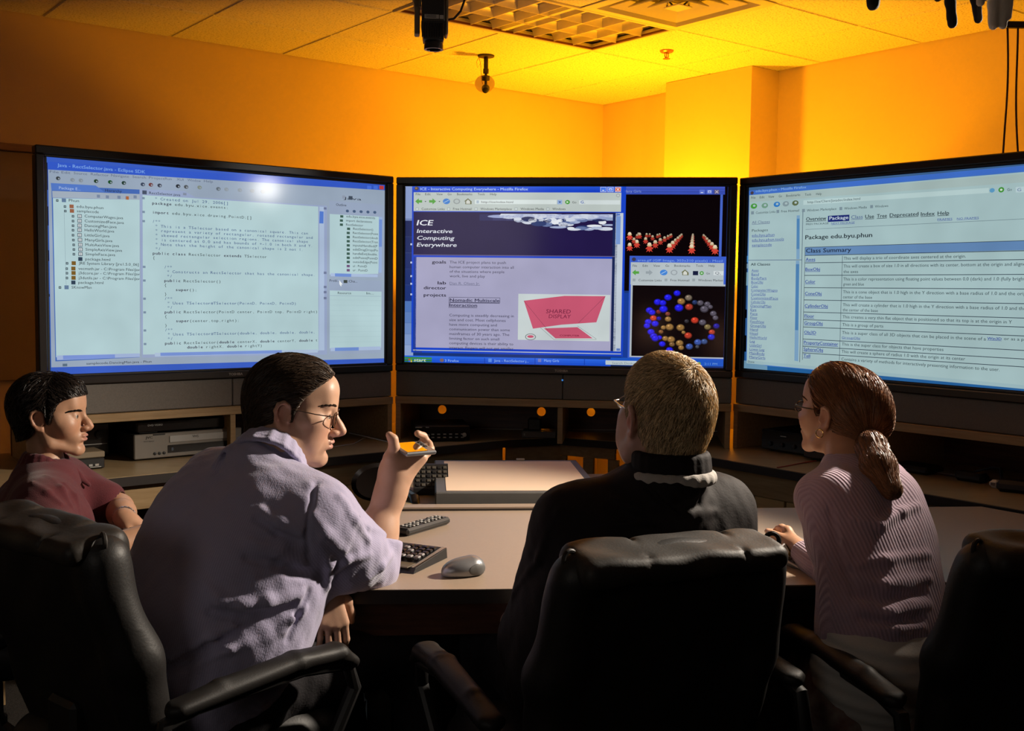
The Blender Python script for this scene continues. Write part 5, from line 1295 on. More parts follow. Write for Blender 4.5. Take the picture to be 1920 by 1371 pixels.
class Head:
    def __init__(s, c, R, sc=1.0, jaw=1.0, fat=0.0, female=False, nose=1.0, lean=0.0):
        s.c = np.asarray(c, float); s.R = R; s.sc = sc; s.jaw = jaw; s.fat = fat; s.female = female; s.nose = nose; s.lean = lean
    def w(s, *p): return s.c + s.R @ (np.array(p, float) * s.sc)
    def loc(s, X): return ((X - s.c) @ s.R) / s.sc
    def add_to(s, B, ears=True):
        k = s.sc; R = s.R
        def el(c, r, kk=.02, op='+', rot=None): B.el(s.w(*c), np.array(r) * k, R if rot is None else R @ rot, kk * k, op)
        def rc(a, b, ra, rb=None, kk=.015, op='+'): B.rc(s.w(*a), s.w(*b), ra * k, (ra if rb is None else rb) * k, kk * k, op)
        f = s.fat; ln = s.lean
        el((-.014, 0, .036), (.095, .075, .088), .02)
        el((.034, 0, .028), (.058, .063, .085), .03)
        el((.045, 0, -.045), (.045, .050 + f * .4 - ln * .010, .055 - ln * .006), .03)
        for sg in (-1, 1):
            rc((-.004, sg * .056, -.035), (.012, sg * (.052 + f * .5), -.074), .021 + f * .3 - ln * .004, .019 + f * .4 - ln * .004, .025)
            rc((.012, sg * (.052 + f * .5), -.074), (.072, sg * .016, -.101), .019 + f * .4 - ln * .004, .015 - ln * .001, .022)
            el((.052, sg * .043, -.024), (.033, .027, .033 + f * .3), .025)
            rc((.040, sg * .058, -.004), (.068, sg * .036, -.016), .015, .014, .02)
            if f > 0: el((.045, sg * .046, -.060), (.030, .026, .030), .025)
        el((.079, 0, -.103), (.016, .020 if not s.female else .015, .014), .018)
        rc((.078, .034, .031), (.086, .006, .026), .0105, .010, .016); rc((.078, -.034, .031), (.086, -.006, .026), .0105, .010, .016)
        el((.073, 0, .062), (.024, .046, .032), .03)
        el((.073, 0, -.066), (.028, .030, .024), .02)
        for sg in (-1, 1):                               # eye hollow and lids
            el((.106, sg * .032, .007), (.020, .018, .0120), .012, '-')
        n = s.nose
        rc((.090, 0, .018), (.109 * (1 + (n - 1) * .3), 0, -.016), .0075, .0088, .012)
        rc((.109, 0, -.016), (.117 + (n - 1) * .02, 0, -.028), .0088, .0105 * n, .010)
        for sg in (-1, 1):
            el((.104, sg * .0125, -.034), (.0115, .0075 * n, .0085), .007)
            el((.112, sg * .0065, -.0425), (.005, .0032, .004), .003, '-')
        rc((.102, 0, -.040), (.112, 0, -.0375), .006, .0055, .008)
        el((.0985, 0, -.0565), (.0085, .0205, .0062), .005)      # lips
        el((.0960, 0, -.0690), (.0090, .0180, .0068), .005)
        el((.104, 0, -.0625), (.0120, .0235, .0013), .003, '-')
        el((.094, 0, -.0815), (.010, .022, .005), .010, '-')
        for sg in (-1, 1):
            el((.0800, sg * .0315, .0065), (.0138, .0145, .0132), .006)
            el((.0935, sg * .0325, .0055), (.0092, .0140, .0056), .0015, '-')
        if ears:
            for sg in (-1, 1):
                y0 = sg * .074
                pts = [(-.002, y0, -.020), (-.013, sg * .080, -.026), (-.024, sg * .086, -.010), (-.029, sg * .090, .010), (-.024, sg * .091, .025), (-.012, sg * .089, .031), (-.001, sg * .084, .026), (.003, sg * .078, .012)]
                el((-.012, sg * .079, .004), (.019, .0055, .030), .006)
                B.chain([s.w(*p) for p in pts], [.0055 * k, .0065 * k, .0052 * k, .0046 * k, .0046 * k, .0046 * k, .0045 * k, .004 * k], .004 * k)
                el((-.0075, sg * .0875, .002), (.0100, .0070, .0155), .004, '-')
                rc((.003, sg * .080, .001), (.003, sg * .081, -.009), .0042, .0045, .005)
                el((-.004, sg * .078, -.028), (.009, .005, .009), .006)
    def neck(s, B, base, r=.058, r2=.07):
        B.rc(s.w(-.022, 0, -.035), base, r * s.sc, r2, .03)
    def skin(s, base, lip=(.50, .22, .19), stub=None, flush=.12):
        """skin colours of the face: lips, cheeks, brow line, shaved beard"""
        base = np.array(base)
        def f(X):
            L = s.loc(X); c = np.tile(base, (len(X), 1))
            def blob(p, r): return np.exp(-(((L - np.array(p)) / np.array(r)) ** 2).sum(1))
            near = (np.abs(L) < .15).all(1)
            for sg in (-1, 1):
                c = c * (1 - (flush * blob((.075, sg * .045, -.03), (.03, .025, .025)))[:, None] * np.array([.0, .8, .8]))
                c = c * (1 - (flush * 1.3 * blob((-.012, sg * .088, .0), (.03, .015, .035)))[:, None] * np.array([0, .9, .9]))
            c = c * (1 - (flush * blob((.118, 0, -.028), (.015, .02, .015)))[:, None] * np.array([0, .9, .9]))
            for z, rz in ((-.0565, .0055), (-.069, .006)):
                m = blob((.103, 0, z), (.014, .019, rz))[:, None]; c = c * (1 - m) + np.array(lip) * m
            if stub is not None:
                m = (np.clip(blob((.06, 0, -.085), (.06, .075, .035)) * 1.2, 0, 1) * stub)[:, None]; c = c * (1 - m * .5)
            return np.clip(c, 0, 1)
        return f
    def eyes(s, parent, iris=(.12, .07, .04)):
        for sg in (-1, 1):
            q = MB(); q.lathe([(.0, -.0122)] + [(.0122 * math.sin(a), -.0122 * math.cos(a)) for a in np.linspace(.2, 2.94, 12)] + [(0, .0122)], 20, caps=False)
            me = bpy.data.meshes.new('eyeball'); me.from_pydata(q.v, [], q.f); me.update()
            at = me.attributes.new('Col', 'FLOAT_COLOR', 'POINT')
            for i, v in enumerate(me.vertices):
                a = math.acos(max(-1, min(1, v.co.z / .0122)))
                at.data[i].color = (.004, .004, .004, 1) if a < .26 else (*iris, 1) if a < .58 else (.42, .38, .34, 1)
            o = link_mesh('eyeball', me, M['eye'], parent, True, None)
            Rm = Matrix(((s.R[0, 1], s.R[0, 2], s.R[0, 0]), (s.R[1, 1], s.R[1, 2], s.R[1, 0]), (s.R[2, 1], s.R[2, 2], s.R[2, 0]))).to_4x4()
            p = s.w(.0795, sg * .0315, .0060) - np.array(parent.location)
            o.matrix_local = Matrix.Translation(p) @ Rm @ Matrix.Scale(s.sc, 4)
    def brows(s, parent, m, thick=.0034, z=.030, skin=None):
        for sg in (-1, 1):
            key = np.array([(.070, sg * .011, z - .003), (.070, sg * .024, z + .002), (.060, sg * .040, z + .002), (.048, sg * .050, z - .003)])
            dk = np.array([(1, sg * .1, .1), (1, sg * .3, .1), (1, sg * .8, .1), (1, sg * 1.2, .1)]); tt = np.linspace(0, 3, 9)
            pts = [np.array([np.interp(t, range(4), key[:, c]) for c in range(3)]) for t in tt]; dirs = [np.array([np.interp(t, range(4), dk[:, c]) for c in range(3)]) for t in tt]
            if skin is not None:
                for i, p in enumerate(pts):
                    dirv = nrm(dirs[i])
                    for _ in range(60):
                        if skin(s.w(*pts[i])[None])[0] > -.0008: break
                        pts[i] = pts[i] + dirv * .0008
            B = Blob(); B.chain([s.w(*p) for p in pts], [thick * s.sc * k for k in (.8, 1, 1.1, 1.1, 1.05, 1, .85, .65, .4)], .004)
            B.build('eyebrow', m, parent, .0022)

def hand_chain(B, pts, r0, r1, k=.004):
    n = len(pts); B.chain([np.asarray(p, float) for p in pts], list(np.linspace(r0, r1, n)), k)
def add_hand(B, wrist, R, side=1, curl=(.5, .7, .5), spread=.08, thumb=(.5, .5), s=1.0, wr=.026):
    """R columns: toward the fingers, toward the thumb, back of the hand"""
    wrist = np.asarray(wrist, float)
    def w(x, y, z): return wrist + R @ (np.array([x, y, z]) * s)
    names = [(.093, .030, (.044, .027, .021), .0092), (.096, .010, (.048, .031, .022), .0094), (.091, -.010, (.045, .029, .022), .0090), (.082, -.029, (.035, .022, .020), .0080)]
    for i, (kx, ky, ph, r) in enumerate(names):
        B.rc(w(.008, ky * .5, 0), w(kx, ky, .002), .0145 * s, .0115 * s, .016 * s)
        p = np.array([kx, ky, .002]); a = 0.0; sp = spread * (1.5 - i) * .8; pts = [w(*p)]
        for j, L in enumerate(ph):
            cj = curl[j] if not isinstance(curl[j], (list, tuple)) else curl[j][i]
            a += cj; dx = math.cos(a); dz = -math.sin(a)
            p = p + L * np.array([dx * math.cos(sp), math.sin(sp) * max(0, dx), dz]); pts.append(w(*p))
        hand_chain(B, pts, r * s, r * .80 * s, .0035 * s)
    B.rc(w(.02, -.018, -.006), w(.075, -.024, -.006), .013 * s, .011 * s, .015 * s)
    t0 = np.array([.018, .022, -.008]); d1 = nrm([math.cos(thumb[0]) * .9, math.sin(thumb[0]) + .35, -.35]); d2 = nrm([d1[0] + .35, d1[1] - thumb[1] * .8, d1[2] - .2])
    t1 = t0 + d1 * .044; t2 = t1 + d2 * .033; t3 = t2 + nrm(d2 + np.array([.2, -thumb[1] * .4, -.1])) * .026
    B.chain([w(*t0), w(*t1), w(*t2), w(*t3)], [.0155 * s, .0125 * s, .0108 * s, .0085 * s], .012 * s)
    B.rc(w(-.01, 0, 0), w(.02, 0, 0), wr * s * .92, wr * s * .95, .02 * s)

def strands(name, surf, roots_from, n, flow, length, m, parent, lift=.2, segs=4, width=.0009, off=.001, jitter=.25, taper=True, seed=1, gravity=0.0, colour=(.03, .02, .015)):
    """ribbons of hair that grow on a cap and follow a flow field over it"""
    rg = np.random.default_rng(seed)
    me = roots_from.data; nv = len(me.vertices); co = np.empty(nv * 3, np.float32); me.vertices.foreach_get('co', co)
    co = co.reshape(-1, 3) + np.array(parent.location, np.float32)
    P = co[rg.integers(0, nv, n)] + rg.normal(0, .0012, (n, 3)); N = surf.normal(P)
    L = length(P, rg) if callable(length) else length * (.75 + .5 * rg.random(n))
    step = (L / segs)[:, None]; pts = [P.copy()]; sd = None; sides = []
    jit = rg.normal(0, jitter, (n, 3))
    for k in range(segs):
        D = flow(P) + jit; T = D - N * (D * N).sum(1, keepdims=True); T = T / np.maximum(np.linalg.norm(T, axis=1), 1e-6)[:, None]
        T = T + N * lift * (1 if k < 1 else .3); T[:, 2] -= gravity; T /= np.linalg.norm(T, axis=1)[:, None]
        P = P + T * step; N = surf.normal(P)
        d = surf(P); tgt = off + lift * .5 * L * (k + 1) / segs
        P = P + N * np.clip(tgt - d, -.01, .01)[:, None]; pts.append(P.copy())
    Q = np.stack(pts, 1)                                     # n, segs+1, 3
    tg = np.gradient(Q, axis=1); sdv = np.cross(tg, N[:, None, :]); sdv /= np.maximum(np.linalg.norm(sdv, axis=2, keepdims=True), 1e-9)
    tw = rg.normal(0, .75, (n, 1, 1)); tgn = tg / np.maximum(np.linalg.norm(tg, axis=2, keepdims=True), 1e-9)
    sdv = sdv * np.cos(tw) + np.cross(tgn, sdv) * np.sin(tw)
    wv = width * (.7 + .6 * rg.random((n, 1, 1))) * (np.linspace(1, .25 if taper else .8, segs + 1)[None, :, None])
    A = Q + sdv * wv; Bq = Q - sdv * wv
    v = np.stack([A, Bq], 2).reshape(-1, 3) - np.array(parent.location)
    b = (np.arange(n) * (segs + 1) * 2)[:, None] + (np.arange(segs) * 2)[None, :]
    f = np.stack([b, b + 1, b + 3, b + 2], -1).reshape(-1, 4)
    me2 = bpy.data.meshes.new(name); me2.vertices.add(len(v)); me2.vertices.foreach_set('co', v.astype(np.float32).ravel())
    me2.loops.add(len(f) * 4); me2.loops.foreach_set('vertex_index', f.astype(np.int32).ravel()); me2.polygons.add(len(f))
    me2.polygons.foreach_set('loop_start', np.arange(0, len(f) * 4, 4, dtype=np.int32)); me2.update(calc_edges=True)
    at = me2.attributes.new('Col', 'FLOAT_COLOR', 'POINT'); cc = np.ones((len(v), 4), np.float32)
    cc[:, :3] = np.repeat(np.array(colour)[None, :] * (.45 + 1.1 * rg.random((n, 1)) ** 1.3), (segs + 1) * 2, axis=0); at.data.foreach_set('color', cc.ravel())
    return link_mesh(name, me2, m, parent, True, None)

def cap(H, t, hairline, ears=True, extra=()):
    """hair mass: the skull grown by t, kept above a hairline given in head coordinates"""
    B = Blob(); k = H.sc
    B.el(H.w(-.014, 0, .036), np.array((.095 + t, .075 + t * .8, .088 + t)) * k, H.R, .02)
    B.el(H.w(.034, 0, .028), np.array((.058 + t, .063 + t * .8, .085 + t)) * k, H.R, .03)
    B.rc(H.w(-.040, 0, -.02), H.w(-.048, 0, -.075), (.056 + t * .6) * k, (.050 + t * .4) * k, .03)
    for e in extra: e(B)
    B.cutfn(lambda X: hairline(H.loc(X)) * k * .8, .006)
    if ears:
        for sg in (-1, 1): B.el(H.w(-.008, sg * .088, .0), np.array((.024, .024, .034)) * k, H.R, .006, '-')
    return B
def glasses(H, parent, m, rx=.022, rz=.016, rim=.0011, y=.032, x=.104, z=.004):
    q = MB()
    def P(*a): return tuple(H.w(*a) - np.array(parent.location))
    for sg in (-1, 1):
        pts = [P(x - .004 * abs(math.cos(t)) * (1 if math.cos(t) > 0 else .2), sg * (y + rx * math.cos(t)), z + rz * math.sin(t) * (1.0 if math.sin(t) < 0 else .8)) for t in np.linspace(0, 2 * math.pi, 25)]
        q.tube(pts, rim, 6, caps=False)
        q.tube([P(x - .006, sg * (y + rx), z + .006), P(x - .012, sg * (y + rx + .013), z + .007), P(.06, sg * .0735, z + .008), P(.01, sg * .0775, z + .012), P(-.008, sg * .080, z + .020), P(-.022, sg * .080, z + .004)], rim * 1.1, 6)
    q.tube([P(x - .001, -.012, z + .005), P(x + .002, 0, z + .008), P(x - .001, .012, z + .005)], rim, 6)
    fr = q.build('glasses', m, parent)
    for sg in (-1, 1):
        q = MB(); pts = [P(x - .0025, sg * (y + rx * .97 * math.cos(t)), z + rz * .97 * math.sin(t) * (1.0 if math.sin(t) < 0 else .8)) for t in np.linspace(0, 2 * math.pi, 24, endpoint=False)]
        q.add(pts, [list(range(24))]); q.build('lens', M['lens'], fr, smooth=False)
    return fr
# ------------------------------------------------------------------ the four people
FAIR = (.56, .335, .225); TANNED = (.47, .265, .165); PINKISH = (.60, .36, .27)
def torso(B, lv, k=.06):
    """lv: (centre, lateral direction, half width, radius) from the hips up"""
    for i, (c, l, w, r) in enumerate(lv):
        c = np.asarray(c, float); l = nrm(l); B.rc(c - l * w, c + l * w, r, r, k)
        if i:
            c0, l0, w0, r0 = lv[i - 1]; l0 = nrm(l0)
            B.rc((c + c0) / 2 - (l * w + l0 * w0) / 2, (c + c0) / 2 + (l * w + l0 * w0) / 2, (r + r0) / 2, None, k)
def across_fn(axis_pts, lat, arms):
    """distance around the body for the cloth pattern: sideways on the trunk, around the limb on the sleeves"""
    lat = nrm(lat); ax = [np.asarray(p, float) for p in axis_pts]
    up = nrm(ax[-1] - ax[0]); dep = np.cross(lat, up)
    def f(X):
        u = (X - ax[0]) @ lat; dd = (X - (ax[0] + ax[-1]) / 2) @ dep
        out = np.arctan2(u, np.where(np.abs(dd) < .02, .02, np.abs(dd)) + .12) * .26
        best = Blob.dist(('c', ax[0], ax[-1], .17, .15), X)
        for a, b, r in arms:
            a = np.asarray(a, float); b = np.asarray(b, float); d = Blob.dist(('c', a, b, r, r), X)
            t = nrm(b - a); p = nrm(np.cross(t, (0.3, .2, 1))); q = np.cross(t, p)
            ang = np.arctan2((X - a) @ p, (X - a) @ q) * r * 1.1
            m = d < best; out = np.where(m, ang, out); best = np.minimum(best, d)
        return out
    return f
def ripple(scale, amp, seed=0, stretch=(1, 1, 1)):
    rg = np.random.default_rng(seed); K = rg.normal(0, 1, (5, 3)) * np.array(stretch); ph = rg.random(5) * 6.28
    def f(X):
        o = 0
        for i in range(5): o = o + np.sin(X @ K[i] * scale * (1 + .35 * i) + ph[i]) / (1 + .5 * i)
        return o * amp
    return f
def folds(B, lst, r=.006, k=.02):
    for pts in lst: B.chain([np.asarray(p, float) for p in pts], [r * .3] + [r] * (len(pts) - 2) + [r * .3], k)
def creases(B, lst, r=.005, k=.012):
    for pts in lst:
        for i in range(len(pts) - 1): B.rc(pts[i], pts[i + 1], r, r, k, '-')
def hit(S0, x, y):
    """where the line of sight meets the plain garment"""
    d = nrm(ray(x, y)); P = EYE + d * 1.5; best, bp = 9.0, P
    for _ in range(90):
        e = S0(P[None])[0]
        if e < best: best, bp = e, P
        if e < .0006 or e > best + .25: break
        P = P + d * max(.0008, e * .8)
    return bp
def sight(P): return nrm(P - EYE)
def legs(parent, name, m, hips, knees, feet, r0=.085, r1=.062, r2=.05, cell=.007, skirt=False):
    B = Blob()
    h0 = (np.asarray(hips[0]) + np.asarray(hips[1])) / 2
    B.rc(hips[0], hips[1], r0 * 1.35, None, .05)
    for h, kn, ft in zip(hips, knees, feet):
        B.chain([h, kn, np.asarray(ft) + V(0, 0, .06)], [r0 * 1.1, r1, r2], .05)
    if skirt: B.rc(knees[0], knees[1], r1 * 1.1, None, .08); B.rc((np.asarray(knees[0]) + knees[1]) / 2, h0, .10, .13, .08)
    B.warp.append(ripple(34, .0018, 3))
    o = B.build(name, m, parent, cell)
    for ft, kn in zip(feet, knees):
        ft = np.asarray(ft, float); d = nrm(np.array([ft[0] - h0[0], ft[1] - h0[1], 0]))
        S = Blob(); S.rc(ft + d * -.04 + V(0, 0, .045), ft + d * .14 + V(0, 0, .035), .042, .036, .03); S.bx(ft + d * .05 + V(0, 0, .012), (.13, .045, .012), frame_from(d), .01, .02)
        S.build('shoe', M['shoe'], parent, .006)
    return o

# ============ the man in the lavender shirt, turned to the right with a handheld in his raised hand
def man_lavender():
    r = empty('person', (-.60, 2.2, .0), 0, 'man in glasses and lavender pinstripe shirt raising a handheld computer', 'person')
    H = Head(aty(549, 773, 2.36), head_frame(math.radians(4), math.radians(-8), math.radians(0)), .945, fat=.012, nose=1.12)
    neck = V(-.525, 2.31, 1.030)
    lat = V(.8, -.6, 0)
    RS = V(-.400, 2.185, .918); LS = V(-.660, 2.40, .950)
    RE = V(-.318, 2.372, .775); RW = aty(738, 905, 2.42)
    LE = V(-.69, 2.50, .76); LW = V(-.452, 2.345, .778)
    # skin
    B = Blob(); H.add_to(B)
    B.rc(H.w(-.028, 0, -.04), neck, .057, .062, .03); B.rc(H.w(.025, 0, -.088), H.w(-.01, 0, -.10), .034, .048, .035)
    B.chain([neck + V(-.01, -.01, -.03), V(-.57, 2.27, .85), V(-.62, 2.2, .62)], [.052, .08, .09], .03)
    dn = V(0, 0, -.06); B.chain([neck + dn, RS], [.03, .035], .02); B.chain([neck + dn, LS], [.03, .035], .02)
    B.chain([RS, RE], [.046, .043], .02)
    mid = RE * .62 + RW * .38 + V(-.004, -.004, 0)
    B.chain([RE, mid, RW * .85 + RE * .15, RW], [.046, .044, .031, .029], .03)
    B.chain([LS, LE, LE * .5 + LW * .5, LW], [.046, .042, .038, .029], .03)
    # right hand: palm turned away, thumb on the left, fingers closing round the far side of the handheld
    def q(x, y, Y): return aty(x, y, Y)
    B.chain([RW, q(742, 880, 2.425), q(752, 862, 2.43)], [.028, .029, .027], .03)
    for kx, ky, Y in ((744, 858, 2.43), (762, 858, 2.435), (779, 858, 2.44), (791, 859, 2.44)):
        B.rc(q(740 + (kx - 744) * .35, 892, 2.425), q(kx, ky, Y), .0165, .0135, .018)
    B.rc(q(732, 885, 2.412), q(733, 858, 2.405), .0165, .0155, .02)
    B.chain([q(733, 858, 2.405), q(739, 838, 2.402), q(737, 824, 2.400), q(730, 816, 2.400)], [.0150, .0118, .0105, .0085], .008)
    hand_chain(B, [q(744, 858, 2.43), q(752, 852, 2.47), q(762, 842, 2.50), q(770, 836, 2.515)], .0105, .0085)
    hand_chain(B, [q(762, 858, 2.435), q(770, 850, 2.475), q(784, 838, 2.51), q(792, 828, 2.515)], .0108, .0085)
    hand_chain(B, [q(779, 858, 2.44), q(793, 846, 2.47), q(802, 832, 2.495), q(794, 818, 2.49), q(783, 813, 2.472)], .0112, .0082)
    hand_chain(B, [q(791, 859, 2.44), q(801, 850, 2.455), q(808, 842, 2.475), q(806, 832, 2.487)], .0100, .0075)
    # left hand hangs by the thigh: fingers down
    hx = nrm(V(.16, -.10, -.98)); R = frame_from(hx, nrm(V(.55, -.80, .15)))
    R = np.stack([hx, np.cross(nrm(V(.45, -.85, .1)), hx), nrm(V(.45, -.85, .1))], 1); R[:, 1] = nrm(R[:, 1]); R[:, 2] = np.cross(R[:, 0], R[:, 1])
    LWh = aty(612, 1098, 2.245)
    B.chain([LW, LW * .4 + LWh * .6 + V(0, 0, .004), LWh], [.030, .028, .027], .03)
    add_hand(B, LWh, R, 1, ((.32, .28, .22, .2), (.5, .45, .35, .35), (.3, .3, .3, .3)), .05, (.35, .3), .92)
    B.build('body', M['skin_a'], r, .0026, H.skin(FAIR, lip=(.46, .20, .16), stub=.25, flush=.16), relax=1)
    H.eyes(r); H.brows(r, M['hair_dark_brown_cap'], .0022, skin=B)
    # shirt
    S = Blob()
    torso(S, [(V(-.680, 2.195, .575), lat, .075, .130), (V(-.642, 2.21, .68), lat, .068, .150), (V(-.602, 2.235, .775), lat, .070, .150), (V(-.582, 2.262, .86), lat, .078, .130), (V(-.560, 2.282, .925), lat, .090, .098)])
    S.chain([LS, V(-.545, 2.29, .968), RS], [.070, .074, .072], .05)
    S.rc(neck + V(-.02, -.01, -.04), neck + V(.004, .004, -.045), .082, .068, .04)
    c1 = RE * .93 + RS * .07
    S.chain([RS, (RS + RE) / 2 + V(.0, -.012, -.008), RE], [.082, .076, .064], .05)
    cuff = RE + (RW - RE) * .30
    S.chain([RE, cuff], [.063, .054], .03)
    fa = nrm(RW - RE)
    for a_, b_, rr in ((.17, .20, .058), (.215, .24, .0585), (.255, .285, .0575)):
        S.rc(RE + (RW - RE) * a_, RE + (RW - RE) * b_, rr, rr, .006)
    S.cutfn(lambda X: np.where((np.abs((X - RE) @ fa) < .2) & (Blob.dist(('c', RE, RW, .09, .09), X) < 0), ((X - cuff) @ fa) - .012, -1.0), .004)
    S.rc(cuff - fa * .02, cuff + fa * .10, .0445, .0415, .004, '-')
    S.chain([LS, LE, LE * .25 + LW * .75], [.076, .066, .052], .04)
    # collar: stand and fold, a part of its own
    ca = nrm(H.w(-.02, 0, -.05) - neck); CB = Blob(); nseg = 20
    def ringpt(t, rr, z):
        d = V(math.cos(t), math.sin(t), 0); d = nrm(d - ca * (d @ ca)); fr_ = max(0.0, d @ nrm(V(.75, .45, 0)))
        return neck + d * rr + ca * (z - .016 * fr_)
    for i in range(nseg):
        t0, t1 = 2 * math.pi * i / nseg, 2 * math.pi * (i + 1) / nseg
        for rr, z in ((.066, .026), (.070, .020), (.074, .011), (.078, .001), (.082, -.010)):
            CB.rc(ringpt(t0, rr, z), ringpt(t1, rr, z), .0058, None, .007)
    S.rc(neck + ca * .012, neck + ca * .12, .060, .060, .005, '-')
    # wrinkles seen in the cloth
    def w(x, y, dy=0): # on the back surface
        return bpt(x, y)
    def bpt(x, y, deep=.0):
        """where the line of sight meets the plain shirt"""
        return hit(S0, x, y)
    S0 = Blob(); S0.P = list(S.P)
    # pleats under the yoke, drag lines from the arm pit, long diagonal folds over the belt
    ridge = [([(448, 822), (425, 850), (404, 872)], .0060), ([(455, 822), (478, 840), (514, 850)], .0060), ([(505, 830), (540, 850), (566, 862)], .006), ([(488, 955), (525, 982), (562, 998)], .009), ([(465, 1018), (520, 1038), (572, 1062)], .009), ([(480, 1022), (530, 1030), (570, 1048)], .006),
             ([(385, 1090), (412, 1126), (455, 1137), (500, 1130), (562, 1112)], .013), ([(525, 1180), (548, 1160), (568, 1140)], .010), ([(325, 1240), (400, 1196), (480, 1160), (558, 1118)], .009), ([(350, 1246), (430, 1216), (530, 1186)], .009), ([(655, 965), (690, 988), (720, 1002)], .007), ([(636, 935), (664, 975), (690, 1012)], .008), ([(600, 1015), (618, 1060), (612, 1100)], .009), ([(585, 965), (610, 1002), (645, 1032)], .009), ([(690, 1085), (714, 1062), (732, 1040)], .007), ([(620, 1080), (650, 1050), (690, 1040)], .008)]
    groove = [([(440, 830), (422, 854), (404, 884)], .005), ([(465, 1046), (520, 1060), (574, 1080)], .009), ([(315, 1258), (390, 1217), (470, 1180), (552, 1138)], .010), ([(592, 905), (582, 950), (574, 1000), (580, 1040)], .0040), ([(395, 1148), (450, 1160), (525, 1150)], .009), ([(480, 972), (520, 1000), (560, 1014)], .007), ([(580, 1110), (560, 1150), (540, 1200)], .004)]
    for pts, rr in ridge:
        P = [bpt(*p) for p in pts]; P = [p + sight(p) * rr * .45 for p in P]; S.chain(P, [rr * .5] + [rr] * (len(P) - 2) + [rr * .5], .014)
    for pts, rr in groove:
        P = [bpt(*p) for p in pts]; P = [p - sight(p) * rr * .3 for p in P]
        for i in range(len(P) - 1): S.rc(P[i], P[i + 1], rr, rr, .010, '-')
    S.warp.append(ripple(22, .0016, 4, (1.2, 1.2, .7))); S.warp.append(ripple(60, .0005, 8))
    S.build('shirt', M['shirt'], r, .0036, across=across_fn([V(-.63, 2.17, .58), neck], lat, [(RS, RE, .075), (LS, LE, .07), (RE, cuff, .056)]))
    CB.rc(neck + ca * .012, neck + ca * .12, .060, .060, .003, '-')
    CB.build('collar', M['shirt'], r, .0030, across=lambda X: np.arctan2((X - neck)[:, 1], (X - neck)[:, 0]) * .07)
    # trousers
    hips = (V(-.585, 2.15, .56), V(-.72, 2.23, .56)); knees = (V(-.25, 2.47, .56), V(-.46, 2.66, .56)); ft = (V(-.16, 2.50, .0), V(-.40, 2.72, .0))
    legs(r, 'trousers', M['trousers'], hips, knees, ft, .088, .07, .055)
    # hair: thick at the back and the side, thin and set back over the forehead
    def hl(L):
        x, y, z = L[:, 0], L[:, 1], L[:, 2]; ay = np.abs(y)
        front = np.interp(x, [-.13, -.10, -.06, -.035, -.020, .000, .010, .018, .030, .045, .060, .080, .10], [-.088, -.080, -.064, -.046, -.015, .004, -.010, .022, .046, .064, .080, .096, .13])
        return front - z
    HB = cap(H, .013, hl)
    hb = HB.build('hair', M['hair_dark_brown_cap'], r, .0028)
    def flow(P):
        L = H.loc(P); D = np.stack([-.75 + 0 * L[:, 0], np.sign(L[:, 1]) * .25, -.25 - np.clip(-L[:, 0] * 7, -.5, 1.2)], 1); return D @ H.R.T
    strands('hair_strand', HB, hb, 14000, flow, .040, M['hair_brown'], r, lift=.10, width=.0008, jitter=.18, seed=2, colour=(.066, .040, .024))['kind'] = 'stuff'
    glasses(H, r, M['frame_dark'], .0225, .0175, .0012)
    q = MB(); c = None
    # ring on the left hand
    rp = LWh + R @ (np.array([.091 + .020, -.010, -.010]) * .92); ax_ = R[:, 0] * math.cos(.28) - R[:, 2] * math.sin(.28)
    p_ = nrm(np.cross(ax_, (0, 0.3, 1))); q_ = np.cross(ax_, p_)
    q.tube([tuple(rp + (p_ * math.cos(t) + q_ * math.sin(t)) * .0098 - np.array(r.location)) for t in np.linspace(0, 2 * math.pi, 21)], .0014, 6, caps=False); q.build('finger_ring', M['gold'], r)
    # wrist hand held computer: a thing of its own
    cen = aty(776, 841, 2.425); nn = nrm(V(.10, -.15, .98))
    def onp(x, y):
        d = ray(x, y); return EYE + d * (((cen - EYE) @ nn) / (d @ nn))
    A, Bc, Cc = onp(741, 833), onp(770, 852), onp(811, 837)
    uu = nrm(Bc - A); vv = np.cross(nn, uu); L1 = float(np.linalg.norm(Bc - A)); L2 = float((Cc - Bc) @ vv)
    pd = empty('handheld_computer', tuple(cen), 0, 'silver handheld computer with orange reflecting screen held in the raised hand', 'handheld')
    Mx = Matrix(((uu[0], vv[0], nn[0], 0), (uu[1], vv[1], nn[1], 0), (uu[2], vv[2], nn[2], 0), (0, 0, 0, 1)))
    q = MB(); q.box(-L1/2, L1/2, -L2/2, L2/2, -.006, .004, ch=.003, M=Mx); q.build('case', M['silver'], pd)
    q = MB(); q.box(-L1/2 + .005, L1/2 - .004, -L2/2 + .005, L2/2 - .022, .0042, .0047, ch=.0002, M=Mx); q.build('screen', mat('mirror_dark_screen', (.9, .75, .55), .06, metal=1.0, var=.02), pd)
    for k in range(3):
        q = MB(); q.box(-L1/2 + .008 + .014 * k, -L1/2 + .017 + .014 * k, L2/2 - .016, L2/2 - .008, .0042, .0056, ch=.0006, M=Mx); q.build('button', M['black_plastic'], pd)
    return r

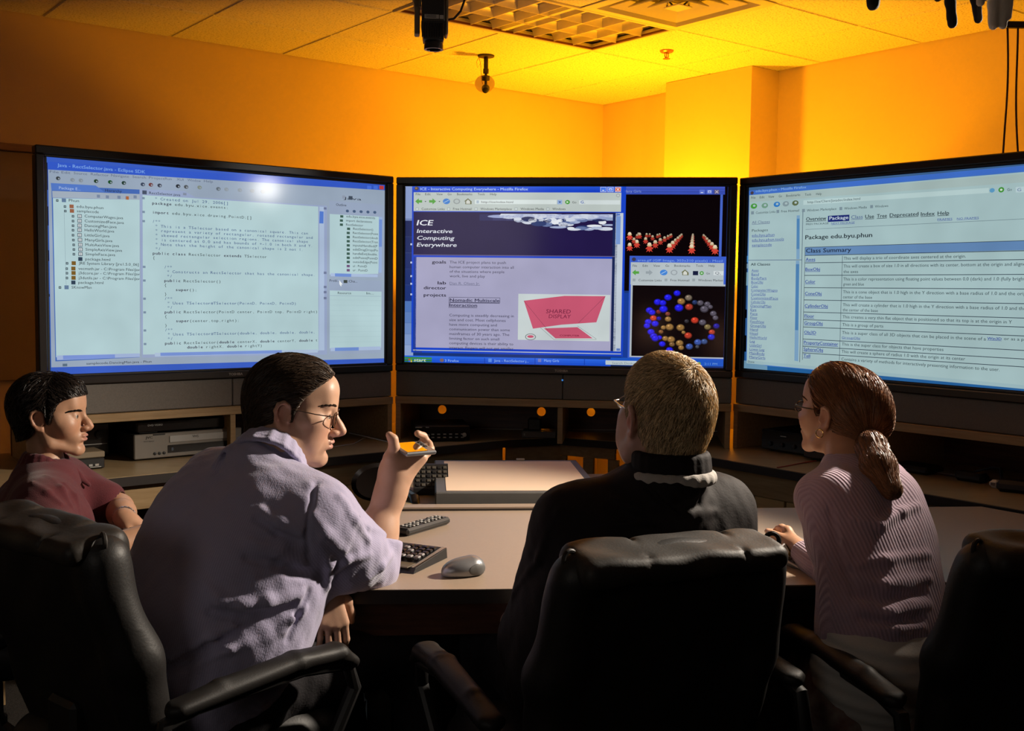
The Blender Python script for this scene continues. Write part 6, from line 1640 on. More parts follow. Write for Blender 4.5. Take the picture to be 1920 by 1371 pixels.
# ============ the blond man seen from behind
def man_blond():
    r = empty('person', (.22, 2.12, 0), 0, 'blond short haired man in a black jacket seen from behind in the middle chair', 'person')
    H = Head(aty(1247, 785, 2.08), head_frame(math.radians(113), math.radians(12), 0), .985, fat=.006)
    lat = V(.90, .40, 0)
    neck = V(.312, 2.045, 1.054); LS = V(.125, 2.075, .940); RS = V(.425, 2.165, .950)
    LE = V(.050, 2.15, .690); LW = V(.02, 2.36, .655); RE = V(.50, 2.26, .70); RW = V(.40, 2.42, .765)
    B = Blob(); H.add_to(B)
    B.rc(H.w(-.030, 0, -.03), neck, .056, .056, .03)
    B.chain([neck + V(0, 0, -.03), V(.27, 2.11, .8), V(.23, 2.12, .6)], [.05, .08, .09], .03)
    dn = V(0, 0, -.06); B.chain([LS, neck + dn, RS], [.035, .03, .035], .02)
    B.chain([LS, LE, LW], [.044, .040, .029], .02); B.chain([RS, RE, RW], [.044, .040, .029], .02)
    f = nrm(LW - LE); R = np.stack([f, nrm(np.cross((0, 0, 1), f)) * -1, np.zeros(3)], 1); R[:, 2] = np.cross(R[:, 0], R[:, 1]); R[:, 2] *= 1 if R[2, 2] > 0 else -1
    add_hand(B, LW, R, 1, (.4, .5, .4), .05)
    f = nrm(RW - RE); R = np.stack([f, nrm(np.cross((0, 0, 1), f)), np.array([0, 0, 1.])], 1); R[:, 2] = np.cross(R[:, 0], R[:, 1])
    add_hand(B, RW, R, 1, (.4, .5, .4), .05)
    B.build('body', M['skin_a'], r, .0032, H.skin(PINKISH, stub=.1, flush=.25))
    H.eyes(r, (.10, .16, .22)); H.brows(r, M['hair_blond_cap'], skin=B)
    S = Blob()
    torso(S, [(V(.215, 2.12, .57), lat, .085, .125), (V(.225, 2.12, .68), lat, .085, .128), (V(.245, 2.115, .78), lat, .095, .122), (V(.265, 2.105, .87), lat, .095, .106), (V(.276, 2.10, .935), lat, .10, .086)])
    S.chain([LS, V(.275, 2.09, .975), RS], [.068, .074, .068], .05)
    S.rc(neck + V(-.01, 0, -.05), neck + V(0, 0, -.074), .088, .060, .04)
    S.chain([LS, LE, LE * .55 + LW * .45], [.076, .064, .054], .04); S.chain([RS, RE, RE * .3 + RW * .7], [.074, .060, .045], .04)
    S0 = Blob(); S0.P = list(S.P)
    def bpt(x, y):
        return hit(S0, x, y)
    for pts, rr in (([(1225, 915), (1255, 945), (1285, 968)], .006), ([(1150, 940), (1200, 955), (1240, 985)], .006), ([(1230, 970), (1290, 965), (1340, 960)], .006), ([(1160, 985), (1220, 975), (1290, 985)], .006), ([(1050, 960), (1010, 1050), (960, 1120)], .006), ([(1230, 905), (1270, 915), (1300, 912)], .005)):
        P = [bpt(*p) for p in pts]; P = [p + sight(p) * rr * .45 for p in P]; S.chain(P, [rr * .4] + [rr] * (len(P) - 2) + [rr * .4], .014)
    for pts, rr in (([(1215, 915), (1250, 950), (1275, 965)], .004), ([(1318, 920), (1312, 945), (1290, 960)], .003)):
        P = [bpt(*p) for p in pts]; P = [p - sight(p) * rr * .3 for p in P]
        for i in range(len(P) - 1): S.rc(P[i], P[i + 1], rr, rr, .01, '-')
    S.warp.append(ripple(24, .0009, 11)); S.warp.append(ripple(70, .0005, 12))
    S.build('jacket', M['jacket'], r, .0042)
    # standing black collar and the white tee that shows below it
    ca = nrm(H.w(-.03, 0, -.03) - neck)
    def collar(name, z0, z1, r0, r1, th, m):
        C = Blob(); n = 22
        for i in range(n):
            t0, t1 = 2 * math.pi * i / n, 2 * math.pi * (i + 1) / n
            for z, rr in ((z0, r0), ((z0 + z1) / 2, (r0 + r1) / 2), (z1, r1)):
                a = neck + V(math.cos(t0), math.sin(t0) * .92, 0) * rr + ca * z; b = neck + V(math.cos(t1), math.sin(t1) * .92, 0) * rr + ca * z
                C.rc(a, b, th, None, .012)
        return C.build(name, m, r, .0036)
    collar('collar', .002, .032, .068, .066, .0075, M['jacket'])
    collar('tee_neckband', -.010, -.005, .076, .074, .0062, M['tee'])
    e = LE * .55 + LW * .45; f = nrm(LW - LE)
    C = Blob(); C.rc(e - f * .012, e + f * .004, .0555, .0545, .003); C.build('sleeve_hem', M['tee'], r, .004)
    hips = (V(.13, 2.10, .55), V(.30, 2.17, .55)); knees = (V(-.04, 2.50, .56), V(.18, 2.58, .56)); ft = (V(-.10, 2.54, 0), V(.14, 2.62, 0))
    legs(r, 'trousers', M['trousers'], hips, knees, ft, .082, .065, .052)
    def hl(L):
        x, y, z = L[:, 0], L[:, 1], L[:, 2]; ay = np.abs(y)
        return np.interp(x, [-.13, -.10, -.075, -.05, -.035, -.015, .005, .016, .026, .045, .07, .12], [-.062, -.060, -.060, -.056, -.042, .0, .012, -.010, .035, .06, .085, .10]) - z
    HB = cap(H, .008, hl)
    hb = HB.build('hair', M['hair_blond_cap'], r, .0028)
    whorl = H.w(-.06, -.012, .125)
    def flow(P):
        d = P - whorl; s_ = np.cross(d, np.array([0, 0, 1.0])) * .5; D = d + s_; D = D / np.maximum(np.linalg.norm(D, axis=1), 1e-6)[:, None]; D[:, 2] -= .6; return D
    strands('hair_strand', HB, hb, 17000, flow, .015, M['hair_blond'], r, lift=.34, segs=3, width=.0006, jitter=.32, seed=5, colour=(.80, .59, .33))['kind'] = 'stuff'
    glasses(H, r, M['steel'], .023, .016, .0013)
    return r

# ============ the woman with the ponytail
def woman():
    r = empty('person', (.80, 2.2, 0), 0, 'woman with auburn ponytail and lilac ribbed sweater leaning on the table', 'person')
    H = Head(aty(1574, 778, 2.55), head_frame(math.radians(130), math.radians(8), math.radians(-2)), .915, female=True, nose=.9)
    lat = nrm(V(.86, .45, 0))
    neck = V(.788, 2.465, 1.002); LS = V(.712, 2.415, .938); RS = V(.872, 2.49, .955)
    LE = V(.755, 2.385, .748); LW = V(.712, 2.60, .772); RE = V(.985, 2.55, .765); RW = V(.90, 2.68, .765)
    B = Blob(); H.add_to(B)
    B.rc(H.w(-.024, 0, -.03), neck, .046, .054, .02)
    B.chain([neck + V(0, -.01, -.03), V(.80, 2.38, .85), V(.80, 2.22, .6)], [.046, .065, .08], .03)
    dn = V(0, 0, -.05); B.chain([LS, neck + dn, RS], [.030, .03, .030], .02)
    B.chain([LS, LE, LW], [.036, .034, .024], .02); B.chain([RS, RE, RW], [.036, .034, .024], .02)
    f = nrm(V(-.45, .55, -.02)); R = np.stack([f, nrm(V(.10, .10, .98)), V(0, 0, 1.)], 1); R[:, 1] = nrm(R[:, 1] - f * (R[:, 1] @ f)); R[:, 2] = np.cross(R[:, 0], R[:, 1])
    if R[0, 2] > 0: R[:, 2] *= -1
    add_hand(B, LW, R, 1, (.7, 1.1, .8), .02, (.2, .5), .86, .022)
    f = nrm(V(-.6, .7, .02)); R = np.stack([f, nrm(V(-.7, -.6, .0)), V(0, 0, 1.)], 1); R[:, 2] = np.cross(R[:, 0], R[:, 1])
    add_hand(B, RW, R, 1, (.4, .5, .4), .05, (.5, .4), .88, .022)
    B.build('body', M['skin_a'], r, .0030, H.skin(TANNED, lip=(.42, .17, .15)))
    H.eyes(r); H.brows(r, M['hair_auburn_cap'], .0022, skin=B)
    S = Blob()
    torso(S, [(V(.800, 2.215, .655), lat, .045, .100), (V(.806, 2.26, .735), lat, .036, .088), (V(.812, 2.31, .82), lat, .042, .086), (V(.806, 2.36, .895), lat, .055, .078), (V(.797, 2.405, .945), lat, .060, .064)])
    S.chain([LS, V(.79, 2.44, .962), RS], [.050, .058, .050], .05)
    S.rc(neck + V(0, -.02, -.03), neck + V(0, 0, .004), .068, .054, .03)
    S.chain([LS, (LS + LE) / 2 + V(-.006, -.01, 0), LE], [.052, .050, .043], .022); S.chain([LE, LE * .2 + LW * .8], [.043, .034], .03)
    S.chain([RS, RE, RE * .2 + RW * .8], [.056, .048, .035], .035)
    S.rc(neck + V(0, 0, .0), neck + V(-.005, .01, .10), .049, .049, .006, '-')
    pelv = V(.795, 2.21, .60); up = nrm(V(.0, .10, .99))
    hem = V(.795, 2.215, .652)
    S.cutfn(lambda X: (hem - X) @ up, .004)
    S0 = Blob(); S0.P = list(S.P)
    def bpt(x, y):
        return hit(S0, x, y)
    for pts, rr in (([(1600, 975), (1650, 985), (1690, 960), (1720, 950)], .006), ([(1600, 1090), (1660, 1098), (1740, 1085)], .009), ([(1610, 1060), (1660, 1050), (1740, 1040)], .006), ([(1610, 1140), (1670, 1150), (1740, 1135)], .008), ([(1620, 1185), (1680, 1180), (1730, 1178)], .006), ([(1560, 970), (1575, 1020), (1590, 1060)], .006)):
        P = [bpt(*p) for p in pts]; P = [p + sight(p) * rr * .45 for p in P]; S.chain(P, [rr * .4] + [rr] * (len(P) - 2) + [rr * .4], .016)
    for pts, rr in (([(1555, 960), (1566, 1010), (1585, 1070), (1600, 1100)], .006), ([(1600, 1115), (1660, 1124), (1735, 1112)], .007), ([(1612, 1160), (1670, 1168), (1730, 1158)], .006)):
        P = [bpt(*p) for p in pts]; P = [p - sight(p) * rr * .3 for p in P]
        for i in range(len(P) - 1): S.rc(P[i], P[i + 1], rr, rr, .012, '-')
    S.warp.append(ripple(26, .0010, 21))
    S.build('sweater', M['sweater'], r, .0036, across=across_fn([V(.795, 2.21, .66), neck], lat, [(LS, LE, .055), (LE, LW, .045), (RS, RE, .053), (RE, RW, .045)]))
    T = Blob(); torso(T, [(V(.800, 2.20, .585), lat, .050, .108), (V(.800, 2.212, .655), lat, .044, .097)]); T.warp.append(ripple(48, .0022, 23, (.2, .2, 1.6)))
    T.build('blouse_hem', M['tee'], r, .0045)
    T = Blob(); T.rc(neck + V(.004, -.004, -.004), neck + V(.0, .0, .010), .0555, .0535, .01); T.rc(neck, neck + V(0, 0, .1), .050, None, .004, '-'); T.build('blouse_collar', M['tee'], r, .0036)
    hips = (V(.73, 2.20, .545), V(.88, 2.20, .545)); knees = (V(.66, 2.56, .56), V(.84, 2.60, .56)); ft = (V(.64, 2.54, 0), V(.84, 2.58, 0))
    legs(r, 'skirt', M['skirt'], hips, knees, ft, .078, .058, .042, skirt=False)
    # hair drawn back to the tie
    tie = aty(1624, 809, 2.462); 
    def hl(L):
        x, z = L[:, 0], L[:, 2]
        return np.interp(x, [-.13, -.10, -.08, -.055, -.035, -.02, .0, .018, .035, .055, .075, .12], [-.090, -.086, -.080, -.066, -.045, -.012, .008, .004, .042, .065, .088, .10]) - z
    HB = cap(H, .014, hl, extra=[lambda B_: B_.rc(H.w(-.085, 0, .0), tie, .050, .018, .05), lambda B_: B_.el(H.w(-.055, 0, .03), np.array((.07, .078, .08)) * H.sc, H.R, .03)])
    hb = HB.build('hair', M['hair_auburn_cap'], r, .0030)
    def flow(P): d = tie - P; return d / np.maximum(np.linalg.norm(d, axis=1), 1e-6)[:, None]
    def ln(P, rg): return np.minimum(np.linalg.norm(tie - P, axis=1) * .9, .11) * (.6 + .4 * rg.random(len(P)))
    strands('hair_strand', HB, hb, 8000, flow, ln, M['hair_auburn'], r, lift=.02, segs=6, width=.0010, off=.0012, jitter=.05, seed=9, colour=(.24, .105, .045))['kind'] = 'stuff'
    tail = [tie, aty(1634, 838, 2.40), aty(1648, 876, 2.345), aty(1672, 918, 2.285)]
    PT = Blob(); PT.chain(tail, [.016, .031, .035, .022], .02)
    pt = PT.build('ponytail', M['hair_auburn_cap'], r, .003)
    tail2 = np.array(tail)
    def flow2(P):
        d = tail2[-1] - P; a = nrm(tail2[-1] - tail2[0]); return np.tile(a, (len(P), 1)) + .35 * d / np.maximum(np.linalg.norm(d, axis=1), 1e-6)[:, None]
    strands('ponytail_strand', PT, pt, 3500, flow2, lambda P, rg: .05 + .03 * rg.random(len(P)), M['hair_auburn'], r, lift=.03, segs=5, width=.0009, off=.001, jitter=.06, seed=10, colour=(.24, .105, .045))['kind'] = 'stuff'
    q = MB(); ax_ = nrm(tail[1] - tail[0]); p_ = nrm(np.cross(ax_, (0, 0, 1))); q_ = np.cross(ax_, p_); L = np.array(r.location)
    q.tube([tuple(tie + (p_ * math.cos(t) + q_ * math.sin(t)) * .0195 + ax_ * .004 - L) for t in np.linspace(0, 2 * math.pi, 21)], .0042, 8, caps=False); q.build('hair_tie', M['edge'], r)
    q = MB(); e = H.w(-.004, .084, -.040); q.tube([tuple(e + H.R @ np.array([.010 * math.cos(t), .002, .010 * math.sin(t)]) - L) for t in np.linspace(0, 2 * math.pi, 19)], .0014, 6, caps=False); q.build('earring', M['gold'], r)
    glasses(H, r, M['frame_dark'], .0225, .0145, .0016)
    # silver handheld in her left hand
    pd = empty('handheld_computer', tuple(aty(1494, 1036, 2.585)), math.radians(-42), 'silver handheld held by the woman above the table beside the black chair', 'handheld')
    Rm = Matrix.Rotation(math.radians(14), 4, 'X') @ Matrix.Rotation(math.radians(20), 4, 'Y')
    q = MB(); q.box(-.04, .04, -.06, .06, -.007, .006, ch=.003, M=Rm); q.build('case', M['silver'], pd)
    q = MB(); q.box(-.033, .033, -.036, .05, .0062, .0068, ch=.0003, M=Rm); q.build('screen', M['gloss_black'], pd)
    for k in range(3):
        q = MB(); q.box(-.028 + .022 * k, -.014 + .022 * k, -.052, -.042, .0062, .0078, ch=.001, M=Rm); q.build('button', M['black_plastic'], pd)
    return r

# ============ the young man at the wing desk
def man_young():
    r = empty('person', (-1.27, 2.86, 0), 0, 'young dark haired man in a maroon polo shirt sitting in profile', 'person')
    H = Head(aty(97, 783, 2.96), head_frame(math.radians(3), math.radians(1), 0), .905, nose=.98, lean=1.0)
    lat = V(.55, -.83, 0)
    neck = V(-1.295, 2.95, .896); RS = V(-1.235, 2.78, .815); LS = V(-1.30, 3.06, .825)
    RE = V(-1.10, 2.60, .705); RW = V(-.93, 2.745, .760); LE = V(-1.14, 3.06, .755); LW = aty(234, 973, 2.93)
    B = Blob(); H.add_to(B)
    B.rc(H.w(-.030, 0, -.04), neck + V(-.004, 0, 0), .045, .048, .014)
    B.chain([neck + V(0, 0, -.03), V(-1.30, 2.92, .7), V(-1.31, 2.88, .5)], [.045, .07, .085], .03)
    dn = V(0, 0, -.06); B.chain([RS, neck + dn, LS], [.035, .03, .035], .02)
    B.chain([RS, RE, RE * .6 + RW * .4, RW], [.043, .041, .040, .028], .025); B.chain([LS, LE, LE * .5 + LW * .5, LW], [.042, .038, .036, .027], .025)
    f = nrm(V(.9, .3, -.05)); R = np.stack([f, nrm(V(-.3, .9, .0)), V(0, 0, 1.)], 1); R[:, 2] = np.cross(R[:, 0], R[:, 1])
    add_hand(B, RW, R, 1, (.25, .5, .4), .05, (.4, .3), .92, .024)
    f = nrm(V(.85, -.05, -.42)); R = np.stack([f, nrm(V(.05, -.98, .1)), V(.45, .05, .88)], 1); R[:, 1] = nrm(R[:, 1] - f * (R[:, 1] @ f)); R[:, 2] = np.cross(R[:, 0], R[:, 1])
    if R[2, 2] < 0: R[:, 2] *= -1
    add_hand(B, LW, R, 1, (.35, .6, .4), .05, (.4, .3), .92, .025)
    B.build('body', M['skin_a'], r, .0030, H.skin(TANNED, lip=(.40, .17, .14), stub=.12))
    H.eyes(r); H.brows(r, M['hair_near_black_cap'], .0028, z=.021, skin=B)
    S = Blob()
    torso(S, [(V(-1.31, 2.88, .50), lat, .075, .115), (V(-1.31, 2.89, .60), lat, .075, .112), (V(-1.305, 2.91, .70), lat, .085, .108), (V(-1.30, 2.93, .785), lat, .10, .090)])
    S.chain([LS, V(-1.30, 2.93, .845), RS], [.064, .068, .066], .05)
    S.rc(neck + V(0, 0, -.05), neck + V(0, 0, -.052), .080, .060, .03)
    S.chain([RS, RE * .75 + RS * .25], [.074, .066], .04); S.chain([LS, LE * .75 + LS * .25], [.070, .062], .04)
    for c0, c1 in ((RE * .8 + RS * .2, nrm(RE - RS)), (LE * .8 + LS * .2, nrm(LE - LS))): S.rc(c0 - c1 * .01, c0 + c1 * .08, .046, .046, .004, '-')
    CB = Blob()
    def cp(t, rr, z): return neck + V(math.cos(t) * rr * 1.05, math.sin(t) * rr, z + .012 - .034 * max(0, math.cos(t)) ** 1.5)
    ts_ = np.linspace(.30, 2 * math.pi - .30, 21)
    for t, t2 in zip(ts_[:-1], ts_[1:]):
        for rr, z in ((.054, .024), (.058, .019), (.063, .010), (.068, .000), (.073, -.011)): CB.rc(cp(t, rr, z), cp(t2, rr, z), .0055, None, .006)
    for sg in (-1, 1): CB.chain([cp(.30 * sg, .066, .008), cp(.30 * sg, .074, -.012), neck + V(.098, sg * .040, -.060)], [.009, .011, .006], .010)
    S.chain([neck + V(.070, .01, -.05), V(-1.20, 2.92, .74)], [.007, .006], .006)
    S.rc(neck + V(0, 0, .004), H.w(-.01, 0, -.05), .049, .052, .005, '-')
    S0 = Blob(); S0.P = list(S.P)
    def bpt(x, y):
        return hit(S0, x, y)
    for pts, rr in (([(60, 905), (90, 925), (115, 945)], .006), ([(85, 890), (115, 915), (135, 950)], .005), ([(120, 905), (140, 930), (150, 965)], .005), ([(45, 940), (70, 960), (100, 965)], .005)):
        P = [bpt(*p) for p in pts]; P = [p + sight(p) * rr * .45 for p in P]; S.chain(P, [rr * .4] + [rr] * (len(P) - 2) + [rr * .4], .014)
    S.warp.append(ripple(26, .0016, 31))
    CB.build('collar', M['polo'], r, .0032)
    S.build('polo_shirt', M['polo'], r, .0042)
    hips = (V(-1.25, 2.80, .50), V(-1.33, 2.96, .50)); knees = (V(-.93, 2.72, .54), V(-.98, 3.02, .54)); ft = (V(-.92, 2.70, 0), V(-.96, 3.02, 0))
    legs(r, 'trousers', M['khaki'], hips, knees, ft, .078, .062, .05)
    def hl(L):
        x, y, z = L[:, 0], L[:, 1], L[:, 2]
        return np.interp(x, [-.13, -.10, -.075, -.05, -.035, -.018, .0, .010, .022, .034, .046, .062, .085, .12], [-.075, -.068, -.062, -.052, -.040, -.008, .012, -.008, -.012, .026, .052, .062, .070, .075]) - z
    HB = cap(H, .016, hl, extra=[lambda B_: B_.el(H.w(.055, 0, .095), np.array((.035, .055, .022)) * H.sc, H.R, .02), lambda B_: B_.el(H.w(-.05, 0, .045), np.array((.072, .082, .078)) * H.sc, H.R, .03)])
    hb = HB.build('hair', M['hair_near_black_cap'], r, .0030)
    def flow(P):
        L = H.loc(P); D = np.stack([np.where(L[:, 0] > .02, .8, -.5), L[:, 1] * 3, -.5 - 0 * L[:, 0]], 1); return D @ H.R.T
    strands('hair_strand', HB, hb, 7000, flow, .020, M['hair_dark'], r, lift=.22, segs=3, width=.0009, jitter=.3, seed=13, colour=(.018, .011, .008))['kind'] = 'stuff'
    # linked bracelet on the left wrist
    ax_ = nrm(LW - LE); p_ = nrm(np.cross(ax_, (0, 0, 1))); q_ = np.cross(ax_, p_); L = np.array(r.location); q = MB(); c0 = LW - ax_ * .012
    for i in range(22):
        t = 2 * math.pi * i / 22; c = c0 + (p_ * math.cos(t) + q_ * math.sin(t)) * .0305; tt = nrm(-p_ * math.sin(t) + q_ * math.cos(t)); nn = nrm(c - c0)
        Rm = Matrix(((tt[0], ax_[0], nn[0], c[0] - L[0]), (tt[1], ax_[1], nn[1], c[1] - L[1]), (tt[2], ax_[2], nn[2], c[2] - L[2]), (0, 0, 0, 1)))
        q.box(-.0036, .0036, -.007, .007, -.0015, .002, ch=.001, M=Rm)
    q.build('bracelet', M['steel'], r)
    return r
# ------------------------------------------------------------------ chairs
def make_chair(label):
    r = empty('office_chair', (0, 0, 0), 0, label, 'chair', 'high backed black leather chairs')
    def build(B, name, m, cell=.009): return B.build(name, m, r, cell)
    B = Blob()                                              # backrest: padded shell with a rolled top
    B.bx(V(0, -.205, .72), (.222, .045, .245), frame_from(V(1, 0, 0), nrm(V(0, -.26, 1))), .045, .03)
    for sg in (-1, 1): B.chain([V(sg * .200, -.145, .50), V(sg * .208, -.205, .72), V(sg * .192, -.258, .905)], [.040, .046, .042], .03)
    B.warp.append(ripple(16, .0025, 41))
    build(B, 'backrest', M['leather'])
    Rp = frame_from(V(1, 0, 0), nrm(V(0, -.16, 1)))
    B = Blob(); B.bx(V(0, -.270, .935), (.206, .062, .024), Rp, .022, .02); B.bx(V(0, -.225, .905), (.19, .045, .05), Rp, .04, .03)
    for x in (-.085, .105): B.chain([V(x, -.345, .925), V(x + .008, -.29, .966), V(x + .012, -.21, .962)], [.0030, .0030, .0030], .006, '-')
    B.chain([V(-.2, -.335, .918), V(0, -.340, .918), V(.2, -.335, .918)], [.003, .003, .003], .004, '-')
    B.warp.append(ripple(26, .0022, 43)); build(B, 'head_pad', M['leather_brown'], .006)
    for sg in (-1, 1):
        q = MB(); q.tube([(sg * (.206 + .013 * math.cos(t)), -.262 - .004 * math.cos(t), .945 + .015 * math.sin(t)) for t in np.linspace(-.6, 3.6, 14)], .0045, 8); q.build('seam_loop', M['leather_brown'], r)
    B = Blob(); B.bx(V(0, .02, .445), (.25, .25, .055), None, .05, .02); B.bx(V(0, .02, .475), (.215, .22, .035), None, .035, .03); B.rc(V(-.2, .25, .43), V(.2, .25, .43), .05, None, .04); B.warp.append(ripple(18, .002, 42)); build(B, 'seat', M['leather'])
    q = MB(); q.box(-.14, .14, -.14, .16, .36, .388, ch=.01); q.build('seat_plate', M['black_plastic'], r)
    q = MB(); q.box(-.05, .05, -.24, -.20, .40, .60, ch=.01); q.box(-.05, .05, -.30, -.05, .368, .392, ch=.005); q.build('back_bracket', M['black_plastic'], r)
    for sg in (-1, 1):
        q = MB(); q.tube([(sg * .255, -.16, .40), (sg * .315, -.20, .45), (sg * .318, -.235, .55), (sg * .318, -.215, .625), (sg * .318, -.15, .640), (sg * .318, .10, .640), (sg * .318, .22, .620), (sg * .308, .25, .56), (sg * .29, .21, .46), (sg * .255, .14, .40)], .015, 10); q.build('arm_loop', M['black_plastic'], r)
        B = Blob(); B.chain([V(sg * .318, -.20, .645), V(sg * .318, -.10, .662), V(sg * .318, .08, .664), V(sg * .318, .19, .655), V(sg * .318, .24, .615)], [.014, .016, .017, .016, .011], .008)
        for dx in (-.013, .013): B.chain([V(sg * .318 + dx, -.19, .648), V(sg * .318 + dx, .08, .662), V(sg * .318 + dx, .19, .652), V(sg * .318 + dx, .23, .625)], [.014, .016, .016, .011], .010)
        B.build('arm_pad', M['vinyl'], r, .006)
    q = MB(); q.lathe([(.027, .09), (.027, .22), (.018, .225), (.018, .36)], 16); q.build('gas_column', M['black_plastic'], r)
    q = MB(); q.tube([(.10, .02, .375), (.24, .0, .372), (.285, -.01, .370)], .006, 8); q.lathe([(0, 0), (.011, .004), (.013, .02), (.008, .034), (0, .036)], 12, M=Matrix.Translation((.28, -.01, .37)) @ Matrix.Rotation(math.pi / 2, 4, 'Y'), caps=False); q.build('height_lever', M['chrome'], r)
    for k in range(5):
        a = 2 * math.pi * k / 5 + .3; c, s_ = math.cos(a), math.sin(a)
        q = MB(); q.tube([(.02 * c, .02 * s_, .105), (.16 * c, .16 * s_, .092), (.30 * c, .30 * s_, .066)], [.030, .024, .017], 8, flat=.6); lg = q.build('base_leg', M['black_plastic'], r)
        q = MB(); Rm = Matrix.Translation((.30 * c, .30 * s_, .027)) @ Matrix.Rotation(a, 4, 'Z') @ Matrix.Rotation(math.pi / 2, 4, 'X')
        for dz in (-.016, .006): q.lathe([(.0, dz), (.026, dz), (.026, dz + .010), (0, dz + .010)], 14, M=Rm, caps=False)
        q.tube([(.30 * c, .30 * s_, .03), (.30 * c, .30 * s_, .066)], .007, 6); q.build('caster', M['black_plastic'], lg)
    return r
def put(o, origin, fwd, label=None):
    o.location = (*origin, 0); o.rotation_euler = (0, 0, math.atan2(-fwd[0], fwd[1]))
    if label: o['label'] = label
    return o
ch = make_chair('black leather chair of the blond man with its back towards us')
chairs = [copy_tree(ch) for _ in range(3)]
put(ch, (.195, 2.105), V(-.375, .927))
put(chairs[0], (-.722, 2.198), V(.62, .785), 'black leather chair of the man in the lavender shirt with a shiny side')
put(chairs[1], (.985, 2.205), V(-.24, .97), 'black leather chair of the woman with the ponytail')
put(chairs[2], (-1.40, 2.84), V(.92, .39), 'black leather chair mostly hidden behind the young man in maroon')

# small task chair beyond the table
tc = empty('task_chair', (-.43, 3.62, 0), math.radians(200), 'dark low task chair with a round back behind the raised forearm', 'chair')
tc.location = (-.50, 3.52, 0)
q = MB()
n = 20; vs = []
Rb = Matrix.Translation((-.055, -.02, .752)) @ Matrix.Rotation(math.radians(80), 4, 'X')
q.lathe([(0, .018), (.04, .016), (.07, .010), (.085, -.004), (.07, -.012), (.04, -.006), (0, -.004)], 24, M=Rb @ Matrix.Scale(.80, 4, (0, 1, 0)), caps=False); q.build('backrest', M['gloss_black'], tc)
q = MB(); q.tube([(0, -.02, .66), (0, -.04, .55), (0, .02, .46)], .014, 8); q.build('back_stem', M['black_plastic'], tc)
q = MB(); q.lathe([(0, .43), (.17, .43), (.185, .45), (.18, .475), (.14, .485), (0, .485)], 24, M=Matrix.Translation((0, .2, 0)), caps=False); q.build('seat', M['leather'], tc)
q = MB(); q.lathe([(.03, .05), (.03, .25), (.02, .255), (.02, .43)], 14, M=Matrix.Translation((0, .2, 0))); q.build('column', M['black_plastic'], tc)
for k in range(5):
    a = 2 * math.pi * k / 5; q = MB(); q.tube([(0, .2, .08), (.20 * math.cos(a), .2 + .20 * math.sin(a), .03)], [.028, .02], 8); q.build('base_leg', M['black_plastic'], tc)
for sg in (-1, 1):
    q = MB(); q.tube([(sg * .10, .1, .46), (sg * .12, .06, .52), (sg * .125, .04, .69), (sg * .125, .08, .735), (sg * .125, .22, .735), (sg * .125, .27, .70)], [.012, .014, .016, .018, .018, .012], 10); q.build('armrest', M['gloss_black'], tc)

# ------------------------------------------------------------------ mouse
ms = empty('computer_mouse', tuple(atz(866, 1078, WT + .0005)), math.radians(24), 'silver and grey wireless mouse lying at the table edge', 'mouse')
def mouse_shape(g=0.0):
    B = Blob(); o = np.array(ms.location); c, s_ = math.cos(ms.rotation_euler.z), math.sin(ms.rotation_euler.z)
    def w(x, y, z): return np.array([x, y, z])
    B.rc(w(-.030, 0, .004), w(.026, 0, .016), .018 + g, .026 + g, .02); B.el(w(.004, .0, .014), (.050 + g, .032 + g, .026 + g), None, .015)
    B.cutfn(lambda X: .001 - X[:, 2], .003); return B
B = mouse_shape(); B.build('shell', M['silver'], ms, .0022, xf=1)
B = mouse_shape(.0012); c0 = V(.030, -.030, .016)
B.P = B.P[:2] + [('e', c0, np.array((.026, .020, .014)), frame_from(V(1, .45, 0)), 0, .001, '&')] + B.P[2:]
B.build('grip_panel', M['grey_plastic'], ms, .0016, xf=1)
q = MB(); q.lathe([(0, -.0025), (.008, -.0025), (.009, 0), (.008, .0025), (0, .0025)], 14, M=Matrix.Translation((-.026, 0, .019)) @ Matrix.Rotation(math.pi / 2, 4, 'X'), caps=False); q.build('scroll_wheel', M['black_plastic'], ms)

# ------------------------------------------------------------------ hanging things near the ceiling
hp = empty('hanging_camera', tuple(aty(812, 92, 3.25)), math.radians(6), 'black box camera with a ribbed lens hood hanging from an olive bracket', 'camera')
q = MB(); q.box(-.034, .034, -.03, .05, .075, .40, ch=.004); q.build('housing', M['black_plastic'], hp)
q = MB()
for k in range(9): q.box(-.0345 + k * .0075, -.0305 + k * .0075, -.031 + k * 0, -.027, .028, .07, ch=.0006)
q.build('rib', M['gloss_black'], hp)
q = MB(); q.add([(-.036, -.028, .076), (.036, -.028, .076), (.036, .05, .076), (-.036, .05, .076), (-.029, -.024, .024), (.031, -.024, .024), (.031, .045, .024), (-.029, .045, .024)], [(0, 1, 2, 3), (7, 6, 5, 4), (4, 5, 1, 0), (5, 6, 2, 1), (6, 7, 3, 2), (7, 4, 0, 3)]); q.build('lens_hood', M['black_plastic'], hp, smooth=False)
q = MB(); q.lathe([(.027, .024), (.029, .012), (.029, .0), (.022, .0), (.020, .012)], 24, M=Matrix.Translation((.002, .01, 0)), caps=False); q.build('lens_ring', M['gloss_black'], hp)
q = MB(); q.lathe([(0, .010), (.021, .010)], 24, M=Matrix.Translation((.002, .01, 0)), caps=False); q.build('lens_glass', M['gloss_black'], hp)
q = MB(); q.box(-.027, .016, -.0325, -.0302, .082, .094, ch=.0008); q.box(.018, .029, -.0325, -.0302, .082, .093, ch=.0008); q.build('type_plate', M['label'], hp)
q = MB()
for k in range(3): q.box(-.022, .008, -.0332, -.0326, .0845 + k * .003, .0855 + k * .003, ch=0)
q.build('plate_lines', M['black_plastic'], hp)
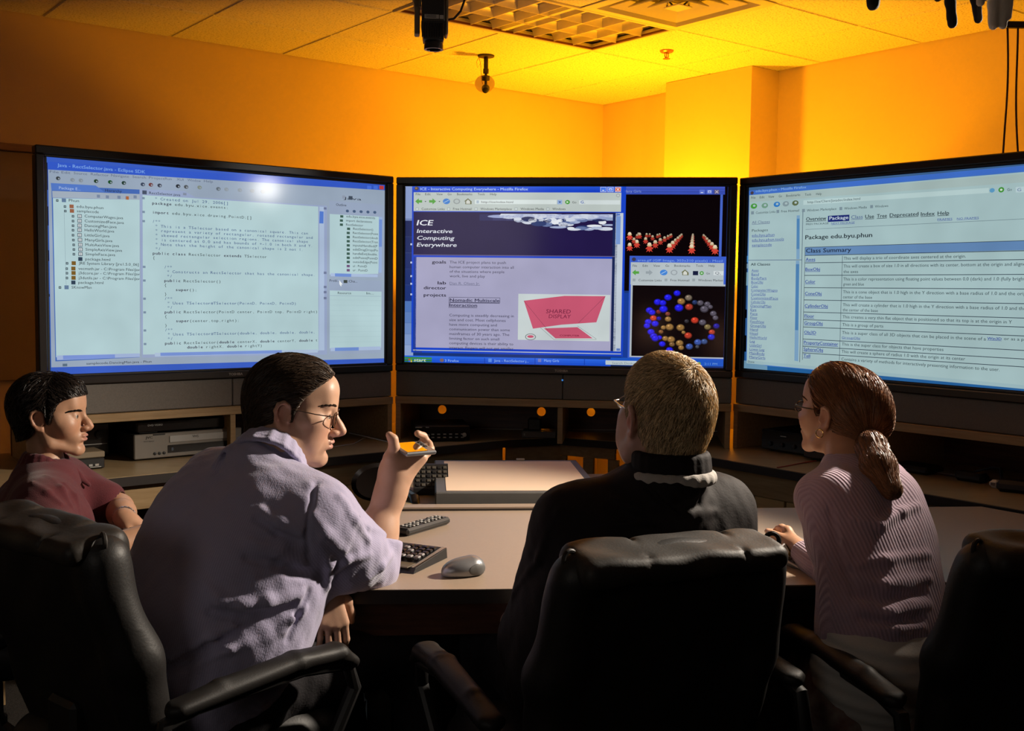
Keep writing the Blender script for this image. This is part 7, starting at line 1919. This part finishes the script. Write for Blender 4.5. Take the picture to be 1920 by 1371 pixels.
oliv = mat('olive_bracket', (.17, .13, .07), .5, var=.1)
q = MB(); q.box(-.056, -.040, -.012, .03, .040, .20, ch=.003); q.add([(-.056, -.012, .12), (-.036, -.012, .12), (-.036, .03, .12), (-.056, .03, .12), (-.085, -.012, .24), (-.036, -.012, .24), (-.036, .03, .24), (-.085, .03, .24)], [(3, 2, 1, 0), (4, 5, 6, 7), (0, 1, 5, 4), (1, 2, 6, 5), (2, 3, 7, 6), (3, 0, 4, 7)]); q.box(-.085, -.036, -.012, .03, .24, .42, ch=.003)
q.build('bracket', oliv, hp)
q = MB(); q.box(.0345, .044, -.02, .04, .04, .40, ch=.003); q.build('side_plate', oliv, hp)
top = CEIL - hp.location[2] - .002
q = MB(); q.tube([(-.02, .01, .40), (-.02, .01, top)], .02, 12); q.lathe([(.06, top - .012), (.06, top)], 20, M=Matrix.Translation((-.02, .01, 0))); q.build('ceiling_post', M['edge'], hp)
q = MB(); q.tube([(.044, .0, .088), (.062, .0, .092), (.082, .0, .115), (.094, .0, .15), (.095, .0, .20), (.07, .0, .30), (.03, .005, .395)], .0035, 8); q.build('cable', M['cable'], hp)

def glove(tip_px, Y, label, m, fingers, grp):
    """an empty glove hanging finger tips down from a cord"""
    tip = aty(*tip_px, Y); r = empty('glove', (tip[0], tip[1], CEIL), 0, label, 'glove', grp)
    B = Blob(); base = tip + V(0, 0, .19)
    for dx, dz, rr, lean in fingers:
        a = tip + V(dx, 0, dz); B.chain([a, a + V(-lean * .4, .004, .05), a + V(-lean, .0, .095), base + V(-lean * .2, 0, -.03)], [rr * .85, rr, rr * 1.05, rr * 1.2], .008)
    B.el(base + V(.0, 0, .0), (.042, .02, .05), None, .02); B.rc(base + V(0, 0, .04), base + V(0, 0, .10), .032, .036, .02)
    B.warp.append(ripple(70, .0009, 5)); B.build('shell', m, r, .0035)
    q = MB(); q.tube([tuple(base + V(0, 0, .10) - np.array(r.location)), (base[0] - tip[0], 0, -.001)], .003, 6); q.build('cord', M['cable'], r)
    C = Blob(); C.rc(base + V(0, 0, .098), base + V(0, 0, .106), .038, None, .003); C.build('cuff', m, r, .004)
    return r
glove((1786, 45), 2.5, 'black glove with two long fingertips hanging into view', M['glove_black'], [(0, 0, .0125, .014), (.058, .012, .0115, .012), (-.035, .06, .011, .01), (.07, .06, .010, -.01)], None)
glove((1637, 7), 2.5, 'black glove of which a single fingertip hangs into view', M['glove_black'], [(0, 0, .0165, .0), (.03, .035, .012, .0), (-.03, .04, .012, -.0), (-.045, .07, .010, .0)], None)
glove((1862, 48), 2.45, 'white glove with pale fingertips hanging beside the black one', M['glove_white'], [(0, 0, .0125, .0), (.022, .002, .0125, .0), (.034, .02, .010, .002), (-.03, .05, .011, .0)], None)
# bracket with two cables that run down behind the third television
P = aty(1893, 46, 3.75); M['dark_red'] = mat('dark_red_cable', (.05, .008, .006), .5, var=.1); cbk = empty('cable_bracket', (P[0], P[1], CEIL), 0, 'black bracket bar under the ceiling with two cables dropping behind the television', 'bracket')
z = P[2] - CEIL
q = MB(); q.box(-.015, .30, -.012, .012, z - .012, z + .010, ch=.004); q.build('bar', M['cable'], cbk)
q = MB(); q.tube([(.24, 0, z), (.24, 0, -.001)], .012, 10); q.build('drop_rod', M['cable'], cbk)
for k, (xa, xb) in enumerate(((1889, 1882), (1906, 1910))):
    a = aty(xa, 50, 3.75) - P; pts = []
    for i in range(12):
        t = i / 11; px = xa + (xb - xa) * t + 3 * math.sin(t * 5 + k * 2); p_ = aty(px, 50 + 290 * t, 3.75); pts.append((p_[0] - P[0], .0, p_[2] - CEIL))
    q = MB(); q.tube(pts, .0036, 8); q.build('cable', M['dark_red'], cbk)

man_lavender(); man_blond(); woman(); man_young()
bpy.context.view_layer.update()
